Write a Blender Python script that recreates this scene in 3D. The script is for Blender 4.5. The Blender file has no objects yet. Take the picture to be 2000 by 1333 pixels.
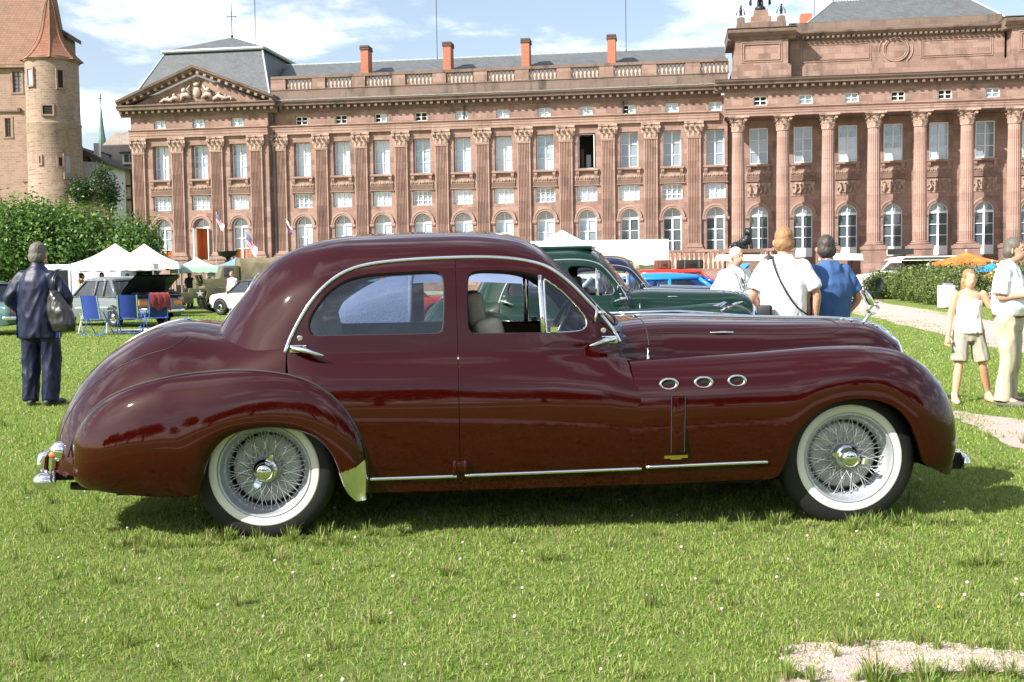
import bpy, bmesh, math, random
import numpy as np
from mathutils import Vector, Matrix, Euler
from mathutils.geometry import delaunay_2d_cdt
from mathutils import noise as mnoise

random.seed(7); rng = np.random.default_rng(7)
scene = bpy.context.scene
COL = scene.collection
PI = math.pi
# ------------------------------------------------------------------ camera
cam_d = bpy.data.cameras.new('camera')
cam_d.sensor_width = 36.0
cam_d.lens = 2200 / 2000 * 36.0
cam_d.clip_start = 0.1; cam_d.clip_end = 20000
camera = bpy.data.objects.new('camera', cam_d); COL.objects.link(camera)
PITCH = math.atan(131 / 2200); ROLL = math.radians(0.85)
camera.matrix_world = (Matrix.Translation((0, 0, 1.40)) @ Matrix.Rotation(PI/2 - PITCH, 4, 'X')
                       @ Matrix.Rotation(-ROLL, 4, 'Z'))
scene.camera = camera
# ------------------------------------------------------------------ sun and sky
SUN_EL = math.radians(38)
SUN_DIR = Vector((-0.83*math.cos(SUN_EL), -0.558*math.cos(SUN_EL), math.sin(SUN_EL))).normalized()
sun_d = bpy.data.lights.new('sun', 'SUN'); sun_d.energy = 5.0; sun_d.angle = math.radians(0.55)
sun_d.color = (1.0, 0.945, 0.86)
sun = bpy.data.objects.new('sun', sun_d); COL.objects.link(sun)
sun.rotation_euler = SUN_DIR.to_track_quat('Z', 'Y').to_euler()
world = bpy.data.worlds.new('World'); scene.world = world; world.use_nodes = True
wn = world.node_tree.nodes; wl = world.node_tree.links
for n in list(wn): wn.remove(n)
w_out = wn.new('ShaderNodeOutputWorld'); w_bg = wn.new('ShaderNodeBackground')
w_sky = wn.new('ShaderNodeTexSky'); w_sky.sky_type = 'NISHITA'; w_sky.sun_disc = False
w_sky.sun_elevation = SUN_EL; w_sky.sun_rotation = math.atan2(SUN_DIR.x, SUN_DIR.y)
w_sky.air_density = 1.0; w_sky.dust_density = 1.6; w_sky.ozone_density = 0.6
w_bg.inputs['Strength'].default_value = 0.085
# clouds: noise on the sky direction, projected on a flat layer high above
w_geo = wn.new('ShaderNodeNewGeometry'); w_sep = wn.new('ShaderNodeSeparateXYZ')
wl.new(w_geo.outputs['Incoming'], w_sep.inputs[0])
def wmath(op, a, b=None, c=None, clamp=False):
    n = wn.new('ShaderNodeMath'); n.operation = op; n.use_clamp = clamp
    for i, v in enumerate((a, b, c)):
        if v is None: continue
        if isinstance(v, (int, float)): n.inputs[i].default_value = v
        else: wl.new(v, n.inputs[i])
    return n.outputs[0]
up = wmath('MULTIPLY', w_sep.outputs['Z'], -1.0)
den = wmath('ADD', wmath('MAXIMUM', up, 0.0), 0.16)
w_com = wn.new('ShaderNodeCombineXYZ')
wl.new(wmath('DIVIDE', w_sep.outputs['X'], den), w_com.inputs[0]); wl.new(wmath('DIVIDE', w_sep.outputs['Y'], den), w_com.inputs[1])
w_noi = wn.new('ShaderNodeTexNoise'); w_noi.inputs['Scale'].default_value = 1.9; w_noi.inputs['Detail'].default_value = 9; w_noi.inputs['Roughness'].default_value = 0.58
w_map = wn.new('ShaderNodeMapping'); w_map.inputs['Location'].default_value = (3.37, 1.15, 0.0)
wl.new(w_com.outputs[0], w_map.inputs[0]); wl.new(w_map.outputs[0], w_noi.inputs['Vector'])
w_rmp = wn.new('ShaderNodeMapRange'); w_rmp.interpolation_type = 'SMOOTHSTEP'
w_rmp.inputs['From Min'].default_value = 0.47; w_rmp.inputs['From Max'].default_value = 0.68
wl.new(w_noi.outputs['Fac'], w_rmp.inputs['Value'])
w_mix = wn.new('ShaderNodeMix'); w_mix.data_type = 'RGBA'
wl.new(wmath('MULTIPLY_ADD', w_rmp.outputs[0], 0.76, 0.09, True), w_mix.inputs[0])
wl.new(w_sky.outputs[0], w_mix.inputs[6]); w_mix.inputs[7].default_value = (12, 12.3, 12.8, 1)
wl.new(w_mix.outputs[2], w_bg.inputs['Color']); wl.new(w_bg.outputs[0], w_out.inputs[0])
scene.view_settings.view_transform = 'Standard'; scene.view_settings.look = 'None'
scene.view_settings.exposure = 1.1; scene.view_settings.gamma = 1.0
scene.view_settings.use_curve_mapping = False
scene.cycles.max_bounces = 8; scene.cycles.transparent_max_bounces = 12
scene.cycles.caustics_reflective = False; scene.cycles.caustics_refractive = False

# ------------------------------------------------------------------ helpers
def tag(o, label=None, cat=None, group=None, kind=None):
    if label: o['label'] = label
    if cat: o['category'] = cat
    if group: o['group'] = group
    if kind: o['kind'] = kind
    return o
def empty(name, loc=(0, 0, 0), rz=0.0, label=None, cat=None, group=None, parent=None):
    o = bpy.data.objects.new(name, None); COL.objects.link(o)
    o.empty_display_size = 0.2
    o.location = loc; o.rotation_euler = (0, 0, rz)
    if parent: o.parent = parent
    return tag(o, label, cat, group)
def link(name, me, mats=None, parent=None, loc=None, rz=None):
    o = bpy.data.objects.new(name, me); COL.objects.link(o)
    if mats is not None and len(me.materials) == 0:
        for m in (mats if isinstance(mats, (list, tuple)) else [mats]): me.materials.append(m)
    if parent is not None: o.parent = parent
    if loc is not None: o.location = loc
    if rz is not None: o.rotation_euler = (0, 0, rz)
    return o
def copy_tree(o, parent=None):
    c = o.copy(); COL.objects.link(c)
    if parent is not None: c.parent = parent
    for ch in list(o.children): copy_tree(ch, c)
    return c

class MB:
    """collects verts/faces (python lists) and builds one mesh"""
    def __init__(s): s.v = []; s.f = []; s.m = []; s.mi = 0
    def add(s, verts, faces):
        b = len(s.v); s.v.extend([tuple(map(float, p)) for p in verts])
        s.f.extend([tuple(int(i) + b for i in f) for f in faces]); s.m.extend([s.mi] * len(faces)); return s
    def box(s, x0, x1, y0, y1, z0, z1):
        return s.add([(x0,y0,z0),(x1,y0,z0),(x1,y1,z0),(x0,y1,z0),(x0,y0,z1),(x1,y0,z1),(x1,y1,z1),(x0,y1,z1)],
                     [(0,3,2,1),(4,5,6,7),(0,1,5,4),(1,2,6,5),(2,3,7,6),(3,0,4,7)])
    def cbox(s, c, d, rz=0.0, rx=0.0, ry=0.0):
        M = Euler((rx, ry, rz)).to_matrix()
        vs = [Vector(c) + M @ Vector((i*d[0]/2, j*d[1]/2, k*d[2]/2)) for k in (-1,1) for i,j in ((-1,-1),(1,-1),(1,1),(-1,1))]
        return s.add(vs, [(0,3,2,1),(4,5,6,7),(0,1,5,4),(1,2,6,5),(2,3,7,6),(3,0,4,7)])
    def tube(s, pts, r, n=8, closed=False, flat=None, cap=True):
        pts = [Vector(p) for p in pts]; m = len(pts)
        rs = r if isinstance(r, (list, tuple, np.ndarray)) else [r]*m
        ring = []; prev = None
        for i, p in enumerate(pts):
            if closed: t = pts[(i+1) % m] - pts[i-1]
            else: t = pts[min(i+1, m-1)] - pts[max(i-1, 0)]
            if t.length < 1e-9: t = Vector((0,0,1))
            t.normalize()
            if prev is None:
                a = Vector((0,0,1)) if abs(t.z) < 0.9 else Vector((1,0,0))
                nrm = (a - t*a.dot(t)).normalized()
            else:
                nrm = prev - t*prev.dot(t)
                nrm = nrm.normalized() if nrm.length > 1e-6 else t.orthogonal().normalized()
            prev = nrm; bn = t.cross(nrm)
            fa = flat if flat else 1.0
            ring.append([p + nrm*math.cos(2*PI*k/n)*rs[i] + bn*math.sin(2*PI*k/n)*rs[i]*fa for k in range(n)])
        vs = [q for rr in ring for q in rr]; fs = []
        for i in range(m if closed else m-1):
            j = (i+1) % m
            for k in range(n): fs.append((i*n+k, i*n+(k+1) % n, j*n+(k+1) % n, j*n+k))
        if cap and not closed:
            fs.append(tuple(range(n))[::-1]); fs.append(tuple((m-1)*n+k for k in range(n)))
        return s.add(vs, fs)
    def lathe(s, prof, n=16, c=(0,0,0), axis='z', a0=0.0, a1=2*PI):
        full = abs(a1-a0-2*PI) < 1e-6; m = n if full else n+1
        vs = []
        for (r, h) in prof:
            for k in range(m):
                a = a0 + (a1-a0)*k/n
                p = (r*math.cos(a), r*math.sin(a), h)
                if axis == 'y': p = (p[0], h, p[1])
                if axis == 'x': p = (h, p[0], p[1])
                vs.append((p[0]+c[0], p[1]+c[1], p[2]+c[2]))
        fs = []
        for i in range(len(prof)-1):
            for k in range(n):
                k2 = (k+1) % m if full else k+1
                q = (i*m+k, i*m+k2, (i+1)*m+k2, (i+1)*m+k)
                fs.append(q if axis == 'z' or axis == 'x' else q[::-1])
        return s.add(vs, fs)
    def ball(s, c, r, n=10, m=6, sq=(1,1,1)):
        prof = [(math.sin(PI*i/m), -math.cos(PI*i/m)) for i in range(m+1)]
        b = len(s.v); s.lathe([(max(p[0],1e-4)*r, p[1]*r) for p in prof], n)
        for i in range(b, len(s.v)):
            p = s.v[i]; s.v[i] = (p[0]*sq[0]+c[0], p[1]*sq[1]+c[1], p[2]*sq[2]+c[2])
        return s
    def grid(s, P, flip=False, closed_u=False, closed_v=False):
        P = np.asarray(P, float); a, b = P.shape[:2]
        fs = []
        for i in range(a if closed_u else a-1):
            for j in range(b if closed_v else b-1):
                q = (i*b+j, ((i+1) % a)*b+j, ((i+1) % a)*b+(j+1) % b, i*b+(j+1) % b)
                fs.append(q[::-1] if flip else q)
        return s.add(P.reshape(-1, 3), fs)
    def poly(s, pts): return s.add(pts, [tuple(range(len(pts)))])
    def prism(s, pts2, lo, hi, axis='y'):
        n = len(pts2)
        def mk(p, h): return (p[0], h, p[1]) if axis == 'y' else ((p[0], p[1], h) if axis == 'z' else (h, p[0], p[1]))
        vs = [mk(p, lo) for p in pts2] + [mk(p, hi) for p in pts2]
        fs = [tuple(range(n)), tuple(range(n, 2*n))[::-1]] + [(i, n+i, n+(i+1) % n, (i+1) % n) for i in range(n)]
        return s.add(vs, fs)
    def mesh(s, name, smooth=False, angle=None, fixn=False):
        me = bpy.data.meshes.new(name); me.from_pydata(s.v, [], s.f)
        if any(s.m): me.polygons.foreach_set('material_index', s.m)
        if fixn:
            bm = bmesh.new(); bm.from_mesh(me); bmesh.ops.recalc_face_normals(bm, faces=bm.faces); bm.to_mesh(me); bm.free()
        if smooth:
            me.polygons.foreach_set('use_smooth', [True]*len(me.polygons))
            if angle is not None: me.set_sharp_from_angle(angle=math.radians(angle))
        me.update(); return me
    def build(s, name, mats, parent=None, smooth=False, angle=None, loc=None, rz=None, fixn=False):
        return link(name, s.mesh(name, smooth, angle, fixn), mats, parent, loc, rz)
def bevel_mesh(me, w=0.01, seg=2, angle=35):
    bm = bmesh.new(); bm.from_mesh(me)
    bmesh.ops.remove_doubles(bm, verts=bm.verts, dist=1e-5)
    es = [e for e in bm.edges if len(e.link_faces) == 2 and e.calc_face_angle(0) > math.radians(angle)]
    bmesh.ops.bevel(bm, geom=es, offset=w, segments=seg, profile=0.6, affect='EDGES', clamp_overlap=True)
    bm.to_mesh(me); bm.free()
    me.polygons.foreach_set('use_smooth', [True]*len(me.polygons)); me.set_sharp_from_angle(angle=math.radians(40)); me.update()
    return me

# ------------------------------------------------------------------ materials
MATS = {}
def mat(name, col=(0.5,0.5,0.5), rough=0.5, metal=0.0, coat=0.0, spec=0.5, noise=0.0, nscale=8.0, bump=0.0, bscale=40.0, trans=0.0, alpha=1.0,
        emit=None, estr=0.0, sheen=0.0, col2=None, coord='Object', twosided=False, sss=0.0):
    if name in MATS: return MATS[name]
    m = bpy.data.materials.new(name); m.use_nodes = True
    nt = m.node_tree; b = nt.nodes['Principled BSDF']
    b.inputs['Base Color'].default_value = (*col, 1); b.inputs['Roughness'].default_value = rough
    b.inputs['Metallic'].default_value = metal; b.inputs['Coat Weight'].default_value = coat; b.inputs['Coat Roughness'].default_value = 0.02
    b.inputs['Specular IOR Level'].default_value = spec
    b.inputs['Transmission Weight'].default_value = trans; b.inputs['Alpha'].default_value = alpha
    b.inputs['Sheen Weight'].default_value = sheen
    if emit: b.inputs['Emission Color'].default_value = (*emit, 1); b.inputs['Emission Strength'].default_value = estr
    if noise or bump or col2:
        tc = nt.nodes.new('ShaderNodeTexCoord')
        n = nt.nodes.new('ShaderNodeTexNoise'); n.inputs['Scale'].default_value = nscale; n.inputs['Detail'].default_value = 5
        nt.links.new(tc.outputs[coord], n.inputs['Vector'])
        if noise or col2:
            mx = nt.nodes.new('ShaderNodeMix'); mx.data_type = 'RGBA'
            c2 = col2 if col2 else tuple(c*(1-noise) for c in col)
            mx.inputs[6].default_value = (*col, 1) if col2 else (*[min(1, c*(1+noise*0.6)) for c in col], 1); mx.inputs[7].default_value = (*c2, 1)
            mr = nt.nodes.new('ShaderNodeMapRange'); mr.inputs['From Min'].default_value = 0.35; mr.inputs['From Max'].default_value = 0.65
            nt.links.new(n.outputs['Fac'], mr.inputs['Value']); nt.links.new(mr.outputs[0], mx.inputs[0]); nt.links.new(mx.outputs[2], b.inputs['Base Color'])
        if bump:
            n2 = nt.nodes.new('ShaderNodeTexNoise'); n2.inputs['Scale'].default_value = bscale; n2.inputs['Detail'].default_value = 4
            nt.links.new(tc.outputs[coord], n2.inputs['Vector'])
            bp = nt.nodes.new('ShaderNodeBump'); bp.inputs['Strength'].default_value = bump; bp.inputs['Distance'].default_value = 0.02
            nt.links.new(n2.outputs['Fac'], bp.inputs['Height']); nt.links.new(bp.outputs[0], b.inputs['Normal'])
    MATS[name] = m; return m
def glass_mat(name, tint=(0.75,0.82,0.85), refl=1.0, clear=0.8):
    """thin pane: mostly see-through with a mirror-like sheen growing to grazing angles"""
    if name in MATS: return MATS[name]
    m = bpy.data.materials.new(name); m.use_nodes = True; nt = m.node_tree
    for n in list(nt.nodes): nt.nodes.remove(n)
    o = nt.nodes.new('ShaderNodeOutputMaterial'); t = nt.nodes.new('ShaderNodeBsdfTransparent'); g = nt.nodes.new('ShaderNodeBsdfGlossy')
    t.inputs[0].default_value = (*[c*clear for c in tint], 1); g.inputs['Color'].default_value = (refl, refl, refl, 1); g.inputs['Roughness'].default_value = 0.01
    fr = nt.nodes.new('ShaderNodeFresnel'); fr.inputs['IOR'].default_value = 1.75
    mx = nt.nodes.new('ShaderNodeMixShader')
    nt.links.new(fr.outputs[0], mx.inputs[0]); nt.links.new(t.outputs[0], mx.inputs[1]); nt.links.new(g.outputs[0], mx.inputs[2]); nt.links.new(mx.outputs[0], o.inputs[0])
    MATS[name] = m; return m

M_chrome = mat('chrome', (0.80,0.81,0.82), 0.05, 1.0)
M_satin = mat('satin_metal', (0.55,0.56,0.58), 0.28, 1.0)
M_wheelpaint = mat('silver_wheel_paint', (0.52,0.55,0.59), 0.35, 0.6)
M_rubber = mat('tyre_rubber', (0.0075,0.0075,0.008), 0.6, bump=0.15, bscale=120)
M_white_rubber = mat('whitewall_rubber', (0.78,0.77,0.71), 0.5, noise=0.06, nscale=6)
M_black = mat('matt_black', (0.012,0.012,0.013), 0.7)
M_dark = mat('underbody_dark', (0.006,0.006,0.006), 0.9)
M_glass = glass_mat('window_glass', (0.80,0.86,0.90), 1.0, 0.84)
# ================================================================== streamlined saloon (hero car and its two neighbours)
def gsmooth(A, sig, axis=0):
    r = int(3*sig)+1; k = np.exp(-0.5*(np.arange(-r, r+1)/sig)**2); k /= k.sum()
    A = np.moveaxis(A, axis, 0); n = len(A); r2 = min(r, n-1)
    lo = 2*A[0]-A[1:r+1][::-1] if r < n else np.repeat(A[:1], r, 0)
    hi = 2*A[-1]-A[-r-1:-1][::-1] if r < n else np.repeat(A[-1:], r, 0)
    B = np.concatenate([lo, A, hi], 0)
    out = np.zeros_like(A)
    for i, w in enumerate(k): out += w*B[i:i+n]
    return np.moveaxis(out, 0, axis)
def catmull(P, n):
    """P (k,d) -> n samples with uniform index parameter"""
    P = np.asarray(P, float); k = len(P)
    Q = np.concatenate([[2*P[0]-P[1]], P, [2*P[-1]-P[-2]]]); u = np.linspace(0, k-1, n)
    i = np.minimum(u.astype(int), k-2); f = (u-i)[:, None]
    p0, p1, p2, p3 = Q[i], Q[i+1], Q[i+2], Q[i+3]
    return 0.5*((2*p1)+(-p0+p2)*f+(2*p0-5*p1+4*p2-p3)*f*f+(-p0+3*p1-3*p2+p3)*f**3)
class Surf:
    """grid of points G[i,j] over (u,v); u[i], v[j] increasing"""
    def __init__(s, u, v, G):
        s.u, s.v, s.G = np.asarray(u, float), np.asarray(v, float), G
        du = np.gradient(G, axis=0); dv = np.gradient(G, axis=1)
        N = np.cross(du, dv); N /= np.maximum(np.linalg.norm(N, axis=2, keepdims=True), 1e-9); s.N = N
    def _bil(s, A, u, v):
        i = np.clip(np.searchsorted(s.u, u)-1, 0, len(s.u)-2); j = np.clip(np.searchsorted(s.v, v)-1, 0, len(s.v)-2)
        fu = np.clip((u-s.u[i])/(s.u[i+1]-s.u[i]), 0, 1)[:, None]; fv = np.clip((v-s.v[j])/(s.v[j+1]-s.v[j]), 0, 1)[:, None]
        return A[i, j]*(1-fu)*(1-fv)+A[i+1, j]*fu*(1-fv)+A[i, j+1]*(1-fu)*fv+A[i+1, j+1]*fu*fv
    def at(s, u, v):
        u = np.atleast_1d(np.asarray(u, float)); v = np.atleast_1d(np.asarray(v, float))
        N = s._bil(s.N, u, v); N /= np.maximum(np.linalg.norm(N, axis=1, keepdims=True), 1e-9)
        return s._bil(s.G, u, v), N
def inpoly(P, poly):
    P = np.asarray(P); q = np.asarray(poly); x, y = P[:, 0], P[:, 1]; r = np.zeros(len(P), bool)
    a = q; b = np.roll(q, -1, 0)
    for (x0, y0), (x1, y1) in zip(a, b):
        c = ((y0 > y) != (y1 > y)); 
        if abs(y1-y0) < 1e-12: continue
        r ^= c & (x < (x1-x0)*(y-y0)/(y1-y0)+x0)
    return r
def segdist(P, poly):
    P = np.asarray(P); q = np.asarray(poly); d = np.full(len(P), 1e9)
    for a, b in zip(q, np.roll(q, -1, 0)):
        ab = b-a; L = max(ab@ab, 1e-12); t = np.clip(((P-a)@ab)/L, 0, 1)
        d = np.minimum(d, np.linalg.norm(P-(a+t[:, None]*ab), axis=1))
    return d
def resample(poly, step, closed=True):
    q = np.asarray(poly, float)
    if closed: q = np.concatenate([q, q[:1]])
    out = []
    for a, b in zip(q[:-1], q[1:]):
        n = max(1, int(math.ceil(np.linalg.norm(b-a)/step)))
        for k in range(n): out.append(a+(b-a)*k/n)
    if not closed: out.append(q[-1])
    return np.array(out)
def shrink(poly, d):
    q = np.asarray(poly, float); area = 0.5*np.sum(q[:, 0]*np.roll(q[:, 1], -1)-np.roll(q[:, 0], -1)*q[:, 1])
    t = np.roll(q, -1, 0)-np.roll(q, 1, 0); t /= np.maximum(np.linalg.norm(t, axis=1, keepdims=True), 1e-9)
    n = np.stack([-t[:, 1], t[:, 0]], 1)*(1 if area > 0 else -1)
    return q+n*d
def smooth_open(pts, n):
    """catmull curve through points, resampled to about n points"""
    return catmull(np.asarray(pts, float), n)
def panel(S, outer, holes=(), step=0.03, off=0.0, rim=0.02, holerim=0.03, mirror=0, sgn=1.0, vs=1.0):
    """mesh of the part of surface S inside the outer polygon (in its u,v), minus holes; edges turned in. vs scales v to metres."""
    sc = np.array([1.0, vs])
    outs = [resample(np.asarray(outer, float)*sc, step*0.6)]+[resample(np.asarray(h, float)*sc, step*0.5) for h in holes]
    pts = []; edges = []
    for lp in outs:
        b = len(pts); pts += list(lp); edges += [(b+i, b+(i+1) % len(lp)) for i in range(len(lp))]
    lo, hi = outs[0].min(0), outs[0].max(0)
    gx, gy = np.meshgrid(np.arange(lo[0], hi[0], step), np.arange(lo[1], hi[1], step), indexing='ij')
    gy[1::2] += step*0.5
    g = np.stack([gx.ravel(), gy.ravel()], 1); ok = inpoly(g, outs[0])
    for h in outs[1:]: ok &= ~inpoly(g, h)
    for lp in outs: ok &= segdist(g, lp) > step*0.45
    allp = pts+list(g[ok])
    v, e, f, ov, oe, of = delaunay_2d_cdt([Vector(p) for p in allp], edges, [], 0, 1e-6)
    V = np.array([(p.x, p.y) for p in v]); F = np.array(f)
    cen = V[F].mean(1); ok = inpoly(cen, outs[0])
    for h in outs[1:]: ok &= ~inpoly(cen, h)
    F = F[ok]
    P, N = S.at(V[:, 0], V[:, 1]/vs); N = N*sgn
    P = P+N*off
    verts = [tuple(p) for p in P]; norms = [tuple(n) for n in N]; faces = [tuple(t) for t in F]
    # orient
    fn = np.cross(P[F[:, 1]]-P[F[:, 0]], P[F[:, 2]]-P[F[:, 0]])
    if np.sum(fn*N[F[:, 0]]) < 0: faces = [q[::-1] for q in faces]
    for li, lp in enumerate(outs):
        dep = rim if li == 0 else holerim
        if dep <= 0: continue
        Pb, Nb = S.at(lp[:, 0], lp[:, 1]/vs); Nb = Nb*sgn; Pb = Pb+Nb*off
        area = 0.5*np.sum(lp[:, 0]*np.roll(lp[:, 1], -1)-np.roll(lp[:, 0], -1)*lp[:, 1])
        T = np.roll(Pb, -1, 0)-np.roll(Pb, 1, 0); T /= np.maximum(np.linalg.norm(T, axis=1, keepdims=True), 1e-9)
        O = np.cross(T, Nb)
        # make O point out of the panel material
        c = Pb.mean(0); s = np.sign(np.sum(O*(Pb-c))); s = s if li == 0 else -s
        O = O*(s if s != 0 else 1)
        # softened edge: three rings
        rings = [(Pb, Nb), (Pb-Nb*0.004+O*0.0015, (Nb+O)/1.414), (Pb-Nb*dep, O)]
        b = len(verts)
        for (pp, nn) in rings:
            nn = nn/np.maximum(np.linalg.norm(nn, axis=1, keepdims=True), 1e-9)
            verts += [tuple(p) for p in pp]; norms += [tuple(x) for x in nn]
        m = len(lp)
        for r in range(2):
            for i in range(m):
                j = (i+1) % m; q = (b+r*m+i, b+r*m+j, b+(r+1)*m+j, b+(r+1)*m+i)
                a0, a1, a2 = (np.array(verts[k]) for k in q[:3])
                if np.cross(a1-a0, a2-a0)@np.array(norms[q[3]]) < 0: q = q[::-1]
                faces.append(q)
    return verts, faces, norms
def mesh_n(name, verts, faces, norms, mirror=False, both=False):
    if mirror or both:
        mv = [(p[0], -p[1], p[2]) for p in verts]; mn = [(n[0], -n[1], n[2]) for n in norms]; mf = [tuple(f)[::-1] for f in faces]
        if both:
            b = len(verts); verts = list(verts)+mv; norms = list(norms)+mn; faces = list(faces)+[tuple(i+b for i in f) for f in mf]
        else: verts, faces, norms = mv, mf, mn
    me = bpy.data.meshes.new(name); me.from_pydata(verts, [], faces)
    me.polygons.foreach_set('use_smooth', [True]*len(me.polygons))
    if norms is not None: me.normals_split_custom_set_from_vertices(norms)
    me.update(); return me

# ---- surfaces in car space: x forward from rear hub, y<0 near side, z up
def car_surfaces():
    S = {}
    # --- cabin / doors
    xs = [-0.42,-0.31,-0.206,-0.14,-0.06,0.025,0.142,0.30,0.43,0.67,0.85,1.08,1.21,1.34,1.437,1.507,1.561,1.639,1.705,1.77,1.829,1.878,1.937,1.985,2.03,2.13]
    zsil = [1.01,1.127,1.279,1.348,1.443,1.50,1.557,1.597,1.615,1.624,1.629,1.632,1.627,1.612,1.592,1.558,1.521,1.458,1.391,1.318,1.251,1.195,1.15,1.128,1.122,1.122]
    def tb(px, pv): return np.interp(xs, px, pv)
    K = []
    K.append((tb([-.4,2.1],[.24,.256]), tb([-.4,.1,2.1],[.5,.80,.80])))
    K.append((tb([-.4,2.1],[.40,.41]), tb([-.4,-.2,.1,2.1],[.36,.64,.842,.846])))
    K.append((tb([-.4,2.1],[.64,.62]), tb([-.4,-.2,.1,2.1],[.36,.65,.865,.866])))
    K.append((tb([-.4,.3,1.5,2.03,2.1],[.75,.80,.80,.80,.80]), tb([-.4,-.2,.1,.3,1.5,1.85,2.03,2.1],[.36,.65,.845,.857,.857,.852,.835,.83])))
    K.append((tb([-.4,-.2,.1,.3,1.2,1.6,1.85,1.98,2.1],[.82,.86,.90,.905,.900,.905,.915,.925,.925]), tb([-.4,-.2,.1,.3,1.2,1.6,1.85,1.94,2.0,2.1],[.35,.64,.81,.826,.826,.815,.785,.735,.68,.66])))
    K.append((tb([-.4,-.2,-.06,.1,.3,1.5,1.85,1.94,2.03,2.1],[.87,.93,.955,.978,.983,.983,.975,.965,.945,.93]), tb([-.4,-.2,-.06,.1,.3,1.5,1.75,1.85,1.94,2.03,2.1],[.34,.63,.715,.772,.786,.780,.755,.725,.68,.61,.57])))
    K.append((tb([-.4,-.3,-.2,-.06,.1,.3,1.5,1.75,1.85,1.94,2.03,2.1],[.92,.94,.99,1.02,1.04,1.05,1.05,1.05,1.035,1.005,.995,.98]), tb([-.4,-.3,-.2,-.06,.1,.3,1.5,1.75,1.85,1.94,2.03,2.1],[.32,.50,.61,.695,.748,.770,.765,.742,.712,.675,.59,.55])))
    K.append((tb([-.4,-.3,-.2,-.06,.1,.3,.9,1.4,1.507,1.63,1.754,1.878,1.937,2.03,2.1],[.97,1.0,1.07,1.14,1.2,1.26,1.28,1.28,1.27,1.22,1.15,1.08,1.025,1.05,1.03]), tb([-.4,-.3,-.2,-.06,.1,.3,.9,1.4,1.63,1.754,1.878,1.937,2.03,2.1],[.30,.47,.56,.64,.693,.722,.728,.722,.708,.698,.682,.668,.545,.525])))
    K.append((tb([-.4,-.3,-.2,-.06,.1,.3,.5,.936,1.238,1.376,1.507,1.569,1.631,1.692,1.754,1.816,1.878,1.937,2.03,2.1],[1.0,1.06,1.14,1.26,1.365,1.44,1.475,1.495,1.494,1.483,1.462,1.43,1.386,1.32,1.253,1.184,1.114,1.04,1.09,1.08]), tb([-.4,-.3,-.2,-.06,.1,.3,.9,1.4,1.63,1.754,1.878,1.937,2.03,2.1],[.25,.42,.50,.565,.605,.632,.645,.64,.648,.655,.662,.655,.49,.475])))
    zs = np.array(zsil)
    K.append((zs-0.012, tb([-.4,-.3,-.2,-.06,.1,.3,.9,1.4,1.63,1.9,2.03,2.1],[.15,.25,.31,.36,.40,.42,.42,.42,.45,.46,.33,.32])))
    K.append((zs+np.interp(xs,[-.4,.3,1.4,1.6,2.1],[.012,.03,.03,.02,.012]), np.zeros(len(xs))))
    nx, nt = 300, 141
    xg = np.linspace(xs[0], xs[-1], nx); A = np.zeros((nx, len(K), 2))
    for k, (z, h) in enumerate(K):
        A[:, k, 0] = np.interp(xg, xs, z); A[:, k, 1] = np.interp(xg, xs, h)
    A = gsmooth(A, 3.6, 0)
    G = np.zeros((nx, nt, 3))
    for i in range(nx):
        c = catmull(A[i], nt); G[i, :, 0] = xg[i]; G[i, :, 1] = -c[:, 1]; G[i, :, 2] = c[:, 0]
    yz = gsmooth(G, 2.0, 1); yz[:, -3:, 1] = G[:, -3:, 1]; yz[:, -1, 1] = 0; G = yz
    G = gsmooth(G, 2.0, 0)
    S['C'] = Surf(xg, np.linspace(0, 1, nt), G)
    # --- tail body: rounded dome around the axis at (-0.40, 0.30)
    ox, oz = -0.40, 0.28
    out = np.array([(-.33,1.115),(-.394,1.103),(-.54,1.078),(-.638,1.056),(-.752,1.022),(-.874,.971),(-.998,.891),(-1.097,.803),(-1.173,.706),(-1.233,.60),(-1.269,.51),(-1.289,.41),(-1.301,.30),(-1.30,.20)])
    th = np.arctan2(out[:, 1]-oz, out[:, 0]-ox); rr = np.hypot(out[:, 0]-ox, out[:, 1]-oz)
    st = []
    for x in np.linspace(0.32, -0.40, 40, endpoint=False):
        zt = np.interp(x, [-.40,-.3,-.15,.0,.15,.32],[1.103,1.118,1.150,1.185,1.222,1.25]); e = np.interp(x, [-.40,-.2,.0,.13,.32],[.72,.66,.56,.50,.46]); H = np.interp(x, [-.40,0,.32],[.850,.862,.862])
        st.append((x, 0.0, 1.0, zt-oz, e, H, x))
    for a in np.linspace(PI/2, PI*1.03, 70):
        r = np.interp(a, th, rr); st.append((ox, math.cos(a), math.sin(a), r, np.interp(a, [PI/2, 2.2, PI],[.72,.80,.80]), .850, None))
    nv = 61; ph = np.linspace(0.0, PI/2, nv); G = np.zeros((len(st), nv, 3))
    for i, (x, ca, sa, r, e, H, _) in enumerate(st):
        q = np.sin(ph)**e*r; h = H*np.cos(ph)**e; h[-1] = 0
        G[i, :, 0] = x+ca*q; G[i, :, 1] = -h; G[i, :, 2] = oz+sa*q
    G = gsmooth(G, 6.0, 0)
    S['T'] = Surf(np.linspace(0, 1, len(st)), np.linspace(0, 1, nv), G)
    TP = G.reshape(-1, 3)
    def hT(x, z):
        d = (TP[:, 0]-x)**2+(TP[:, 2]-z)**2; i = np.argsort(d)[:4]; w = 1/(d[i]+1e-6); return float((-TP[i, 1]*w).sum()/w.sum())
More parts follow.
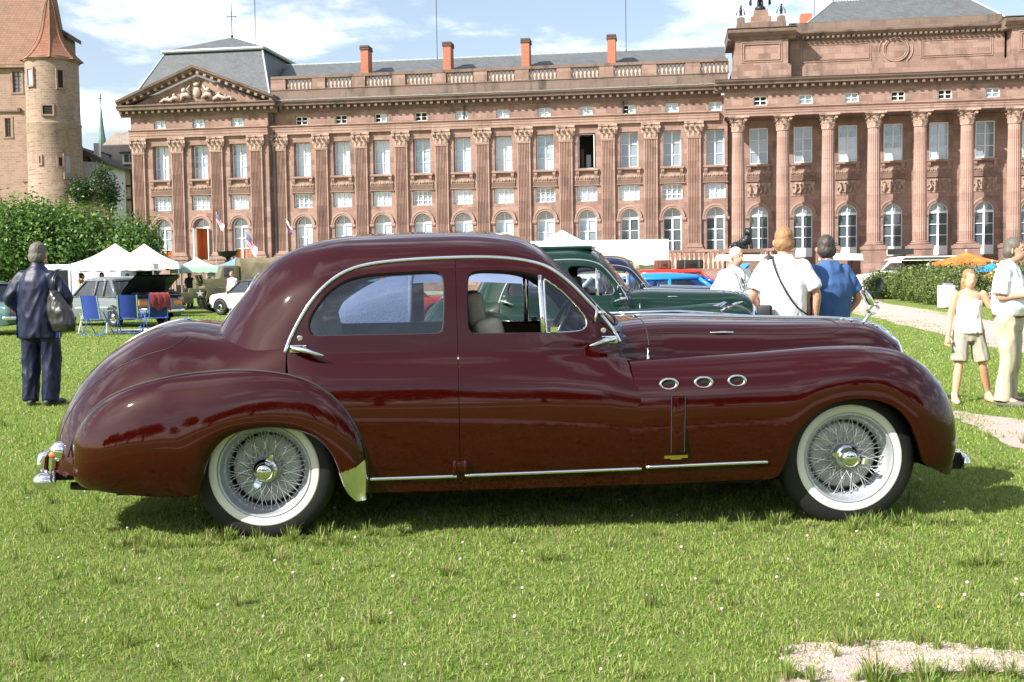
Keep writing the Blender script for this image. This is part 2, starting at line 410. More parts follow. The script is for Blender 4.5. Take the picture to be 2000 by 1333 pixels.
    # --- paired-station fenders
    def fender(st, n, ns=73, inner=(), sig=3.0):
        st = np.array(st, float); A = catmull(st, n); A = gsmooth(A, sig, 0)
        # keep the ends
        rows = []
        for (bx, bz, hb, cx, cz, hc, ho, s0) in A:
            s, h = [], []
            for q in np.linspace(0, 1, 22, endpoint=False):
                s.append(s0*q); h.append(hb+(ho-hb)*math.sin(q*PI/2)**0.8)
            for p in np.linspace(0, PI/2, 46):
                e = 0.92
                s.append(s0+(1-s0)*math.sin(p)**e); h.append(hc+(ho-hc)*math.cos(p)**e)
            dx, dz = bx-cx, bz-cz; L = math.hypot(dx, dz)
            for (dh, ds) in inner: s.append(1-ds/max(L, .3)*1.0); h.append(hc-dh)
            s = np.array(s); h = np.array(h)
            rows.append(np.stack([bx+(cx-bx)*s, -h, bz+(cz-bz)*s], 1))
        G = np.array(rows); G = gsmooth(G, 1.2, 1)
        return Surf(np.linspace(0, 1, len(G)), np.linspace(0, 1, G.shape[1]), G)
    F = [(2.031,.256,.80,1.975,.922,.665,.866,.58),(2.25,.26,.80,2.25,.934,.64,.868,.58),(2.5,.267,.80,2.5,.944,.63,.868,.57),(2.65,.27,.805,2.66,.951,.625,.868,.56),
         (2.765,.275,.815,2.82,.960,.62,.868,.55),(2.797,.365,.835,2.90,.965,.62,.868,.50),(2.833,.461,.85,2.97,.970,.62,.868,.45),(2.893,.57,.858,3.04,.974,.62,.868,.38),
         (2.976,.651,.862,3.12,.977,.62,.868,.28),(3.087,.697,.864,3.20,.978,.62,.868,.24),(3.199,.706,.864,3.29,.976,.62,.868,.24),(3.31,.692,.864,3.40,.964,.62,.868,.22),
         (3.409,.643,.862,3.52,.938,.62,.866,.15),(3.48,.558,.858,3.64,.858,.615,.863,.16),(3.522,.446,.85,3.74,.745,.61,.855,.16),(3.56,.347,.838,3.80,.61,.60,.842,.16),
         (3.62,.31,.82,3.815,.475,.60,.824,.16),(3.675,.285,.79,3.802,.36,.60,.795,.16),(3.712,.262,.755,3.778,.272,.60,.76,.16)]
    S['F'] = fender(F, 220, inner=[(.05,.003),(.11,.02),(.17,.06),(.215,.13),(.235,.24),(.24,.36)], sig=5.0)
    C = S['C']
    jz = int(0.55*nt)
    def hC(x, z):
        i = int(np.clip(np.searchsorted(C.u, x), 0, len(C.u)-1)); col = C.G[i, :jz]; return float(-np.interp(z, col[:, 2], col[:, 1]))
    R = [(.50,.222,.855,.566,.224,.0,.885,.1),(.455,.26,.858,.563,.30,.0,.89,.1),(.43,.31,.86,.558,.40,.0,.897,.12),(.413,.37,.865,.545,.50,.0,.90,.13),(.38,.464,.87,.50,.63,.0,.903,.13),
         (.32,.541,.875,.41,.755,.0,.905,.13),(.227,.592,.88,.29,.843,.0,.905,.13),(.108,.616,.882,.158,.888,.0,.905,.13),(-.011,.615,.882,.02,.908,.0,.905,.13),(-.131,.589,.88,-.12,.913,.0,.904,.15),
         (-.212,.532,.875,-.23,.908,.0,.903,.2),(-.267,.452,.87,-.32,.901,.0,.902,.27),(-.296,.359,.86,-.40,.892,.0,.90,.32),(-.325,.275,.84,-.47,.882,.0,.898,.37),(-.40,.253,.83,-.55,.867,.0,.895,.38),
         (-.565,.256,.81,-.68,.832,.0,.882,.38),(-.75,.27,.78,-.80,.785,.0,.855,.36),(-.85,.28,.75,-.89,.727,.0,.825,.34),(-.94,.288,.70,-.955,.665,.0,.775,.32),(-1.0,.297,.64,-1.005,.592,.0,.715,.3),(-1.035,.315,.585,-1.04,.51,.0,.65,.3),(-1.05,.36,.55,-1.06,.43,.0,.59,.3)]
    R2 = []
    for r in R:
        x, z = r[3], r[4]; f = np.clip((x-.0)/.2, 0, 1); h = f*hC(max(x, .05), z)+(1-f)*hT(x, z)
        R2.append(r[:5]+(h-0.006,)+(max(r[6], h+.01),)+r[7:])
    S['R'] = fender(R2, 240, sig=2.5)
    # --- bonnet
    xh = [1.95,2.07,2.2,2.311,2.625,2.94,3.2,3.37,3.46,3.54,3.61,3.658,3.680]; zt = [1.118,1.130,1.134,1.132,1.120,1.108,1.101,1.094,1.084,1.068,1.038,1.005,.985]
    xg = np.linspace(1.95, 3.680, 140); zt = gsmooth(np.interp(xg, xh, zt), 3.0)
    wh = gsmooth(np.interp(xg, [1.95,2.07,2.25,2.8,3.25,3.54,3.680],[.668,.618,.57,.48,.385,.30,.245]), 3.0); zb = 0.72; e = np.interp(xg, [1.95,2.2,2.6,3.680],[.46,.54,.60,.66])
    ph = np.linspace(0, PI/2, 61); G = np.zeros((len(xg), 61, 3))
    for i in range(len(xg)):
        G[i, :, 0] = xg[i]; G[i, :, 1] = -wh[i]*np.cos(ph)**e[i]; G[i, :, 2] = zb+(zt[i]-zb)*np.sin(ph)**e[i]; G[i, -1, 1] = 0
    S['H'] = Surf(xg, np.linspace(0, 1, 61), G)
    S['hC'] = hC; S['hT'] = hT
    return S
CS = car_surfaces()
def c_t(x, z):
    """v parameter of the door surface at x for height z"""
    C = CS['C']; i = int(np.clip(np.searchsorted(C.u, x), 0, len(C.u)-1)); col = C.G[i, :, 2]; j = int(np.argmax(col)) if col.argmax() > 100 else len(col)-1
    j = 118
    return float(np.interp(z, np.maximum.accumulate(col[:j]), C.v[:j]))
def xz(pts): return np.array([(x, c_t(x, z)) for x, z in pts])
DRIP = smooth_open([(.134,.999),(.151,1.057),(.18,1.118),(.212,1.179),(.257,1.253),(.314,1.326),(.382,1.386),(.457,1.431),(.549,1.461),(.689,1.477),(.85,1.487),(1.073,1.493),(1.238,1.492),(1.376,1.480),(1.507,1.452),(1.569,1.416),(1.631,1.370),(1.692,1.312),(1.754,1.245),(1.816,1.177),(1.878,1.107),(1.915,1.050),(1.93,1.018)], 90)
REARWIN = smooth_open([(.389,1.086),(.29,1.088),(.262,1.112),(.253,1.145),(.266,1.19),(.298,1.245),(.346,1.305),(.408,1.357),(.482,1.393),(.581,1.413),(.689,1.419),(.80,1.424),(.90,1.426),(.948,1.42),(.973,1.397),(.981,1.34),(.980,1.22),(.973,1.12),(.955,1.094),(.901,1.087),(.62,1.086),(.43,1.086)], 120)
FRONTWIN = smooth_open([(1.30,1.082),(1.148,1.084),(1.114,1.10),(1.102,1.14),(1.101,1.25),(1.103,1.358),(1.115,1.402),(1.154,1.421),(1.236,1.425),(1.346,1.420),(1.43,1.408),(1.504,1.383),(1.566,1.345),(1.628,1.295),(1.677,1.245),(1.72,1.194),(1.744,1.158),(1.752,1.128),(1.742,1.104),(1.712,1.089),(1.656,1.083),(1.507,1.081)], 120)
def seam_front():  # forward edge of the front door
    return smooth_open([(1.93,1.018),(1.945,.96),(1.972,.905),(1.996,.837),(2.019,.698),(2.028,.505),(2.029,.258)], 40)
def seam_fender():  # rear fender bead below the rear door
    return smooth_open([(.154,.888),(.29,.843),(.41,.755),(.50,.63),(.545,.50),(.558,.40),(.563,.30),(.566,.242)], 40)
_car_mesh = {}
def car_panels():
    if _car_mesh: return _car_mesh
    g = 0.0025; D = np.array(DRIP); B = lambda z: np.interp(z, [.24,.5,.95,1.49],[1.048,1.049,1.049,1.043])
    top_r = [p for p in D if p[0] <= 1.043]; top_f = [p for p in D if p[0] > 1.043]
    Bz = np.linspace(.242, 1.492, 40)
    rd = list(map(tuple, seam_fender()))+[(x, .242) for x in np.linspace(.60, 1.0, 10)]+[(B(z), z) for z in Bz]+[tuple(p) for p in top_r[::-1]]+[(.142,.96)]
    fd = [(B(z), z) for z in Bz[::-1]]+[(x, .245+.012*(x-1.05)) for x in np.linspace(1.1, 2.0, 20)]+[tuple(p) for p in seam_front()[::-1]]+[tuple(p) for p in top_f[::-1]]
    rwp = [tuple(p) for p in REARWIN]; fwp = [tuple(p) for p in FRONTWIN]
    out = {}
    out['rear_door'] = panel(CS['C'], shrink(xz(rd)*[1, 2.2], g)/[1, 2.2], [xz(rwp)], .028, vs=2.2, sgn=1, holerim=.045)
    out['front_door'] = panel(CS['C'], shrink(xz(fd)*[1, 2.2], g)/[1, 2.2], [xz(fwp)], .028, vs=2.2, sgn=1, holerim=.045)
    out['rear_trim'] = panel(CS['C'], xz(rd), [xz(rwp)], .05, off=-.05, rim=0, holerim=0, vs=2.2, sgn=1)
    out['front_trim'] = panel(CS['C'], xz(fd), [xz(fwp)], .05, off=-.05, rim=0, holerim=0, vs=2.2, sgn=1)
    out['rear_glass'] = panel(CS['C'], xz(rwp), [], .05, off=-.022, rim=0, vs=2.2, sgn=1)
    vent = [p for p in fwp if p[0] > 1.52]; vent = [(1.522, np.interp(1.522, *zip(*sorted([p for p in fwp if p[1] > 1.25 and p[0] > 1.2]))))]+vent+[(1.522, 1.083)]
    vent = sorted(vent, key=lambda p: math.atan2(p[1]-1.18, p[0]-1.58))
    out['vent_poly'] = vent
    out['vent_glass'] = panel(CS['C'], xz(vent), [], .05, off=-.012, rim=0, vs=2.2, sgn=1)
    # roof with the quarter behind the drip rail
    Dt = xz(D)
    low = xz([(x, z) for x, z in [(-.30,.93),(-.2,.965),(-.1,.96),(0.0,.95),(.10,.94),(.13,.96)]])
    roofp = [(-.405, 1.0), (-.405,.60)]+[tuple(p) for p in low]+[tuple(p) for p in Dt]+[(1.945,.80),(1.975,.88),(1.985,1.0)]
    ws = [(1.515,1.001),(1.525,.93),(1.55,.875),(1.62,.855),(1.75,.842),(1.87,.835),(1.925,.85),(1.95,.90),(1.96,1.001)]
    rw = [(-.325,1.001),(-.31,.93),(-.29,.888),(-.25,.872),(-.15,.872),(-.10,.885),(-.085,.93),(-.08,1.001)]
    rp = np.array(roofp); keep = rp
    # holes touch the centre line: weave them into the outline
    ro = [p for p in roofp[1:]]+ws[::-1]+rw[::-1]+[(-.405, 1.0)]
    ro = [(a, min(b, 1.0)) for a, b in ro]
    out['roof'] = panel(CS['C'], ro, [], .03, vs=2.2, sgn=1, rim=.012)
    out['windscreen'] = panel(CS['C'], [(a, min(b, 1.0)) for a, b in ws], [], .05, vs=2.2, sgn=1, rim=0, off=-.006)
    out['rear_screen'] = panel(CS['C'], [(a, min(b, 1.0)) for a, b in rw], [], .05, vs=2.2, sgn=1, rim=0, off=-.006)
    out['ws'] = ws; out['rw'] = rw
    sf = xz([tuple(p) for p in seam_front() if p[1] > .925])
    cow = [tuple(p) for p in sf[::-1]]+[(1.95,.80),(1.98,.88),(1.99,1.0),(2.112,1.0)]+[(2.112, v) for v in np.linspace(.95,.42, 14)]+[(2.05,.42),(2.0,.415)]
    out['cowl'] = panel(CS['C'], shrink(np.array(cow)*[1, 2.2], .0)/[1, 2.2], [], .028, vs=2.2, sgn=1, rim=.0, off=-.016)
    for key, nm in (('F', 'front_fender'), ('R', 'rear_fender'), ('T', 'tail'), ('H', 'bonnet')):
        Sx = CS[key]; G, N = Sx.G, Sx.N.copy()
        a, b = G.shape[:2]
        ref = G - np.array({'F': (2.9,-.3,.5), 'R': (-.2,-.2,.4), 'T': (-.3,0,.3), 'H': (2.9,0,.6)}[key])
        if np.sum(N*ref) < 0: N = -N
        fs = []
        for i in range(a-1):
            for j in range(b-1):
                c = G[i, j]
                if key == 'T' and (c[0] > .147 or (c[1] < -.38 and (math.hypot(c[0], c[2]-.36) < .53 or (c[0] > -.33 and c[2] < .6))) or (c[2] < .36 and c[1] < -.45) or c[2] < .285): continue
                fs.append((i*b+j, (i+1)*b+j, (i+1)*b+j+1, i*b+j+1))
        q = fs[len(fs)//2]; V = G.reshape(-1, 3)
        if np.cross(V[q[1]]-V[q[0]], V[q[2]]-V[q[0]])@N.reshape(-1, 3)[q[0]] < 0: fs = [f[::-1] for f in fs]
        vs, ns = [tuple(p) for p in V], [tuple(n) for n in N.reshape(-1, 3)]
        if key in 'FR':  # turn the lip under
            for (dy, nn) in ((.018, (0, 0, -1)), ):
                base = len(vs)
                lip = G[:, 0]+np.array([0, .03, 0]); 
                for i in range(a): vs.append(tuple(G[i, 0])); ns.append((0, -.5, -.86))
                for i in range(a): vs.append(tuple(lip[i])); ns.append((0, 0, -1))
                for i in range(a-1): fs.append((base+i, base+a+i, base+a+i+1, base+i+1))
        out[nm] = (vs, fs, ns)
    _car_mesh.update(out); return _car_mesh
def on_c(x, z, off=0.0):
    P, N = CS['C'].at([x], [c_t(x, z)]); return Vector(P[0]-N[0]*off)
def side_h(x, z): return CS['hC'](x, z)

def wire_wheel(parent, x, y, side, detail=True):
    """side -1 near (outer face towards -y)"""
    w = empty('wheel', (x, y, 0.362), parent=parent); w.scale = (1.06, 1.0, 1.06)
    o = side
    R = 0.362
    tp = [(.235,.075),(.262,.083),(.30,.084),(.325,.078),(.345,.068),(.357,.050),(.362,.025),(.362,-.025),(.357,-.05),(.345,-.068),(.30,-.084),(.25,-.08),(.235,-.06)]
    m = MB().lathe([(r, h*o) for r, h in tp], 64, axis='y'); m.build('tyre', M_rubber, w, True, fixn=True)
    m = MB().lathe([(.2335,.0760*o),(.239,.0815*o),(.252,.0855*o),(.268,.0868*o),(.275,.0862*o),(.2775,.0835*o)], 72, axis='y'); m.build('whitewall', M_white_rubber, w, True, fixn=True)
    m = MB().lathe([(.236,.070*o),(.238,.082*o),(.232,.086*o),(.226,.083*o),(.221,.070*o),(.217,.045*o),(.206,.030*o),(.196,.020*o),(.190,-.01*o),(.190,-.05*o),(.215,-.06*o),(.235,-.07*o)], 64, axis='y')
    rim = m.build('rim', M_wheelpaint, w, True, fixn=True)
    # well ring and drum behind the spokes
    m = MB().lathe([(.192,-.012*o),(.187,-.02*o),(.1865,-.06*o)], 56, axis='y'); m.build('rim_well', M_black, rim, True, fixn=True)
    m = MB().lathe([(.002,-.022*o),(.10,-.022*o),(.165,-.028*o),(.176,-.040*o),(.178,-.09*o)], 48, axis='y'); m.build('brake_drum', mat('drum_paint', (.72,.74,.70), .45, .0, noise=.12, nscale=9), w, True, fixn=True)
    m = MB().lathe([(.002,.045*o),(.045,.045*o),(.060,.040*o),(.064,.02*o),(.060,-.02*o),(.085,-.03*o)], 40, axis='y'); hub = m.build('hub', M_wheelpaint, w, True, angle=40, fixn=True)
    m = MB().lathe([(.060,.050*o),(.050,.056*o),(.047,.085*o),(.0465,.098*o),(.040,.110*o),(.026,.117*o),(.002,.119*o)], 36, axis='y')
    cap = m.build('hub_cap', M_chrome, hub, True, angle=50, fixn=True)
    m = MB()
    a0 = math.radians(62) if x < 1 else math.radians(-14)
    for s in (1, -1):
        dx, dz = math.cos(a0)*s, math.sin(a0)*s; px, pz = -dz, dx
        A = [(.030,.020,.060),(.060,.018,.085),(.092,.010,.098),(.098,.004,.096)]
        ring = []
        for (r, wd, yy) in A:
            ring.append([(dx*r+px*wd, (yy+.010)*o, dz*r+pz*wd), (dx*r-px*wd, (yy+.010)*o, dz*r-pz*wd), (dx*r-px*wd*.7, (yy-.010)*o, dz*r-pz*wd*.7), (dx*r+px*wd*.7, (yy-.010)*o, dz*r+pz*wd*.7)])
        m.grid(np.array(ring), closed_v=True); b = len(m.v); m.f.append((b-4, b-3, b-2, b-1)); m.m.append(0)
    m.build('spinner', M_chrome, hub, True, angle=50, fixn=True)
    m = MB(); N = 30
    for i in range(N):                       # long outer spokes
        a = 2*PI*i/N; t = .42*(1 if i % 2 else -1)
        p = (.060*math.cos(a+t), .036*o, .060*math.sin(a+t)); q = (.206*math.cos(a), .026*o, .206*math.sin(a)); m.tube([p, q], .0027, 5)
        m.tube([(.200*math.cos(a), .0255*o, .200*math.sin(a)), q], .0046, 6)
    for i in range(N):                       # inner crossed spokes
        a = 2*PI*(i+.5)/N; t = .75*(1 if i % 2 else -1)
        p = (.074*math.cos(a+t), -.018*o, .074*math.sin(a+t)); q = (.195*math.cos(a), .006*o, .195*math.sin(a)); m.tube([p, q], .0027, 5)
        m.tube([(.189*math.cos(a), .004*o, .189*math.sin(a)), q], .004, 6)
    s = m.build('spokes', mat('spoke_steel', (.80,.81,.82), .25, .75), w, True); s['kind'] = 'stuff'
    return w

def build_saloon(root, paint, trimcol, hero=True):
    P = car_panels()
    M_trim = mat('cloth_trim', trimcol, .85, noise=.2, nscale=20)
    M_dash = mat('wood_dash', (.05,.025,.014), .35, coat=.3)
    def both(nm, key, m, parent=root, name=None):
        r = []
        for mir in (False, True): r.append(link(nm, mesh_n(nm, *P[key], mirror=mir), m, parent))
        return r
    rear_doors = both('rear_door', 'rear_door', paint); front_doors = both('front_door', 'front_door', paint)
    for d, k in ((rear_doors, 'rear_trim'), (front_doors, 'front_trim')):
        for i, mir in enumerate((False, True)): link('door_lining', mesh_n('door_lining', *P[k], mirror=mir), M_trim, d[i])
    for i, mir in enumerate((False, True)):
        link('window_pane', mesh_n('window_pane', *P['rear_glass'], mirror=mir), M_glass, rear_doors[i])
        link('quarter_light', mesh_n('quarter_light', *P['vent_glass'], mirror=mir), M_glass, front_doors[i])
    for s_ in (-1, 1): MB().box(.10, .158, min(s_*.60, s_*.755), max(s_*.60, s_*.755), .86, .985).build('door_jamb', paint, root)
    roof = link('roof', mesh_n('roof', *P['roof'], both=True), paint, root)
    hl = [tuple(np.array(v)-np.array(n)*.03) for v, n in zip(P['roof'][0], P['roof'][2])]
    link('headlining', mesh_n('headlining', hl, P['roof'][1], P['roof'][2], both=True), M_trim, roof)
    link('windscreen', mesh_n('windscreen', *P['windscreen'], both=True), M_glass, root)
    link('rear_screen', mesh_n('rear_screen', *P['rear_screen'], both=True), M_glass, root)
    link('cowl', mesh_n('cowl', *P['cowl'], both=True), paint, root)
    tail = link('tail_body', mesh_n('tail_body', *P['tail'], both=True), paint, root)
    bonnet = link('bonnet', mesh_n('bonnet', *P['bonnet'], both=True), paint, root)
    ffs = both('front_fender', 'front_fender', paint); rfs = both('rear_fender', 'rear_fender', paint)
    for s, sd in ((-1, 0), (1, 1)):
        my = lambda p: (p[0], p[1]*(1 if s < 0 else -1), p[2])
        # drip rail
        pts = gsmooth(np.array([my(on_c(x, z, -.004)) for x, z in DRIP]), 2.5)
        MB().tube(pts, .0105, 8, flat=.8).build('drip_rail', M_chrome, root, True)
        # dark rubber round window openings, chrome round quarter light
        pts = [my(on_c(x, z, .020)) for x, z in REARWIN]; MB().tube(pts, .007, 6, closed=True).build('window_seal', M_black, rear_doors[sd], True)
        pts = [my(on_c(x, z, .022)) for x, z in FRONTWIN]; MB().tube(pts, .007, 6, closed=True).build('window_seal', M_black, front_doors[sd], True)
        vp = P['vent_poly']; pts = [my(on_c(x, z, .010)) for x, z in vp]
        MB().tube(pts, .008, 6, closed=True).build('quarter_light_frame', M_chrome, front_doors[sd], True)
        MB().tube([my(on_c(x, z, .006)) for x, z in ((1.497,1.392),(1.499,1.3),(1.504,1.18),(1.508,1.082))], .013, 8, flat=.7).build('window_post', M_chrome, front_doors[sd], True)
        MB().cbox(my(on_c(1.565,1.098,-.004)), (.04,.022,.028)).build('quarter_light_catch', M_chrome, front_doors[sd])
        # handles: base plate and tapering lever
        for d, base, tip in ((rear_doors[sd], (.205,1.020), (.345,.965)), (front_doors[sd], (1.868,1.034), (1.742,1.003))):
            b0 = Vector(on_c(*base, -.004)); t0 = Vector(on_c(*tip, -.045)); dd = 1 if tip[0] > base[0] else -1
            pl = MB(); pl.cbox(my(b0+Vector((.018*dd*0,0,0))), (.088,.016,.040)); me = bevel_mesh(pl.mesh('plate'), .004, 2); h = link('door_handle', me, M_chrome, d)
            st = b0+Vector((-.02*dd, -.02, 0)); mid = b0.lerp(t0, .35)+Vector((0,-.034,.004))
            path = [my(b0+Vector((-.035*dd,-.004,.004))), my(st+Vector((0,-.012,.004))), my(mid), my(b0.lerp(t0,.7)+Vector((0,-.018,.001))), my(t0)]
            MB().tube(path, [.012,.0155,.014,.0105,.004], 10, flat=.8).build('lever', M_chrome, h, True)
            lk = (.213,1.077) if base[0] < 1 else (1.838,1.085)
            c = on_c(*lk, -.003)
            MB().lathe([(.004,0),(.014,-.001),(.0155,.004),(.012,.009),(.006,.010)][::-1] if False else [(.0155,.004),(.0145,-.004),(.011,-.006),(.006,-.0055),(.0055,-.002),(.001,-.002)], 20, c=(c.x, c.y*(1 if s<0 else -1), c.z), axis='y').build('lock', M_chrome, d, True, angle=40)
        # sill chrome strips
        for (x0, z0, x1, z1, par) in ((.572,.326,1.03,.331,rear_doors[sd]), (1.073,.334,2.018,.350,front_doors[sd])):
            MB().tube([my((x, -(side_h(x, z0+(z1-z0)*(x-x0)/(x1-x0))+.004), z0+(z1-z0)*(x-x0)/(x1-x0))) for x in np.linspace(x0, x1, 24)], .009, 8, flat=.75).build('sill_strip', M_chrome, par, True)
        def f_h(x, z):
            g = CS['F'].G[:, :60].reshape(-1, 3); d = (g[:,0]-x)**2+(g[:,2]-z)**2; i = np.argsort(d)[:4]; w = 1/(d[i]+1e-7); return float((-g[i,1]*w).sum()/w.sum())
        MB().tube([my((x, -(f_h(x, .357+.014*(x-2.04)/.66)+.004), .357+.014*(x-2.04)/.66)) for x in np.linspace(2.042, 2.70, 20)], .009, 8, flat=.75).build('sill_strip', M_chrome, ffs[sd], True)
        # three port holes
        for (x, z) in ((2.169,.802),(2.356,.807),(2.537,.812)):
            hh = f_h(x, z)+.0; n = 28
            def ell(a, b, dx, dy): return [my((x+dx+a*math.cos(2*PI*k/n), -(hh+dy-.10*(b*math.sin(2*PI*k/n))), z+b*math.sin(2*PI*k/n))) for k in range(n)]
            ring = [ell(.054,.033,0,-.004), ell(.052,.031,0,.006), ell(.045,.0265,-.001,.010), ell(.038,.022,-.002,.006), ell(.034,.020,-.002,-.002)]
            m = MB(); m.grid(np.array(ring), closed_v=True); pr = m.build('port_hole', M_chrome, ffs[sd], True, fixn=True)
            MB().poly(ell(.036,.0215,-.002,.0015)).build('port_opening', M_dark, pr)
        # signal arm flap and maker plate
        m = MB()
        pl = [(2.181,.738),(2.248,.736),(2.241,.443),(2.176,.443)]
        me = MB().prism(pl, -(f_h(2.21,.6)+.006), -(f_h(2.21,.6)-.01)).mesh('signal_arm_flap')
        if s > 0:
            for v in me.vertices: v.co.y *= -1
        bevel_mesh(me, .006, 2); link('signal_arm_flap', me, paint, ffs[sd])
        MB().tube([my((x, -(f_h(2.21,.6)+.001), z)) for x, z in [(2.178,.741),(2.251,.739),(2.244,.440),(2.173,.440)]], .0035, 5, closed=True).build('flap_seam', M_black, ffs[sd])
        if hero and s < 0:
            hh = f_h(2.2,.41)
            me = MB().prism([(2.139,.418),(2.265,.420),(2.265,.404),(2.235,.404),(2.228,.397),(2.175,.396),(2.168,.403),(2.139,.402)], -(hh+.006), -(hh-.004)).mesh('maker_plate')
            link('maker_plate', me, mat('brass', (.65,.48,.12), .25, 1.0), ffs[sd])
        # hinge between the doors
        for dx in (-.028, .028):
            MB().lathe([(.001,.036),(.006,.034),(.011,.022),(.012,-.022),(.011,-.028),(.006,-.036),(.001,-.037)], 14, c=(1.049+dx, (-(side_h(1.049,.388)+.012))*(1 if s<0 else -1), .388)).build('hinge', paint, root, True)
        me = MB().cbox(my((1.049, -(side_h(1.049,.388)+.006), .388)), (.045,.02,.055)).mesh('hinge_block'); link('hinge_block', bevel_mesh(me, .004, 2), paint, root)
        MB().ball(my((1.050, -(side_h(1.05,.955)+.003), .955)), .006, 8, 5, (1,1,1.8)).build('door_stop', M_chrome, root, True)
        # rear fender bead and stone guard
        Rg = CS['R'].G; bead = [my((p[0], p[1]-.004, p[2])) for p in Rg[::4, -1]]
        MB().tube(bead, .0075, 6).build('fender_bead', M_black, rfs[sd], True)
        Rs = CS['R']; nn = Rs.N if np.sum(Rs.N[:, :, 1]) < 0 else -Rs.N
        poly_top = 62
        gu = [i for i in range(0, 53)]
        rows = []
        for i in gu:
            rows.append([Rg[i, j]+nn[i, j]*.004 for j in range(0, 66, 2)])
        rows = np.array(rows); f = []
        ni, nj = rows.shape[:2]; V = rows.reshape(-1, 3)
        for i in range(ni-1):
            for j in range(nj-1):
                q = [i*nj+j, (i+1)*nj+j, (i+1)*nj+j+1, i*nj+j+1]; c = V[q].mean(0)
                zl = .375+ (c[0]-.42)*(.02/.06) if c[0] < .49 else .395+(c[0]-.49)*.75
                if c[2] < zl: f.append(tuple(q))
        m = MB(); m.add([my(p) for p in V], f if s < 0 else [q[::-1] for q in f]); m.build('stone_guard', mat('polished_alloy', (.74,.75,.72), .10, 1.0, bump=.05, bscale=9), rfs[sd], True, fixn=True)
        # wheels and wells
        wire_wheel(root, 0.0, -.64 if s < 0 else .64, s); wire_wheel(root, 3.19, -.64 if s < 0 else .64, s)
        for (cx, r) in ((0.0,.47), (3.19,.49)):
            m = MB().lathe([(r,-.84*(-s)),(r,-.45*(-s)),(.05,-.45*(-s))], 28, c=(cx,0,.36), axis='y', a0=-.25, a1=PI+.25) if False else MB()
            prof = [(r, .80*s), (r, .36*s), (.02, .36*s)]
            m.lathe(prof, 28, c=(cx, 0, .33), axis='y', a0=-.1, a1=PI+.1); m.build('wheel_well', M_dark, root)
        # door mirror-like windscreen clips and aerial foot on scuttle
        MB().lathe([(.012,0),(.013,.008),(.009,.022),(.008,.034),(.003,.040),(.0022,.075),(.001,.076)], 12, c=(2.098, (-.60)*(1 if s<0 else -1), .905)).build('washer_jet', M_chrome, root, True)
        # mirror stalk at pillar
        MB().tube([my(on_c(1.79,1.125,-.004)), my(on_c(1.795,1.17,-.02)), my(on_c(1.80,1.21,-.012))], [.008,.007,.004], 8).build('window_clip', M_chrome, front_doors[sd], True)
        c = on_c(1.825,1.165,-.014); MB().ball(my(c), .017, 12, 8, (1.4,.8,.8)).build('window_knob', M_chrome, front_doors[sd], True)
        # tail lamp
        tl = empty('tail_lamp', (-1.125, -.56 if s < 0 else .56, .47), parent=root)
        MB().ball((0,0,0), .05, 16, 10, (1.1,.75,1.15)).build('lamp_body', M_chrome, tl, True)
        MB().ball((-.030,-.010 if s<0 else .010,-.014), .032, 14, 8, (.9,.8,.7)).build('lens', mat('orange_lens', (.70,.14,.02), .15, coat=1), tl, True)
        # headlamp on fender front
        hlm = empty('headlamp', (3.66, -.40 if s < 0 else .40, .74), parent=ffs[sd])
        MB().lathe([(.088,-.03),(.092,.03),(.085,.045),(.07,.055)], 24, axis='x').build('lamp_rim', M_chrome, hlm, True); MB().lathe([(.08,.045),(.05,.065),(.002,.075)], 24, axis='x').build('lens', mat('lamp_glass', (.7,.72,.75), .05, .3, coat=1), hlm, True)
    # bonnet furniture
    H = CS['H']
    MB().tube([(x, 0, np.interp(x, H.G[:, -1, 0], H.G[:, -1, 2])+.004) for x in np.linspace(2.12, 3.45, 30)], .013, 8, flat=.6).build('bonnet_strip', M_chrome, bonnet, True)
    P0, N0 = H.at(np.full(30, 2.109), np.linspace(.30, 1, 30))
    for s in (1, -1):
        MB().tube([(p[0], p[1]*s, p[2]) for p in P0], .003, 5).build('bonnet_seam', M_black, bonnet)
        ii = [(3.25,1.0),(3.275,.9),(3.295,.78),(3.30,.68),(3.288,.60),(3.25,.54),(3.15,.50),(2.9,.485),(2.5,.475),(2.12,.47)]
        ii = smooth_open(ii, 50); pp, nn = H.at(ii[:, 0], ii[:, 1]); nn = nn*np.sign(nn[:, 2:3]+1e-9)
        MB().tube([(p[0], p[1]*s, p[2]) for p in pp+nn*.0005], .003, 5).build('bonnet_seam', M_black, bonnet)
        pp, nn = H.at([2.48,2.55,2.62], [.50,.505,.51]); q = pp-nn*np.sign(nn[:, 1:2])*.008*np.array([1,1,1])
        q = [(p[0], -(abs(p[1])+.012)*s, p[2]) for p in pp]
        MB().tube(q, [.002,.008,.005], 6).build('bonnet_handle', M_chrome, bonnet, True)
    # nose grille: chrome shell and bars
    gx = 3.680; rim = []
    gm = empty('grille', (0,0,0), parent=root)
    loop = [(y, z) for y, z in zip(-.245*np.cos(np.linspace(0, PI, 30))**1, .60+.385*np.sin(np.linspace(0, PI, 30))**.62)]
    pts = [(gx+.012-.06*(z<.6), y, z) for y, z in loop]
    rr = []
    for (d, dx) in ((.004,-.07),(.020,-.03),(.024,.004),(.010,.022),(-.022,.022),(-.036,.0)):
        rr.append([(gx+dx, y*(1+d/.245), .60+(z-.60)*(1+d/.385)) for y, z in loop])
    MB().grid(np.array(rr)).build('grille_shell', M_chrome, gm, True, fixn=True)
    m = MB()
    for k in range(21):
        y = -.20+.40*k/20; zt = .60+.36*max(0, 1-(y/.225)**2)**.31
        m.tube([(gx-.008, y, .42), (gx-.002, y, .6), (gx-.008, y, zt)], .0045, 5)
    m.build('grille_bars', M_chrome, gm, True)['kind'] = 'stuff'
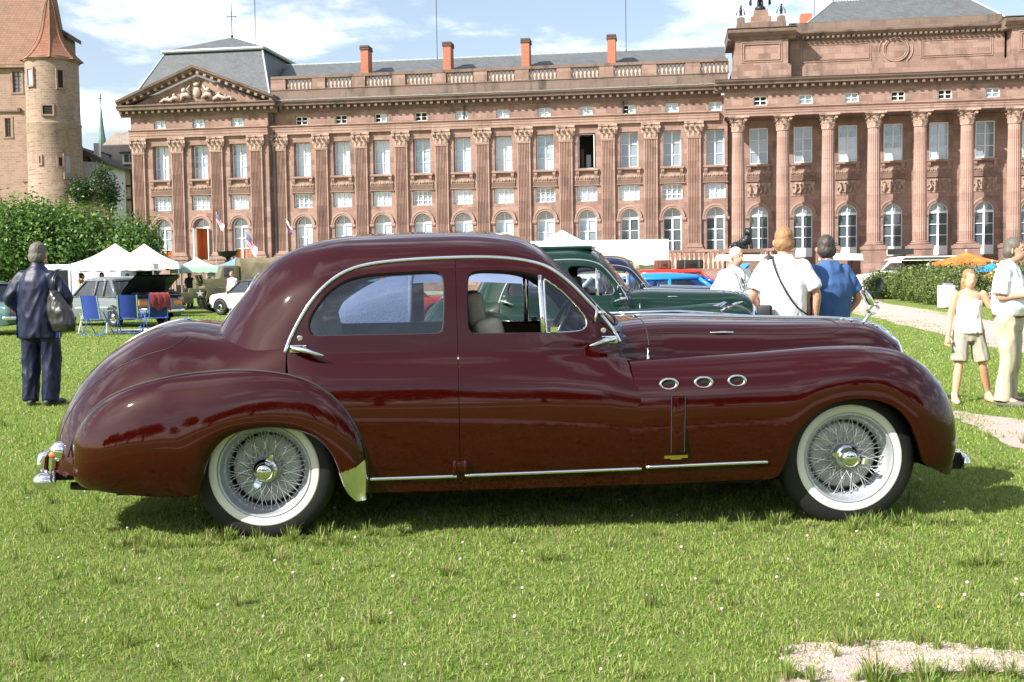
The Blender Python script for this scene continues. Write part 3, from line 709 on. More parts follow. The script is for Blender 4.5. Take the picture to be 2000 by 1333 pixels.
    MB().box(gx-.04, gx-.03, -.22, .22, .42, .95).build('grille_back', M_dark, gm)
    me = MB().box(3.40, 3.70, -.42, .42, .30, .55).mesh('front_apron'); link('front_apron', bevel_mesh(me, .08, 4), paint, root)
    # nose strip running to the badge
    MB().tube([(x, 0, np.interp(x, H.G[:, -1, 0], H.G[:, -1, 2])+.005) for x in np.linspace(3.36, 3.680, 14)], [.012]*4+[.02]*6+[.026]*4, 10, flat=.5).build('nose_strip', M_chrome, bonnet, True)
    for (x, y) in ((3.37,-.07),(3.42,-.10),(3.49,-.12),(3.54,-.14),(3.58,-.1)):
        z = np.interp(x, H.G[:, -1, 0], H.G[:, -1, 2]); MB().ball((x, y, z+.004), .010, 8, 5).build('rivet', M_chrome, bonnet, True)
    # winged kneeling figure on the bonnet
    og = empty('bonnet_ornament', (3.525, 0, 1.070), parent=root)
    m = MB()
    m.tube([(0,0,.005),(.02,0,.012),(.035,0,.045),(.05,0,.055),(.085,0,.058)], [.010,.012,.016,.013,.006], 10)
    m.tube([(.05,0,.055),(.035,0,.075),(.05,0,.10),(.075,0,.122)], [.014,.012,.017,.013], 10); m.ball((.092,0,.128), .012, 10, 7)
    m.tube([(.07,.012,.115),(.095,.018,.10),(.10,.012,.085)], [.006,.005,.004], 6); m.tube([(.07,-.012,.115),(.095,-.018,.10),(.10,-.012,.085)], [.006,.005,.004], 6)
    m.build('figure', M_chrome, og, True)
    for sgn in (-1, 1):
        m = MB(); W = []
        for q in np.linspace(0, 1, 8):
            cx, cz = .062-.055*q, .108+.085*q; wd = .013+.010*math.sin(PI*min(1,q*1.1))
            W.append([(cx-wd*.55, sgn*(.010+.012*q), cz-wd), (cx, sgn*(.018+.016*q), cz-.2*wd), (cx+wd*.6*(1-q*.5), sgn*(.012+.012*q), cz+wd*.7)])
        m.grid(np.array(W)); m.build('wing', M_chrome, og, True)
    MB().lathe([(.03,-.006),(.026,.004),(.012,.012),(.001,.014)], 14).build('foot', M_chrome, og, True)
    # boot: seams, hinges, strip
    T = CS['T']
    def t_uv(x, z):
        G = T.G; d = (G[:, :, 0]-x)**2+(G[:, :, 2]-z)**2; i, j = np.unravel_index(np.argmin(d), d.shape); return G[i, j], T.N[i, j]
    seam = smooth_open([(-.435,1.085),(-.445,1.07),(-.47,1.05),(-.52,1.023),(-.60,.998),(-.70,.965),(-.80,.922),(-.90,.863),(-.99,.79),(-1.06,.715),(-1.12,.61),(-1.15,.5)], 60)
    for s in (-1, 1):
        q = [t_uv(x, z)[0] for x, z in seam]; q = gsmooth(np.array(q), 2.0)
        MB().tube([(p[0], p[1]*(-s), p[2]+.001) for p in q], .0035, 5).build('boot_seam', M_black, tail, True)
        for (x0, yy) in ((-.455, .28),):
            zt = 1.085
            m = MB().tube([(-.36, -yy*s*-1, 1.088),(-.42, yy*s, 1.096),(-.52, yy*s, 1.072),(-.66, yy*s, 1.022)], [.010,.022,.018,.006], 10, flat=.5); m.build('boot_hinge', M_chrome, tail, True)
            MB().ball((-.425, yy*s, 1.10), .024, 12, 8, (1.3,.8,.7)).build('hinge_knuckle', M_chrome, tail, True)
    MB().tube([(p[0]-.002, 0, p[2]+.004) for p in T.G[46::3, -1]], .012, 8, flat=.6).build('boot_strip', M_chrome, tail, True)
    # screen surrounds
    C = CS['C']
    for key, nm in (('ws', 'windscreen_trim'), ('rw', 'rear_screen_trim')):
        a = smooth_open(P[key], 60); pp, nn = C.at(a[:, 0], np.minimum(a[:, 1], 1.0)); nn = -nn
        path = [tuple(p+n*.002) for p, n in zip(pp, nn)]; path2 = [(p[0], -p[1], p[2]) for p in path]
        MB().tube(path+path2[::-1][1:-1], .009, 8, closed=True).build(nm, M_chrome if key == 'rw' else M_black, root, True)
    # bumpers
    def bumper(x, z, name, fwd, hw=.70, sweep=.17):
        pts = []
        for q in np.linspace(-1, 1, 41):
            pts.append((x-fwd*sweep*abs(q)**3.2, q*hw, z+.0*abs(q)))
        m = MB(); rows = []
        prof = [(-.2,.046),(.55,.040),(1.0,.018),(1.1,0),(1.0,-.018),(.55,-.040),(-.2,-.046),(-.5,0)]
        for i, p in enumerate(pts):
            e = 1.0 if 1 < i < 39 else (.85 if i in (1, 39) else .35)
            rows.append([(p[0]+fwd*.028*a, p[1], p[2]+b*e) for a, b in prof])
        m.grid(np.array(rows), closed_v=True); n = len(prof)
        m.f += [tuple(range(n)), tuple(len(rows)*n-1-i for i in range(n))]; m.m += [0, 0]
        bmp = m.build(name, M_chrome, root, True, fixn=True)
        for s in (-1, 1):
            MB().tube([(x-fwd*.2, s*.36, z), (x-fwd*.02, s*.36, z)], .025, 8).build('bumper_bracket', M_black, bmp)
        return bmp
    fb = bumper(3.915, .315, 'front_bumper', 1, .72, .07); rb = bumper(-1.20, .318, 'rear_bumper', -1, .64, .06)
    for s in (-1, 1):
        MB().tube([(-1.225, s*.50, .31),(-1.248, s*.50, .37),(-1.235, s*.50, .44),(-1.20, s*.50, .465)], [.028,.034,.030,.012], 12, flat=1.1).build('overrider', M_chrome, rb, True)
        MB().ball((-1.195, s*.615, .318), 1, 16, 10, (.062,.05,.047)).build('bumper_end', M_chrome, rb, True)
        MB().cbox((3.81, s*.62, .315), (.10,.03,.09)).build('bumper_end_bracket', M_black, fb)
        MB().cbox((-1.10, s*.50, .33), (.12,.03,.05)).build('bumper_end_bracket', M_black, rb)
    # chassis, floor, exhaust
    m = MB(); m.box(-.85, 3.55, -.50, .50, .21, .34); m.box(.58, 2.7, -.70, .70, .235, .27); m.build('chassis', M_dark, root)
    MB().tube([(-1.12,-.42,.255),(-.95,-.42,.245),(-.5,-.42,.23)], .022, 10).build('exhaust_pipe', M_black, root, True)
    me = MB().box(1.99, 2.05, -.60, .60, .27, .98).mesh('bulkhead'); link('bulkhead', me, M_dark, root)
    # interior
    seatm = mat('seat_cloth', (.46,.41,.33), .8, noise=.15, nscale=14) if hero else M_trim
    def seat(name, x, w, zc, h, y=0.0):
        st = empty(name, (x, y, 0), parent=root)
        me = MB().cbox((.25, 0, zc), (.52, w, .18), ry=-.08).mesh('cushion'); link('cushion', bevel_mesh(me, .06, 4), seatm, st)
        me = MB().cbox((-.05, 0, zc+.10+h/2), (.16, w, h), ry=-.2).mesh('seat_back'); link('seat_back', bevel_mesh(me, .06, 4), seatm, st)
        return st
    seat('rear_seat', .30, 1.22, .56, .56)
    for s in (-1, 1):
        st = seat('front_seat', 1.31, .56, .56, .50, s*.33)
        me = MB().cbox((-.155, 0, 1.20), (.10,.27,.20), ry=-.15).mesh('headrest'); link('headrest', bevel_mesh(me, .045, 4), seatm, st)
    me = MB().box(1.74, 1.95, -.60, .60, .84, 1.06).mesh('dashboard'); link('dashboard', bevel_mesh(me, .04, 3), M_dash, root)
    sw = empty('steering_wheel', (1.60, -.33, 1.06), parent=root)
    N = 36; Mx = Euler((0, math.radians(-62), 0)).to_matrix()
    MB().tube([tuple(Mx @ Vector((.205*math.cos(2*PI*k/N), .205*math.sin(2*PI*k/N), 0))) for k in range(N)], .013, 8, closed=True).build('wheel_rim', mat('bakelite', (.03,.025,.025), .25, coat=.5), sw, True)
    for a in (0, 2.1, 4.2): MB().tube([(0,0,0), tuple(Mx @ Vector((.20*math.cos(a), .20*math.sin(a), 0)))], .008, 6).build('spoke', M_satin, sw)
    MB().tube([(0,0,0),(.25,0,-.22)], .02, 8).build('column', M_black, sw)
    MB().box(-.30, .22, -.60, .60, .92, .95).build('parcel_shelf', M_trim, root)
    return root

M_maroon = mat('maroon_paint', (.0225,.0009,.0007), .03, spec=.45)
car = empty('maroon_saloon', (-1.375, 6.709, 0), math.radians(2.9), 'maroon streamlined vintage saloon with whitewall wire wheels parked on the grass', 'car', 'vintage cars parked on the lawn')
build_saloon(car, M_maroon, (.16,.13,.10))
# ================================================================== ground, grass, paths
def ground_mat():
    m = bpy.data.materials.new('lawn_ground'); m.use_nodes = True; nt = m.node_tree; b = nt.nodes['Principled BSDF']; b.inputs['Roughness'].default_value = .95
    b.inputs['Specular IOR Level'].default_value = .1
    tc = nt.nodes.new('ShaderNodeTexCoord')
    def noi(sc, det=6, ro=.6):
        n = nt.nodes.new('ShaderNodeTexNoise'); n.inputs['Scale'].default_value = sc; n.inputs['Detail'].default_value = det; n.inputs['Roughness'].default_value = ro
        nt.links.new(tc.outputs['Object'], n.inputs['Vector']); return n
    def mix(f, a, b2):
        x = nt.nodes.new('ShaderNodeMix'); x.data_type = 'RGBA'
        nt.links.new(f, x.inputs[0])
        for i, v in ((6, a), (7, b2)):
            if isinstance(v, tuple): x.inputs[i].default_value = (*v, 1)
            else: nt.links.new(v, x.inputs[i])
        return x.outputs[2]
    def ramp(o, a, b2):
        r = nt.nodes.new('ShaderNodeMapRange'); r.inputs['From Min'].default_value = a; r.inputs['From Max'].default_value = b2; nt.links.new(o, r.inputs['Value']); return r.outputs[0]
    fine = mix(ramp(noi(34, 5, .75).outputs['Fac'], .38, .62), (.075,.115,.025), (.20,.27,.06))
    c = mix(ramp(noi(2.2).outputs['Fac'], .40, .64), fine, (.22,.265,.08))
    c = mix(ramp(noi(.35).outputs['Fac'], .42, .7), c, (.16,.245,.05))
    nt.links.new(c, b.inputs['Base Color'])
    bp = nt.nodes.new('ShaderNodeBump'); bp.inputs['Strength'].default_value = .9; bp.inputs['Distance'].default_value = .05
    nt.links.new(noi(30, 6, .8).outputs['Fac'], bp.inputs['Height']); nt.links.new(bp.outputs[0], b.inputs['Normal'])
    return m
M_lawn = ground_mat()
def sheet(name, pts, z, m, kind='structure'):
    me = bpy.data.meshes.new(name); me.from_pydata([(x, y, z) for x, y in pts], [], [tuple(range(len(pts)))])
    bm = bmesh.new(); bm.from_mesh(me); bmesh.ops.triangulate(bm, faces=bm.faces); bmesh.ops.recalc_face_normals(bm, faces=bm.faces)
    for f in bm.faces:
        if f.normal.z < 0: f.normal_flip()
    bm.to_mesh(me); bm.free()
    o = link(name, me, m); o['kind'] = kind; return o
sheet('lawn', [(-900,-500),(900,-500),(900,1500),(-900,1500)], 0.0, M_lawn)
M_gravel = mat('pink_gravel', (.52,.42,.37), .9, col2=(.38,.30,.27), nscale=55, bump=.8, bscale=130)
M_yard = mat('yard_gravel', (.44,.37,.31), .95, noise=.2, nscale=2.0)
def ragged(pts, amp, step=.05, seed=0):
    q = resample(np.array(pts, float), step); r = np.random.default_rng(seed)
    n = gsmooth(r.normal(0, 1, (len(q), 2)), 1.2); return [tuple(p) for p in q+n*amp]
NEAR_PATH = ragged([(.93,3.86),(.98,4.03),(1.10,4.16),(1.32,4.15),(1.6,4.11),(1.85,4.03),(2.4,3.86),(3.6,3.3),(4.8,2.4),(4.9,1.2),(3.2,2.3),(2.3,3.2),(1.90,3.68),(1.67,3.80),(1.49,3.83),(1.33,3.80),(1.18,3.70),(.9,3.2),(.2,2.2),(-1.6,1.2),(-3.6,.8),(-3.7,1.3),(-1.9,1.9),(-.3,2.8),(.7,3.5)], .045, .06, 3)
MID_PATH = ragged([(4.28,11.2),(4.44,10.7),(4.62,10.3),(5.2,9.0),(6.5,7.0),(6.0,6.4),(4.9,7.4),(3.85,8.45),(3.93,9.3),(4.06,10.3),(4.15,11.0)], .06, .08, 4)
FAR_PATH = ragged([(15.2,52.5),(16.4,54.5),(16.0,50),(14.8,43.8),(13.37,34.2),(12.2,27.8),(13.5,22),(16,17),(15,14),(11,16),(8.28,18.2),(8.79,22.4),(10.19,31.1),(10.96,37.6),(13.2,45)], .12, .3, 5)
BACK_PATH = ragged([(-70,-12),(-30,-9),(-12,-6.5),(-3,-7),(4,-8.5),(12,-7.5),(26,-9),(70,-12),(70,-17),(26,-12.5),(12,-11),(4,-12),(-3,-10.5),(-12,-9.5),(-30,-12),(-70,-16)], .12, .4, 6)
for i, p in enumerate((NEAR_PATH, MID_PATH, FAR_PATH, BACK_PATH)): sheet('gravel_path', p, .004, M_gravel)
YARD = ragged([(16.6,60),(19,57),(21,50),(26,46),(40,42),(70,40),(70,84),(-34,102),(-34,86),(-20,84),(0,80),(12,70)], .2, .6, 8)
sheet('gravel_yard', YARD, .006, M_yard)
M_pebble = mat('pebbles', (.55,.44,.38), .85, col2=(.30,.24,.22), nscale=9)
def pebbles():
    r = np.random.default_rng(11); P = r.uniform((.8,3.2),(2.4,4.25), (9000, 2)); P = P[inpoly(P, np.array(NEAR_PATH))]
    m = MB()
    for x, y in P[:4200]:
        s = r.uniform(.003,.008); a = r.uniform(0, 6.28); q = [(math.cos(a+k*2.1)*s*r.uniform(.7,1.2), math.sin(a+k*2.1)*s*r.uniform(.7,1.2)) for k in range(3)]
        b = [(x+u, y+v, .004) for u, v in q]+[(x, y, .004+s*.9)]
        m.add(b, [(0,1,3),(1,2,3),(2,0,3)])
    o = m.build('pebbles', M_pebble); o['kind'] = 'stuff'; o['label'] = 'loose pinkish stones scattered on the gravel patch'
pebbles()
# ---- grass: small patches of mown blades, instanced over the lawn in front
def leafy(name, tint='tint', trans=.35, rough=.55, spec=.25):
    m = bpy.data.materials.new(name); m.use_nodes = True; nt = m.node_tree; b = nt.nodes['Principled BSDF']
    at = nt.nodes.new('ShaderNodeAttribute'); at.attribute_name = tint
    b.inputs['Roughness'].default_value = rough; b.inputs['Specular IOR Level'].default_value = spec
    tr = nt.nodes.new('ShaderNodeBsdfTranslucent'); mx = nt.nodes.new('ShaderNodeMixShader'); mx.inputs[0].default_value = trans
    hs = nt.nodes.new('ShaderNodeHueSaturation'); hs.inputs['Value'].default_value = 1.15; hs.inputs['Saturation'].default_value = 1.1
    nt.links.new(at.outputs['Color'], b.inputs['Base Color']); nt.links.new(at.outputs['Color'], hs.inputs['Color']); nt.links.new(hs.outputs[0], tr.inputs['Color'])
    o = nt.nodes['Material Output']; nt.links.new(b.outputs[0], mx.inputs[1]); nt.links.new(tr.outputs[0], mx.inputs[2]); nt.links.new(mx.outputs[0], o.inputs[0])
    return m
M_blade = leafy('grass_blades')
def set_tint(me, cols):
    a = me.attributes.new('tint', 'FLOAT_COLOR', 'POINT'); a.data.foreach_set('color', np.concatenate([np.asarray(cols, float), np.ones((len(cols), 1))], 1).astype(np.float32).ravel())
def grass_patch(seed, n, size, hmin, hmax, wid, dry):
    r = np.random.default_rng(seed); vs = []; fs = []; cols = []
    pal = np.array([(.15,.255,.035),(.20,.315,.048),(.25,.355,.068),(.32,.39,.11),(.165,.265,.055)])
    for i in range(n):
        x, y = r.uniform(-size/2, size/2, 2); h = r.uniform(hmin, hmax)*(1.0 if r.random() > .04 else 1.7); a = r.uniform(0, 2*PI)
        lean = abs(r.normal(0, 1.15)); la = r.uniform(0, 2*PI); w = wid*r.uniform(.6, 1.3)
        dx, dy = math.cos(a)*w, math.sin(a)*w; lx, ly = math.cos(la)*lean*h, math.sin(la)*lean*h
        c = pal[r.integers(len(pal))]*r.uniform(.8, 1.15)
        if r.random() < dry: c = np.array([(.40,.36,.17),(.33,.27,.13),(.46,.42,.24)][r.integers(3)])*r.uniform(.7, 1.1)
        b = len(vs); zt = h*max(.25, 1-.35*lean)
        vs += [(x-dx, y-dy, -.004), (x+dx, y+dy, -.004), (x+lx*.4-dx*.8, y+ly*.4-dy*.8, zt*.55), (x+lx*.4+dx*.8, y+ly*.4+dy*.8, zt*.55), (x+lx, y+ly, zt)]
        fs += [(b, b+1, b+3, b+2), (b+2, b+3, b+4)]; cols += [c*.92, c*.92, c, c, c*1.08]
    me = bpy.data.meshes.new('grass_patch'); me.from_pydata(vs, [], fs); set_tint(me, cols); me.materials.append(M_blade)
    me.polygons.foreach_set('use_smooth', [True]*len(me.polygons)); return me
def scatter(name, pts, scl, rots, sources, label):
    """one object: a cloud of points on which geometry nodes put the source patches"""
    me = bpy.data.meshes.new(name); me.from_pydata([tuple(p) for p in pts], [], [])
    a = me.attributes.new('scl', 'FLOAT', 'POINT'); a.data.foreach_set('value', np.asarray(scl, np.float32))
    a = me.attributes.new('rot', 'FLOAT', 'POINT'); a.data.foreach_set('value', np.asarray(rots, np.float32))
    a = me.attributes.new('idx', 'INT', 'POINT'); a.data.foreach_set('value', np.arange(len(pts), dtype=np.int32) % len(sources))
    o = link(name, me); o['kind'] = 'stuff'; o['label'] = label
    coll = bpy.data.collections.new(name+'_sources')
    for s in sources: coll.objects.link(bpy.data.objects.new(name+'_source', s))
    ng = bpy.data.node_groups.new(name, 'GeometryNodeTree')
    ng.interface.new_socket('Geometry', in_out='INPUT', socket_type='NodeSocketGeometry'); ng.interface.new_socket('Geometry', in_out='OUTPUT', socket_type='NodeSocketGeometry')
    N = ng.nodes; L = ng.links; gi = N.new('NodeGroupInput'); go = N.new('NodeGroupOutput')
    mp = N.new('GeometryNodeMeshToPoints'); ip = N.new('GeometryNodeInstanceOnPoints'); ci = N.new('GeometryNodeCollectionInfo')
    ci.inputs['Collection'].default_value = coll; ci.inputs['Separate Children'].default_value = True; ci.inputs['Reset Children'].default_value = True
    ip.inputs['Pick Instance'].default_value = True
    def attr(nm, t):
        n = N.new('GeometryNodeInputNamedAttribute'); n.data_type = t; n.inputs['Name'].default_value = nm; return n.outputs['Attribute']
    cb = N.new('ShaderNodeCombineXYZ'); L.new(attr('rot', 'FLOAT'), cb.inputs[2])
    e2r = N.new('FunctionNodeEulerToRotation'); L.new(cb.outputs[0], e2r.inputs[0])
    L.new(gi.outputs[0], mp.inputs[0]); L.new(mp.outputs[0], ip.inputs['Points']); L.new(ci.outputs[0], ip.inputs['Instance'])
    L.new(attr('idx', 'INT'), ip.inputs['Instance Index']); L.new(e2r.outputs[0], ip.inputs['Rotation']); L.new(attr('scl', 'FLOAT'), ip.inputs['Scale'])
    L.new(ip.outputs[0], go.inputs[0])
    md = o.modifiers.new('scatter', 'NODES'); md.node_group = ng
    return o
def lawn_points(y0, y1, dens, seed, margin=1.0):
    r = np.random.default_rng(seed); half = y1*.50+margin; st = 1/math.sqrt(dens)
    gx, gy = np.meshgrid(np.arange(-half, half, st), np.arange(y0, y1, st)); P = np.stack([gx.ravel(), gy.ravel()], 1); P = P+r.uniform(-.5, .5, P.shape)*st*.9; r.shuffle(P); P = P[np.abs(P[:, 0]) < P[:, 1]*.475+margin]
    for q in (NEAR_PATH, MID_PATH, FAR_PATH):
        P = P[~(inpoly(P, np.array(q)) & (segdist(P, np.array(q)) > r.exponential(.05, len(P))))]
    return P, r
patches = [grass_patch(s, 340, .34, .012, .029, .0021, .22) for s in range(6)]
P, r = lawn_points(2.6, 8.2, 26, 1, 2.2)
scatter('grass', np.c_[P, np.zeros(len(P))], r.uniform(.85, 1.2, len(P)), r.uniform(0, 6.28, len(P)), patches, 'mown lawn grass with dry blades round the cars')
patches2 = [grass_patch(20+s, 250, .6, .014, .036, .0036, .18) for s in range(5)]
P, r = lawn_points(8.0, 17.0, 9, 2, 3.0)
scatter('grass', np.c_[P, np.zeros(len(P))], r.uniform(.85, 1.25, len(P)), r.uniform(0, 6.28, len(P)), patches2, 'mown lawn grass further back')
patches3 = [grass_patch(40+s, 200, 1.3, .015, .04, .008, .14) for s in range(4)]
P, r = lawn_points(16.5, 46.0, 1.6, 3, 3.5)
P = P[P[:, 1]+P[:, 0]*.3 < 44]
scatter('grass', np.c_[P, np.zeros(len(P))], r.uniform(.9, 1.3, len(P)), r.uniform(0, 6.28, len(P)), patches3, 'lawn grass in the distance')
# tufts: by the wheels, along the gravel edge, and here and there
def tuft_mesh(seed, n, h):
    r = np.random.default_rng(seed); vs = []; fs = []; cols = []
    for i in range(n):
        a = r.uniform(0, 2*PI); R0 = r.uniform(0, .035); x, y = R0*math.cos(a), R0*math.sin(a); hh = h*r.uniform(.5, 1.1); ln = r.uniform(.1,.75); la = a+r.normal(0,.6); w = r.uniform(.0015,.0032)
        c = np.array([(.11,.20,.03),(.17,.27,.05),(.23,.29,.07),(.36,.33,.15)][r.integers(4)])*r.uniform(.8,1.1); b = len(vs)
        px, py = -math.sin(la)*w, math.cos(la)*w
        for q, ww in ((0,1),(.4,.9),(.75,.6)):
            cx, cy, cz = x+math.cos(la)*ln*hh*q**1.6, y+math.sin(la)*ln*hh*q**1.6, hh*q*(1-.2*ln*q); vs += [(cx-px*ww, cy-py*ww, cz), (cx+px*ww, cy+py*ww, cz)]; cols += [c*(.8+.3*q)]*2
        vs.append((x+math.cos(la)*ln*hh, y+math.sin(la)*ln*hh, hh*(1-.25*ln))); cols.append(c*1.1)
        fs += [(b,b+1,b+3,b+2),(b+2,b+3,b+5,b+4),(b+4,b+5,b+6)]
    me = bpy.data.meshes.new('grass_tuft'); me.from_pydata(vs, [], fs); set_tint(me, cols); me.materials.append(M_blade); return me
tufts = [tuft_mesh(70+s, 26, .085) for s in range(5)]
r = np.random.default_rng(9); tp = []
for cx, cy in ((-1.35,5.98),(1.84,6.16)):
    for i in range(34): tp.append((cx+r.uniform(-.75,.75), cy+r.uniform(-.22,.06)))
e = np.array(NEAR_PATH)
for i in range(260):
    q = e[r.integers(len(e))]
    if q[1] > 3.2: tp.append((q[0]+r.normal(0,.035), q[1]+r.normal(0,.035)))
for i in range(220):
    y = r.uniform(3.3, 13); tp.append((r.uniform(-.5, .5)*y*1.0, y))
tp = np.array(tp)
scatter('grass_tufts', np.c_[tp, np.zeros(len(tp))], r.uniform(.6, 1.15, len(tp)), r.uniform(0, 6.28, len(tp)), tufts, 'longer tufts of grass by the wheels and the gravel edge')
# clover heads, yellow flowers
def flower_mesh(col_m, rad):
    m = MB(); m.ball((0,0,.032), rad, 7, 5, (1,1,.85)); m.tube([(0,0,0),(0,0,.04)], .0012, 3, cap=False); me = m.mesh('flower', True); me.materials.append(col_m); return me
M_clover = mat('clover_head', (.46,.40,.33), .8, noise=.3, nscale=120); M_yellow = mat('yellow_flower', (.75,.5,.03), .7)
P, r = lawn_points(3.2, 24, 5.0, 31, .5); 
scatter('clover_flowers', np.c_[P, np.zeros(len(P))], r.uniform(.55, 1.15, len(P)), r.uniform(0, 6.28, len(P)), [flower_mesh(M_clover, .0085)], 'small white clover heads in the lawn')
P, r = lawn_points(3.6, 26, .16, 32, .5)
scatter('yellow_flowers', np.c_[P, np.zeros(len(P))], r.uniform(.5, .9, len(P)), r.uniform(0, 6.28, len(P)), [flower_mesh(M_yellow, .013)], 'a few yellow dandelion heads in the lawn')

# ================================================================== trees and hedges
M_leaf = leafy('tree_leaves', trans=.30, rough=.45, spec=.35)
M_bark = mat('bark', (.09,.07,.05), .9, noise=.4, nscale=6, bump=.6, bscale=14)
def crown_mesh(name, seed, lobes, n, leaf, pal, shell=.72, droop=0.0):
    """leaf quads spread through the volume of overlapping ellipsoids (c, radii); grouped in small sprays"""
    r = np.random.default_rng(seed); pal = np.array(pal)
    vol = np.array([a*b*c for _, (a, b, c) in lobes])**(2/3); pick = r.choice(len(lobes), n//6, p=vol/vol.sum())
    cen = np.array([l[0] for l in lobes])[pick]; rad = np.array([l[1] for l in lobes])[pick]
    d = r.normal(size=(len(pick), 3)); d /= np.linalg.norm(d, axis=1, keepdims=True)
    rr = shell+(1-shell)*r.random(len(pick))**.6; deep = r.random(len(pick)) < .22; rr[deep] = r.uniform(.3,.8, deep.sum())
    lump = 1+.14*np.sin(d[:, 0]*7+pick)*np.cos(d[:, 2]*6+pick*1.7)+.07*r.normal(size=len(pick))
    C = cen+d*rad*(rr*lump)[:, None]
    C = np.repeat(C, 6, 0); D = np.repeat(d, 6, 0); spray = np.repeat(r.random(len(pick)), 6)
    C = C+r.normal(size=C.shape)*leaf*1.5; m = len(C)
    nrm = D*.9+r.normal(size=C.shape)*.7+np.array([0,0,.45]); nrm /= np.linalg.norm(nrm, axis=1, keepdims=True)
    t = np.cross(nrm, r.normal(size=C.shape)); t /= np.maximum(np.linalg.norm(t, axis=1, keepdims=True), 1e-6); b = np.cross(nrm, t)
    s = (leaf*r.uniform(.6, 1.25, m))[:, None]
    V = np.stack([C-t*s*.5, C+b*s*.32+nrm*s*.08, C+t*s*.6, C-b*s*.32+nrm*s*.08], 1).reshape(-1, 3)
    me = bpy.data.meshes.new(name); F = np.arange(m*4).reshape(-1, 4); me.from_pydata(V.tolist(), [], F.tolist())
    col = pal[np.minimum((spray*len(pal)).astype(int), len(pal)-1)]*r.uniform(.8, 1.2, m)[:, None]
    set_tint(me, np.repeat(col, 4, 0)); me.materials.append(M_leaf); me.polygons.foreach_set('use_smooth', [True]*m); return me
PAL_LIME = [(.05,.115,.02),(.075,.155,.026),(.11,.195,.034),(.055,.12,.03),(.15,.235,.045)]
def trunk_mesh(h, r0, seed, spread=1.0):
    r = np.random.default_rng(seed); m = MB(); m.tube([(0,0,-.05),(.02,0,h*.35),(0,.03,h*.7),(.03,0,h)], [r0*1.25,r0,r0*.9,r0*.7], 10)
    for k in range(6):
        a = k*1.05+r.uniform(-.3,.3); z = h*r.uniform(.75,1.0); L = spread*r.uniform(.7,1.1)
        m.tube([(0,0,z),(math.cos(a)*L*.45, math.sin(a)*L*.45, z+L*.45),(math.cos(a)*L*.9, math.sin(a)*L*.9, z+L*1.15)], [r0*.5,r0*.32,r0*.1], 6)
    return m.mesh('trunk', True)
def lime_lobes(seed, R, zc, H):
    r = np.random.default_rng(seed); L = [((0,0,zc),(R,R,H))]
    for k in range(9):
        a = r.uniform(0, 2*PI); q = r.uniform(.45,.85); L.append(((math.cos(a)*R*q, math.sin(a)*R*q, zc+H*r.uniform(-.35,.62)), (R*.45,R*.45,H*r.uniform(.3,.45))))
    return L
tk = trunk_mesh(2.6, .17, 5, 1.6)
# clipped trees in a row below the castle
row = [(-25.8,54,2.8,3.1,2.35,'leftmost clipped lime tree below the castle wall'),(-23.0,53,2.6,3.0,2.2,'clipped lime tree below the round castle tower, left of centre in its row'),(-20.8,52.5,2.2,2.8,2.1,'clipped lime tree between the round tower and the timber house'),
       (-18.75,53.2,1.9,2.6,1.8,'rightmost clipped lime tree beside the palace corner'),(-28.5,56,2.7,4.2,2.4,'clipped lime tree at the left frame edge')]
row_meshes = []
for i, (x, y, R, zc, H, lab) in enumerate(row[:4]):
    t = empty('lime_tree', (x, y, 0), 0, lab, 'tree', 'clipped trees below the castle')
    link('crown', crown_mesh('crown', 100+i, lime_lobes(50+i, R, zc, H), 17000, .17, PAL_LIME), None, t); link('trunk', tk, M_bark, t)
# trees across the lawn behind the viewpoint, which the paintwork mirrors
bm_ = [crown_mesh('crown', 200+i, lime_lobes(80+i, 4.2, 7.2, 5.0), 9000, .42, PAL_LIME) for i in range(3)]
tk2 = trunk_mesh(4.5, .3, 8, 3.0)
for i in range(15):
    x = -58+i*8.2+random.uniform(-1.5,1.5); t = empty('park_tree', (x, -46+random.uniform(-5,5), 0), random.uniform(0,6), 'tall park tree behind the photographer, mirrored in the maroon paintwork', 'tree', 'park trees across the lawn')
    t.scale = (1,1,random.uniform(.8,1.25)); link('crown', bm_[i % 3], None, t); link('trunk', tk2, M_bark, t)
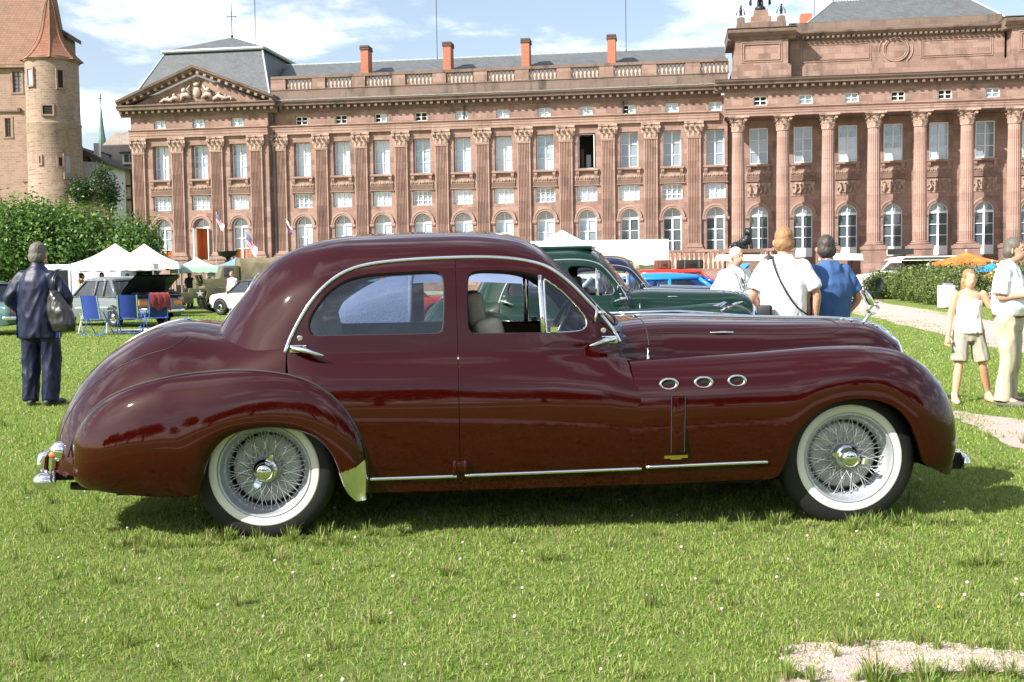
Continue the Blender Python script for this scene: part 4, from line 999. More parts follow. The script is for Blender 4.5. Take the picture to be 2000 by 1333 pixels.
# ================================================================== sandstone palace
def stone_mat(name, c1, c2, mortar, bw=.95, bh=.46, stain=.5, rough=.9, stainc=(.06,.055,.05), mscale=.012):
    m = bpy.data.materials.new(name); m.use_nodes = True; nt = m.node_tree; b = nt.nodes['Principled BSDF']; b.inputs['Roughness'].default_value = rough; b.inputs['Specular IOR Level'].default_value = .2
    tc = nt.nodes.new('ShaderNodeTexCoord'); sp = nt.nodes.new('ShaderNodeSeparateXYZ'); cb = nt.nodes.new('ShaderNodeCombineXYZ')
    nt.links.new(tc.outputs['Object'], sp.inputs[0])
    ad = nt.nodes.new('ShaderNodeMath'); ad.operation = 'ADD'; nt.links.new(sp.outputs[0], ad.inputs[0]); nt.links.new(sp.outputs[1], ad.inputs[1])
    nt.links.new(ad.outputs[0], cb.inputs[0]); nt.links.new(sp.outputs[2], cb.inputs[1])
    br = nt.nodes.new('ShaderNodeTexBrick'); br.inputs['Scale'].default_value = 1.0; br.inputs['Brick Width'].default_value = bw; br.inputs['Row Height'].default_value = bh
    br.inputs['Mortar Size'].default_value = mscale; br.inputs['Color1'].default_value = (*c1, 1); br.inputs['Color2'].default_value = (*c2, 1); br.inputs['Mortar'].default_value = (*mortar, 1); br.inputs['Bias'].default_value = 0
    nt.links.new(cb.outputs[0], br.inputs['Vector'])
    def noi(sc, vec, det=6, stretch=None):
        n = nt.nodes.new('ShaderNodeTexNoise'); n.inputs['Scale'].default_value = sc; n.inputs['Detail'].default_value = det; n.inputs['Roughness'].default_value = .65
        if stretch:
            mp = nt.nodes.new('ShaderNodeMapping'); mp.inputs['Scale'].default_value = stretch; nt.links.new(vec, mp.inputs[0]); nt.links.new(mp.outputs[0], n.inputs['Vector'])
        else: nt.links.new(vec, n.inputs['Vector'])
        return n.outputs['Fac']
    def rng_(o, a, b2, lo=0, hi=1):
        r = nt.nodes.new('ShaderNodeMapRange'); r.inputs['From Min'].default_value = a; r.inputs['From Max'].default_value = b2; r.inputs['To Min'].default_value = lo; r.inputs['To Max'].default_value = hi; nt.links.new(o, r.inputs['Value']); return r.outputs[0]
    def mix(f, a, b2, mode='MIX'):
        x = nt.nodes.new('ShaderNodeMix'); x.data_type = 'RGBA'; x.blend_type = mode
        if isinstance(f, float): x.inputs[0].default_value = f
        else: nt.links.new(f, x.inputs[0])
        for i, v in ((6, a), (7, b2)):
            if isinstance(v, tuple): x.inputs[i].default_value = (*v, 1)
            else: nt.links.new(v, x.inputs[i])
        return x.outputs[2]
    geo = nt.nodes.new('ShaderNodeNewGeometry')
    c = mix(rng_(noi(.8, geo.outputs['Position']), .35, .7, .0, .35), br.outputs['Color'], (c1[0]*1.15, c1[1]*1.2, c1[2]*1.2))
    c = mix(rng_(noi(1.1, geo.outputs['Position'], 7, (1,1,.28)), .52, .72, 0, stain), c, stainc)
    c = mix(rng_(noi(9, geo.outputs['Position']), .3, .7, 0, .18), c, (c2[0]*.6, c2[1]*.6, c2[2]*.6))
    nt.links.new(c, b.inputs['Base Color'])
    bp = nt.nodes.new('ShaderNodeBump'); bp.inputs['Strength'].default_value = .35; bp.inputs['Distance'].default_value = .05; nt.links.new(noi(7, tc.outputs['Object']), bp.inputs['Height']); nt.links.new(bp.outputs[0], b.inputs['Normal'])
    MATS[name] = m; return m
M_stone = stone_mat('sandstone', (.325,.215,.178), (.19,.118,.096), (.17,.115,.097), stain=.66)
M_stone_plain = stone_mat('sandstone_dressed', (.35,.235,.195), (.24,.152,.124), (.21,.138,.115), 1.8, .62, stain=.55)
M_stone_top = stone_mat('sandstone_weathered_shaded', (.205,.145,.12), (.15,.108,.09), (.11,.085,.07), 1.2, .5, stain=.95, stainc=(.055,.05,.042))  # weathered and stained; also darkened to put the cornice underside's shade into the colour
M_stone_dark = stone_mat('sandstone_blackened', (.12,.085,.065), (.09,.07,.055), (.08,.06,.05), 2.0, .4, stain=.7)
M_slate = stone_mat('slate', (.115,.125,.135), (.085,.092,.10), (.06,.065,.07), .35, .22, stain=.45, rough=.55, stainc=(.10,.095,.075), mscale=.01)
M_brickred = stone_mat('chimney_brick', (.42,.15,.09), (.36,.12,.075), (.34,.2,.15), .4, .12, stain=.15)
M_lead = mat('lead_flashing', (.33,.38,.37), .5, .2, noise=.2)
M_white = mat('white_window_paint', (.80,.81,.80), .5)
M_carve = mat('carved_stone', (.34,.24,.19), .9, noise=.35, nscale=3)
M_blind = mat('blind_glass', (.40,.52,.66), .06, coat=1.0, spec=.8, noise=.10, nscale=1.2)
M_pane = mat('dark_glass', (.085,.11,.135), .03, coat=1.0, spec=1.0)
M_panegrey = mat('grey_glass', (.20,.25,.30), .05, coat=1.0, spec=.9)
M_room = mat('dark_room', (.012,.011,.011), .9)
M_iron = mat('bronze_dark', (.025,.028,.03), .45, .5)

palace = empty('palace', (0, 100, 0), -math.atan(.145), 'long red sandstone palace with fluted pilasters, pediment and column portico behind the cars', 'palace')
def pp(name, mb, m, parent=palace, smooth=False, angle=None, loc=None, fixn=False): return mb.build(name, m, parent, smooth, angle, loc, fixn=fixn)
def flat_wall(outer, holes, y0, depth=.5):
    """wall face at y=y0 (front), holes with reveals going back"""
    m = MB(); loops = [outer]+holes; pts = []; edges = []
    for lp in loops:
        b = len(pts); pts += [Vector(p) for p in lp]; edges += [(b+i, b+(i+1) % len(lp)) for i in range(len(lp))]
    v, e, f, *_ = delaunay_2d_cdt(pts, edges, [], 0, 1e-5); V = np.array([(p.x, p.y) for p in v]); F = np.array(f); c = V[F].mean(1)
    ok = inpoly(c, np.array(outer))
    for h in holes: ok &= ~inpoly(c, np.array(h))
    m.add([(x, y0, z) for x, z in V], [tuple(t) for t in F[ok]])
    for h in holes:
        n = len(h); d = depth if not isinstance(depth, dict) else depth
        b = len(m.v); m.v += [(x, y0, z) for x, z in h]+[(x, y0+depth, z) for x, z in h]
        for i in range(n): m.f.append((b+i, b+(i+1) % n, b+n+(i+1) % n, b+n+i)); m.m.append(0)
    return m
def rect(cx, w, z0, z1): return [(cx-w/2, z0), (cx+w/2, z0), (cx+w/2, z1), (cx-w/2, z1)]
def archp(cx, w, z0, zs, n=14): return [(cx-w/2, z0), (cx+w/2, z0)]+[(cx+w/2*math.cos(PI*k/n), zs+w/2*math.sin(PI*k/n)) for k in range(n+1)]
# shared window meshes (origin: bottom centre of the opening, glass plane at y=0)
def bars(m, w, z0, z1, cols, rows, t=.055, d=.07, fr=.085):
    m.box(-w/2, -w/2+fr, -d, .0, z0, z1); m.box(w/2-fr, w/2, -d, 0, z0, z1); m.box(-w/2+fr, w/2-fr, -d, 0, z0, z0+fr); m.box(-w/2+fr, w/2-fr, -d, 0, z1-fr, z1)
    for k in range(1, cols): x = -w/2+w*k/cols; tt = t*1.35 if k*2 == cols else t; m.box(x-tt/2*1.3, x+tt/2*1.3, -d*(1.15 if k*2 == cols else .8), 0, z0+fr, z1-fr)
    for k in range(1, rows):
        z = z0+(z1-z0)*k/rows
        for c in range(cols): m.box(-w/2+w*c/cols+.06, -w/2+w*(c+1)/cols-.06, -d*.8, 0, z-t/2, z+t/2)
FR = {}
def frame_mesh(key, w, h, cols, rows):
    m = MB(); bars(m, w, 0, h, cols, rows); FR[key] = m.mesh('frame'); FR[key].materials.append(M_white)
    pm = MB(); pw, ph = w/cols, h/rows; pm.add([(-pw/2,0,-ph/2),(pw/2,0,-ph/2),(pw/2,0,ph/2),(-pw/2,0,ph/2)], [(0,1,2,3)]); FR[key+'_pane'] = pm.mesh('pane'); FR[key+'_pane'].materials.append(M_blind)
    FR[key+'_dim'] = (w, h, cols, rows)
frame_mesh('tall', 1.55, 3.05, 2, 3); frame_mesh('low', 1.72, 1.31, 4, 3); frame_mesh('attic', 1.13, .80, 2, 2)
def arch_frame(w, hs, solid):
    m = MB(); R = w/2
    for s in (-1, 1): m.box(s*R-(.09 if s > 0 else 0), s*R+(0 if s > 0 else .09), -.07, 0, 0, hs)
    m.box(-.07, .07, -.085, 0, 0, hs-.06); m.box(-R, R, -.09, 0, hs-.12, hs+.08)
    for k in (1, 2, 3):
        z = solid+(hs-.12-solid)*(k-1)/3 if solid else (hs-.12)*k/3
        for s in (-1, 1): m.box(min(s*.07, s*(R-.09)), max(s*.07, s*(R-.09)), -.06, 0, z-.03, z+.03)
    if solid:
        for s in (-1, 1): m.box(min(s*.07, s*(R-.09)), max(s*.07, s*(R-.09)), -.05, 0, 0, solid)
    m.box(-.035, .035, -.07, 0, hs+.08, hs+R-.03)
    rin = [(math.cos(PI*k/14)*(R-.08), math.sin(PI*k/14)*(R-.08)) for k in range(15)]; ro = [(math.cos(PI*k/14)*R, math.sin(PI*k/14)*R) for k in range(15)]
    G = [[(a[0], -.07, hs+a[1]), (b[0], -.07, hs+b[1])] for a, b in zip(rin, ro)]; m.grid(np.array(G)); G = [[(a[0], 0, hs+a[1]), (a[0], -.07, hs+a[1])] for a in rin]; m.grid(np.array(G))
    me = m.mesh('frame'); me.materials.append(M_white); return me
FR['arch'] = arch_frame(1.60, 2.98, 0); FR['door'] = arch_frame(1.64, 3.62, .75)
def arch_panes(w, hs, key):
    R = w/2; out = []
    for s in (-1, 1):
        m = MB(); pts = [(0, 0, hs)]+[(s*R*math.cos(PI/2*k/7), 0, hs+R*math.sin(PI/2*k/7)) for k in range(8)]; m.poly(pts if s > 0 else pts[::-1]); me = m.mesh('pane'); me.materials.append(M_panegrey); out.append(me)
    FR[key+'_fan'] = out
    m = MB(); pw, ph = R, (hs-.1)/3; m.add([(-pw/2,0,-ph/2),(pw/2,0,-ph/2),(pw/2,0,ph/2),(-pw/2,0,ph/2)], [(0,1,2,3)]); FR[key+'_pane'] = m.mesh('pane'); FR[key+'_pane'].materials.append(M_blind)
arch_panes(1.60, 2.98, 'arch'); arch_panes(1.64, 3.62, 'door')
wr = np.random.default_rng(5)
M_blind2 = mat('pale_blind_glass', (.50,.60,.71), .07, coat=1.0, spec=.8, noise=.06, nscale=2.0); M_blind3 = mat('drawn_curtain_glass', (.30,.41,.54), .05, coat=1.0, spec=.9, noise=.3, nscale=1.6)
def blinds():
    a, b = wr.choice([0, 0, 0, 1, 1, 2], 2); q = wr.integers(0, 3); ms = (M_blind, M_blind2, M_blind3); return lambda c, r: ms[a] if r >= q else ms[b]
def slot(o, m):
    if o.material_slots: o.material_slots[0].link = 'OBJECT'; o.material_slots[0].material = m
    return o
def window(key, x, y, z, pane_m, skip=()):
    w, h, cols, rows = FR[key+'_dim']
    e = empty('window', (x, y, z), parent=palace); link('frame', FR[key], None, e)
    for c in range(cols):
        for r in range(rows):
            if (c, r) in skip: continue
            pm = pane_m(c, r) if callable(pane_m) else pane_m
            o = slot(link('pane', FR[key+'_pane'], None, e, (-w/2+w*(c+.5)/cols, .004+wr.uniform(0,.006), h*(r+.5)/rows)), pm); o.rotation_euler = (wr.normal(0,.006), 0, wr.normal(0,.006))
    return e
def arch_window(key, x, y, z, pm, fm=None, hs=2.98, w=1.6, skip=()):
    e = empty('window', (x, y, z), parent=palace); link('frame', FR[key], None, e)
    for s in (0, 1): slot(link('pane', FR[key+'_fan'][s], None, e, (0, .004, 0)), fm or M_panegrey)
    for c in range(2):
        for r in range(3):
            if (c, r) in skip: continue
            o = slot(link('pane', FR[key+'_pane'], None, e, ((c-.5)*w/2, .004+wr.uniform(0,.006), (hs-.1)*(r+.5)/3)), pm(c, r) if callable(pm) else pm); o.rotation_euler = (wr.normal(0,.006), 0, wr.normal(0,.006))
    return e
# pilasters, capitals, columns (shared meshes)
def flute_profile(w, d, n):
    pts = [(-w/2, 0), (-w/2, -d)]; e = w*.09; fw = (w-2*e)/n
    for k in range(n):
        x0 = -w/2+e+fw*k; pts += [(x0+fw*.12, -d), (x0+fw*.3, -d+.07), (x0+fw*.7, -d+.07), (x0+fw*.88, -d)]
    return pts+[(w/2, -d), (w/2, 0)]
def pilaster_mesh(w, d, h):
    m = MB(); p = flute_profile(w, d, 7); m.prism(p, .35, h, 'z')
    m.box(-w/2-.10, w/2+.10, -d-.10, 0, 0, .14); m.box(-w/2-.05, w/2+.05, -d-.05, 0, .142, .28); m.box(-w/2-.02, w/2+.02, -d-.02, 0, .282, .36); m.box(-w/2-.04, w/2+.04, -d-.04, 0, h-.10, h-.02)
    me = m.mesh('pilaster', fixn=True); me.materials.append(M_stone_plain); return me
def leaf_curl(m, cx, y, z, w, h, out, lean=0.0):
    """an acanthus leaf curling outwards"""
    P = []
    for q in np.linspace(0, 1, 6):
        ww = w*(.5+.22*math.sin(PI*q))*(1 if q < .95 else .6); zz = z+h*min(1, q*1.15)-(h*.16 if q > .9 else 0); yy = y-out*(q**3)-.02
        P.append([(cx-ww+lean*q, yy+.05, zz), (cx+lean*q, yy-.05, zz+.02), (cx+ww+lean*q, yy+.05, zz)])
    m.grid(np.array(P)); 
def capital_mesh(w, d, h, rnd=False):
    m = MB(); r = random.Random(3)
    if rnd:
        m.lathe([(w*.46,0),(w*.5,.03),(w*.5,.09),(w*.45,.12),(w*.46,h*.5),(w*.52,h*.78),(w*.66,h*.86)], 20)
        for tier, (z0, hh, out, n, off) in enumerate(((.10,h*.36,.13,8,0),(.30*h,h*.38,.20,8,.5))):
            for k in range(n):
                a = 2*PI*(k+off)/n; b = len(m.v); leaf_curl(m, 0, -w*.46, z0, w*.30, hh, out)
                for i in range(b, len(m.v)):
                    x, y, z = m.v[i]; m.v[i] = (x*math.cos(a)-y*math.sin(a), x*math.sin(a)+y*math.cos(a), z)
        for k in range(4):
            a = PI/4+k*PI/2; m.lathe([(.02,-.05),(.13,-.05),(.13,.05),(.02,.05)], 10, c=(math.cos(a)*w*.78, math.sin(a)*w*.78, h*.76), axis='y'); m.tube([(math.cos(a)*w*.48, math.sin(a)*w*.48, h*.45), (math.cos(a)*w*.62, math.sin(a)*w*.62, h*.7), (math.cos(a)*w*.78, math.sin(a)*w*.78, h*.84)], .06, 6)
        q = w*.80; m.prism([(-q,-q),(-q*.3,-q*.80),(q*.3,-q*.80),(q,-q),(q*.8,-q*.3),(q*.8,q*.3),(q,q),(q*.3,q*.8),(-q*.3,q*.8),(-q,q),(-q*.8,q*.3),(-q*.8,-q*.3)], h*.87, h, 'z')
    else:
        m.prism([(-w/2,0),(w/2,0),(w/2+.02,h*.5),(w*.66,h*.86),(-w*.66,h*.86),(-w/2-.02,h*.5)], -d-.02, 0, 'y')
        m.box(-w/2-.04, w/2+.04, -d-.06, 0, 0, .09)
        for k in range(3): leaf_curl(m, (k-1)*w*.36, -d-.01, .10, w*.27, h*.36, .16)
        for k in range(2): leaf_curl(m, (k-.5)*w*.40, -d-.02, .30*h, w*.28, h*.40, .24)
        for k in (-1, 1):
            leaf_curl(m, k*w*.52, -d, .30*h, w*.22, h*.38, .22, k*.07)
            m.lathe([(.02,-.05),(.17,-.06),(.17,.06),(.02,.06)], 12, c=(k*w*.60, -d-.12, h*.70), axis='y')
            m.lathe([(.02,-.04),(.10,-.04),(.10,.04),(.02,.04)], 10, c=(k*w*.18, -d-.10, h*.72), axis='y')
        m.ball((0, -d-.14, h*.88), .11, 8, 5)
        m.prism([(-w*.70,0),(-w*.70,-d-.16),(-w*.25,-d-.08),(w*.25,-d-.08),(w*.70,-d-.16),(w*.70,0)], h*.86, h, 'z')
    me = m.mesh('capital', fixn=True); me.materials.append(M_carve); return me
PIL_Z0, PIL_Z1, CAP_Z1 = 3.45, 12.93, 14.25
ME_pil = pilaster_mesh(1.17, .22, PIL_Z1-PIL_Z0); ME_cap = capital_mesh(1.17, .22, CAP_Z1-PIL_Z1)
m_ = MB(); m_.box(-.82,.82,-.42,0,0,.25); m_.box(-.74,.74,-.36,0,.252,3.1); m_.box(-.82,.82,-.44,0,3.102,3.40); ME_ped = m_.mesh('pedestal'); ME_ped.materials.append(M_stone)
def pilaster(x, y, z0=PIL_Z0):
    p = link('pilaster', ME_pil, None, palace, (x, y, z0)); link('capital', ME_cap, None, p, (0, 0, PIL_Z1-PIL_Z0)); link('pedestal', ME_ped, None, p, (0, 0, -z0))
# sill group under the tall windows
def sill_mesh():
    m = MB(); m.box(-1.02,1.02,-.30,0,-.17,0); m.box(-.96,.96,-.22,0,-.23,-.172)
    for s in (-1, 1):
        x = s*.80; m.prism([(0,-.23),(-.24,-.23),(-.22,-.42),(-.10,-.62),(-.08,-.75),(0,-.75)], x-.13, x+.13, 'x')
    me = m.mesh('window_sill', fixn=True); me.materials.append(M_stone_plain); return me
def frieze_mesh(seed, w):
    r = random.Random(seed); m = MB(); m.box(-w/2, w/2, -.06, 0, 0, .42); n = 13
    for k in range(n):
        x = -w/2+w*(k+.5)/n; a = PI*(k % 2)
        m.tube([(x-.06, -.08, .10 if k % 2 else .30), (x, -.13, .21), (x+.06, -.08, .31 if k % 2 else .10)], [.03,.05,.03], 5); m.ball((x, -.09, .21+(.10 if k % 2 else -.10)), .045, 6, 4)
    me = m.mesh('carved_frieze', fixn=True); me.materials.append(M_carve); return me
def flutes_mesh(w):
    m = MB(); n = 26
    for k in range(n): x = -w/2+w*(k+.5)/n; m.prism([(x-w/n*.32, -.03), (x+w/n*.32, -.03), (x+w/n*.2, -.10), (x-w/n*.2, -.10)], .04, .34, 'z')
    m.box(-w/2, w/2, -.03, 0, .02, .36); m.box(-w/2-.06, w/2+.06, -.16, 0, -.06, .018); m.box(-w/2-.03, w/2+.03, -.12, 0, .362, .40)
    me = m.mesh('fluted_band', fixn=True); me.materials.append(M_stone_plain); return me
ME_sill = sill_mesh(); ME_fri = [frieze_mesh(s, 2.1) for s in (1, 2)]; ME_flu = flutes_mesh(2.05)
def archivolt_mesh(rin=.80, rout=1.10):
    m = MB(); rows = []
    for k in range(19):
        a = PI*k/18; c, s = math.cos(a), math.sin(a); rows.append([(rin*c, 0, rin*s), (rin*c, -.10, rin*s), ((rin+rout)/2*c, -.10, (rin+rout)/2*s), ((rin+rout)/2*c, -.14, (rin+rout)/2*s), (rout*.97*c, -.15, rout*.97*s), (rout*c, -.10, rout*s), (rout*c, 0, rout*s)])
    m.grid(np.array(rows))
    for s in (-1, 1): m.box(s*.98-.20, s*.98+.20, -.14, 0, -.22, -.02); m.box(s*.98-.16, s*.98+.16, -.10, 0, -.30, -.222)
    me = m.mesh('arch_moulding', fixn=True); me.materials.append(M_stone_plain); return me
ME_avo = archivolt_mesh()
def bay(x, y, with_sq=True, kind='wing', k=0):
    e = link('window_sill', ME_sill, None, palace, (x, y, 10.47)); link('carved_frieze', ME_fri[k % 2], None, palace, (x, y, 9.43)); link('fluted_band', ME_flu, None, palace, (x, y, 9.06)); link('arch_moulding', ME_avo, None, palace, (x, y, 6.10))
TALL, SQ, ATT, ARC = .78, .36, .28, .50
ARCH_Z0 = 3.12
def openings(xs, door=False):
    H = []
    for x in xs: H += [rect(x, 1.55, 10.5, 13.55), archp(x, 1.60, ARCH_Z0 if not door else 2.48, 6.10), rect(x, 1.13, 15.09, 15.89)]
    return H
# --- wing
WX = [-18.93+3.68*k for k in range(11)]
H_ = openings(WX)+[rect(x, 1.72, 7.65, 8.96) for x in WX]
pp('wall', flat_wall([(-21.84, 0), (18.9, 0), (18.9, 16.4), (-21.84, 16.4)], H_, 0, TALL), M_stone)
for k, x in enumerate(WX):
    bay(x, 0, k=k)
    if k == 7:  # open casement with a dark room
        e = window('tall', x, TALL-.04, 10.5, M_pane, skip=[(c, r) for c in range(2) for r in range(3)])
        for ch in list(e.children): bpy.data.objects.remove(ch)
        m = MB(); m.box(-.775,-.70,-.07,0,0,3.05); m.box(.70,.775,-.07,0,0,3.05); m.box(-.70,.70,-.07,0,2.97,3.05); m.box(-.70,.70,-.07,0,0,.09); pp('frame', m, M_white, e)
        m = MB(); m.box(.60,.66,-.62,-.08,.1,2.95); pp('casement', m, M_white, e)
        MB().box(-.775,.775,1.6,1.65,0,3.05).build('dark_room', M_room, e); MB().box(-.66,-.40,1.35,1.40,.02,1.9).build('cabinet', mat('brown_door', (.16,.06,.03), .6), e); MB().box(-.2,.2,1.5,1.55,.3,1.4).build('far_window', mat('far_window', (.5,.55,.6), .4), e)
        MB().box(-.80,-.776,0,1.6,0,3.05).box(.776,.80,0,1.6,0,3.05).box(-.78,.78,0,1.6,3.051,3.1).build('room_sides', M_room, e)
    else:
        window('tall', x, TALL-.04, 10.5, blinds() if k < 8 else M_panegrey)
    window('low', x, SQ, 7.65, blinds() if k % 3 else M_panegrey)
    dk = k in (0, 1, 2, 3)
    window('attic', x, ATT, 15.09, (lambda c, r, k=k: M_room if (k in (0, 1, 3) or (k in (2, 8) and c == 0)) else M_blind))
    arch_window('arch', x, ARC, ARCH_Z0, (lambda c, r, k=k: (M_pane if k >= 8 else (M_blind if (c+k) % 4 or r > 1 else M_panegrey))), M_panegrey)
for k in range(10): pilaster(-17.10+3.684*k, 0)
pilaster(-20.98, 0)
# --- left pavilion, slightly forward
PVX = [-32.18, -28.45, -24.75]; PF = -.60
H_ = openings(PVX)+[rect(x, 1.72, 7.65, 8.96) for x in PVX]
pp('wall', flat_wall([(-35.0, 0), (-21.84, 0), (-21.84, 16.4), (-35.0, 16.4)], H_, PF, TALL), M_stone)
pp('side_wall', MB().box(-21.90, -21.842, PF, 0, 0, 16.4), M_stone); pp('side_wall', MB().box(-34.99, -34.90, PF+.01, 15, 0, 16.4), M_stone)
M_orange = mat('orange_room_glow', (.30,.09,.025), .8, emit=(1.0,.25,.05), estr=.05)  # faint emission in the orange paint stands for lamplight in the hall
for k, x in enumerate(PVX):
    bay(x, PF, k=k+1); window('tall', x, PF+TALL-.04, 10.5, blinds()); window('low', x, PF+SQ, 7.65, blinds()); window('attic', x, PF+ATT, 15.09, M_blind)
    if k == 1:
        e = arch_window('arch', x, PF+ARC, ARCH_Z0, M_blind, skip=[(c, r) for c in range(2) for r in range(3)])
        fr = [c for c in e.children if c.name.startswith('frame')][0]; bpy.data.objects.remove(fr)
        m = MB(); m.box(-.80,-.72,-.07,0,0,2.98); m.box(.72,.80,-.07,0,0,2.98); m.box(-.72,.72,-.08,0,2.86,3.04); m.box(-.035,.035,-.06,0,3.04,3.72); pp('frame', m, M_white, e)
        for s in (-1, 1): m = MB(); m.box(s*.70-.03, s*.70+.03, -.75, -.06, 0, 2.85); pp('door_leaf', m, M_white, e)
        MB().box(-.8,.8,1.5,1.55,0,3.0).build('orange_wall', M_orange, e); MB().ball((.05,1.40,1.55), .06, 8, 6).build('wall_lamp', mat('lamp_glow', (1,.6,.3), .5, emit=(1,.65,.35), estr=4), e)
        MB().box(-.82,-.801,0,1.5,0,3.0).box(.801,.82,0,1.5,0,3.0).box(-.82,.82,0,1.5,3.05,3.1).build('hall_side', mat('hall_paint', (.55,.16,.04), .8), e)
    else:
        arch_window('arch', x, PF+ARC, ARCH_Z0, (lambda c, r: M_orange if r == 0 else M_panegrey))
for x in (-34.25, -30.5, -26.76, -23.0): pilaster(x, PF)
# --- entablatures: profiles swept along the front (depth outwards d, height z)
def sweep(x0, x1, y, prof, m, name, ends=True):
    return pp(name, MB().prism([(y-d, z) for d, z in prof], x0, x1, 'x'), m, fixn=True)
ARCHI = [(0,14.25),(.26,14.25),(.26,14.48),(.30,14.485),(.30,14.72),(.34,14.725),(.34,14.90),(.46,14.96),(.46,15.05),(0,15.07)]
CORN = [(0,16.22),(.12,16.24),(.14,16.40),(.30,16.42),(.30,16.74),(.86,16.76),(.90,17.0),(1.02,17.10),(1.02,17.19),(0,17.26)]
def dentils(x0, x1, y, name='modillions', step=.62):
    m = MB(); n = int((x1-x0)/step)
    for k in range(n):
        x = x0+(k+.5)*(x1-x0)/n; m.box(x-.12, x+.12, y-.74, y-.30, 16.47, 16.738)
    o = pp(name, m, M_stone_top); o['kind'] = 'stuff'
sweep(-21.84, 18.2, 0, ARCHI, M_stone_plain, 'architrave'); sweep(-35.05, -21.80, PF, ARCHI, M_stone_plain, 'architrave')
sweep(-20.9, 18.1, 0, CORN, M_stone_top, 'cornice'); dentils(-20.9, 18.1, 0)
sweep(-35.9, -20.9, PF, CORN, M_stone_top, 'cornice'); dentils(-35.9, -20.9, PF)
sweep(-20.9, 18.1, 0, [(.2,17.262),(1.06,17.192),(1.06,17.23),(.2,17.31)], M_lead, 'cornice_flashing')
pp('gutter_board', MB().box(-20.9, 18.1, -1.025, -.98, 17.02, 17.185), M_stone_dark)
# --- pediment
AP = (-28.42, 20.35); hw = 7.48; zb = 17.27
sl = (AP[1]-zb-.15)/hw
m = MB(); m.prism([(AP[0]-hw+1.2, zb), (AP[0]+hw-1.2, zb), (AP[0], zb+(hw-1.2)*sl)], PF-.10, PF+.6, 'y'); pp('tympanum', m, M_stone, fixn=True)
for s in (-1, 1):
    prof = [(.3,0),(1.05,.05),(1.02,.20),(.85,.26),(.80,.38),(.30,.42),(.28,.62),(.10,.66)]  # depth, drop below the rake
    rows = []
    for t in (0, 1):
        x = AP[0]+s*hw*(1-t); z = zb+.15+(hw*t)*sl+.22
        rows.append([(x, PF-d, z-q) for d, q in prof]+[(x, PF+.6, z-.05)])
    m = MB(); m.grid(np.array(rows), closed_v=True); m.f += [tuple(range(9)), tuple(range(9, 18))[::-1]]; m.m += [0, 0]; pp('raking_cornice', m, M_stone_top, fixn=True)
    m = MB(); m.add([rows[0][0], rows[1][0], rows[1][1], rows[0][1], tuple(np.array(rows[0][1])+[0,0,.06]), tuple(np.array(rows[1][1])+[0,0,.06]), tuple(np.array(rows[1][8])+[0,0,.09]), tuple(np.array(rows[0][8])+[0,0,.09])], [(4,5,6,7),(3,2,5,4)]); pp('cornice_capping', m, M_stone_dark, fixn=True)
    m = MB(); n = 11
    for k in range(n):
        t = (k+.5)/n; x = AP[0]+s*hw*(1-t); z = zb+.15+(hw*t)*sl+.22-.40
        m.cbox((x, PF-.54, z-.10), (.26,.46,.26), ry=s*math.atan(sl))
    pp('raking_modillions', m, M_stone_plain)['kind'] = 'stuff'
# carved arms in the pediment: shield between supporters and scrolls
m = MB(); yy = PF-.12; cx = AP[0]+.0
m.ball((cx, yy-.05, 18.25), .42, 14, 8, (.85,.5,1.15)); m.ball((cx, yy-.15, 18.25), .30, 14, 8, (.8,.5,1.1)); m.ball((cx, yy-.1, 18.95), .26, 10, 6, (1.2,.6,.7))
for k in range(5): m.tube([(cx+(k-2)*.13, yy-.08, 19.05), (cx+(k-2)*.16, yy-.08, 19.32)], [.06,.03], 6)
for s in (-1, 1):
    m.tube([(cx+s*.55, yy-.1, 17.75), (cx+s*.95, yy-.2, 18.05), (cx+s*1.25, yy-.2, 18.0), (cx+s*1.5, yy-.12, 17.55)], [.16,.26,.24,.12], 8); m.ball((cx+s*1.15, yy-.25, 18.42), .24, 10, 7); m.tube([(cx+s*.6, yy-.1, 18.1), (cx+s*.9, yy-.2, 18.5), (cx+s*.6, yy-.1, 18.9)], [.08,.13,.06], 6)
    m.tube([(cx+s*1.6, yy-.08, 17.6), (cx+s*2.1, yy-.15, 17.85), (cx+s*2.6, yy-.1, 17.62), (cx+s*3.1, yy-.12, 17.72), (cx+s*3.6, yy-.05, 17.50)], [.18,.22,.17,.15,.06], 8); m.ball((cx+s*2.15, yy-.14, 18.05), .17, 8, 6); m.ball((cx+s*2.75, yy-.12, 17.85), .13, 8, 6)
    for k in range(5): m.ball((cx+s*(1.6+.42*k), yy-.12, 17.55+.12*(k % 2)), .12, 7, 5)
pp('carved_arms', m, mat('pale_carving', (.42,.33,.28), .9, noise=.3, nscale=2), smooth=True)
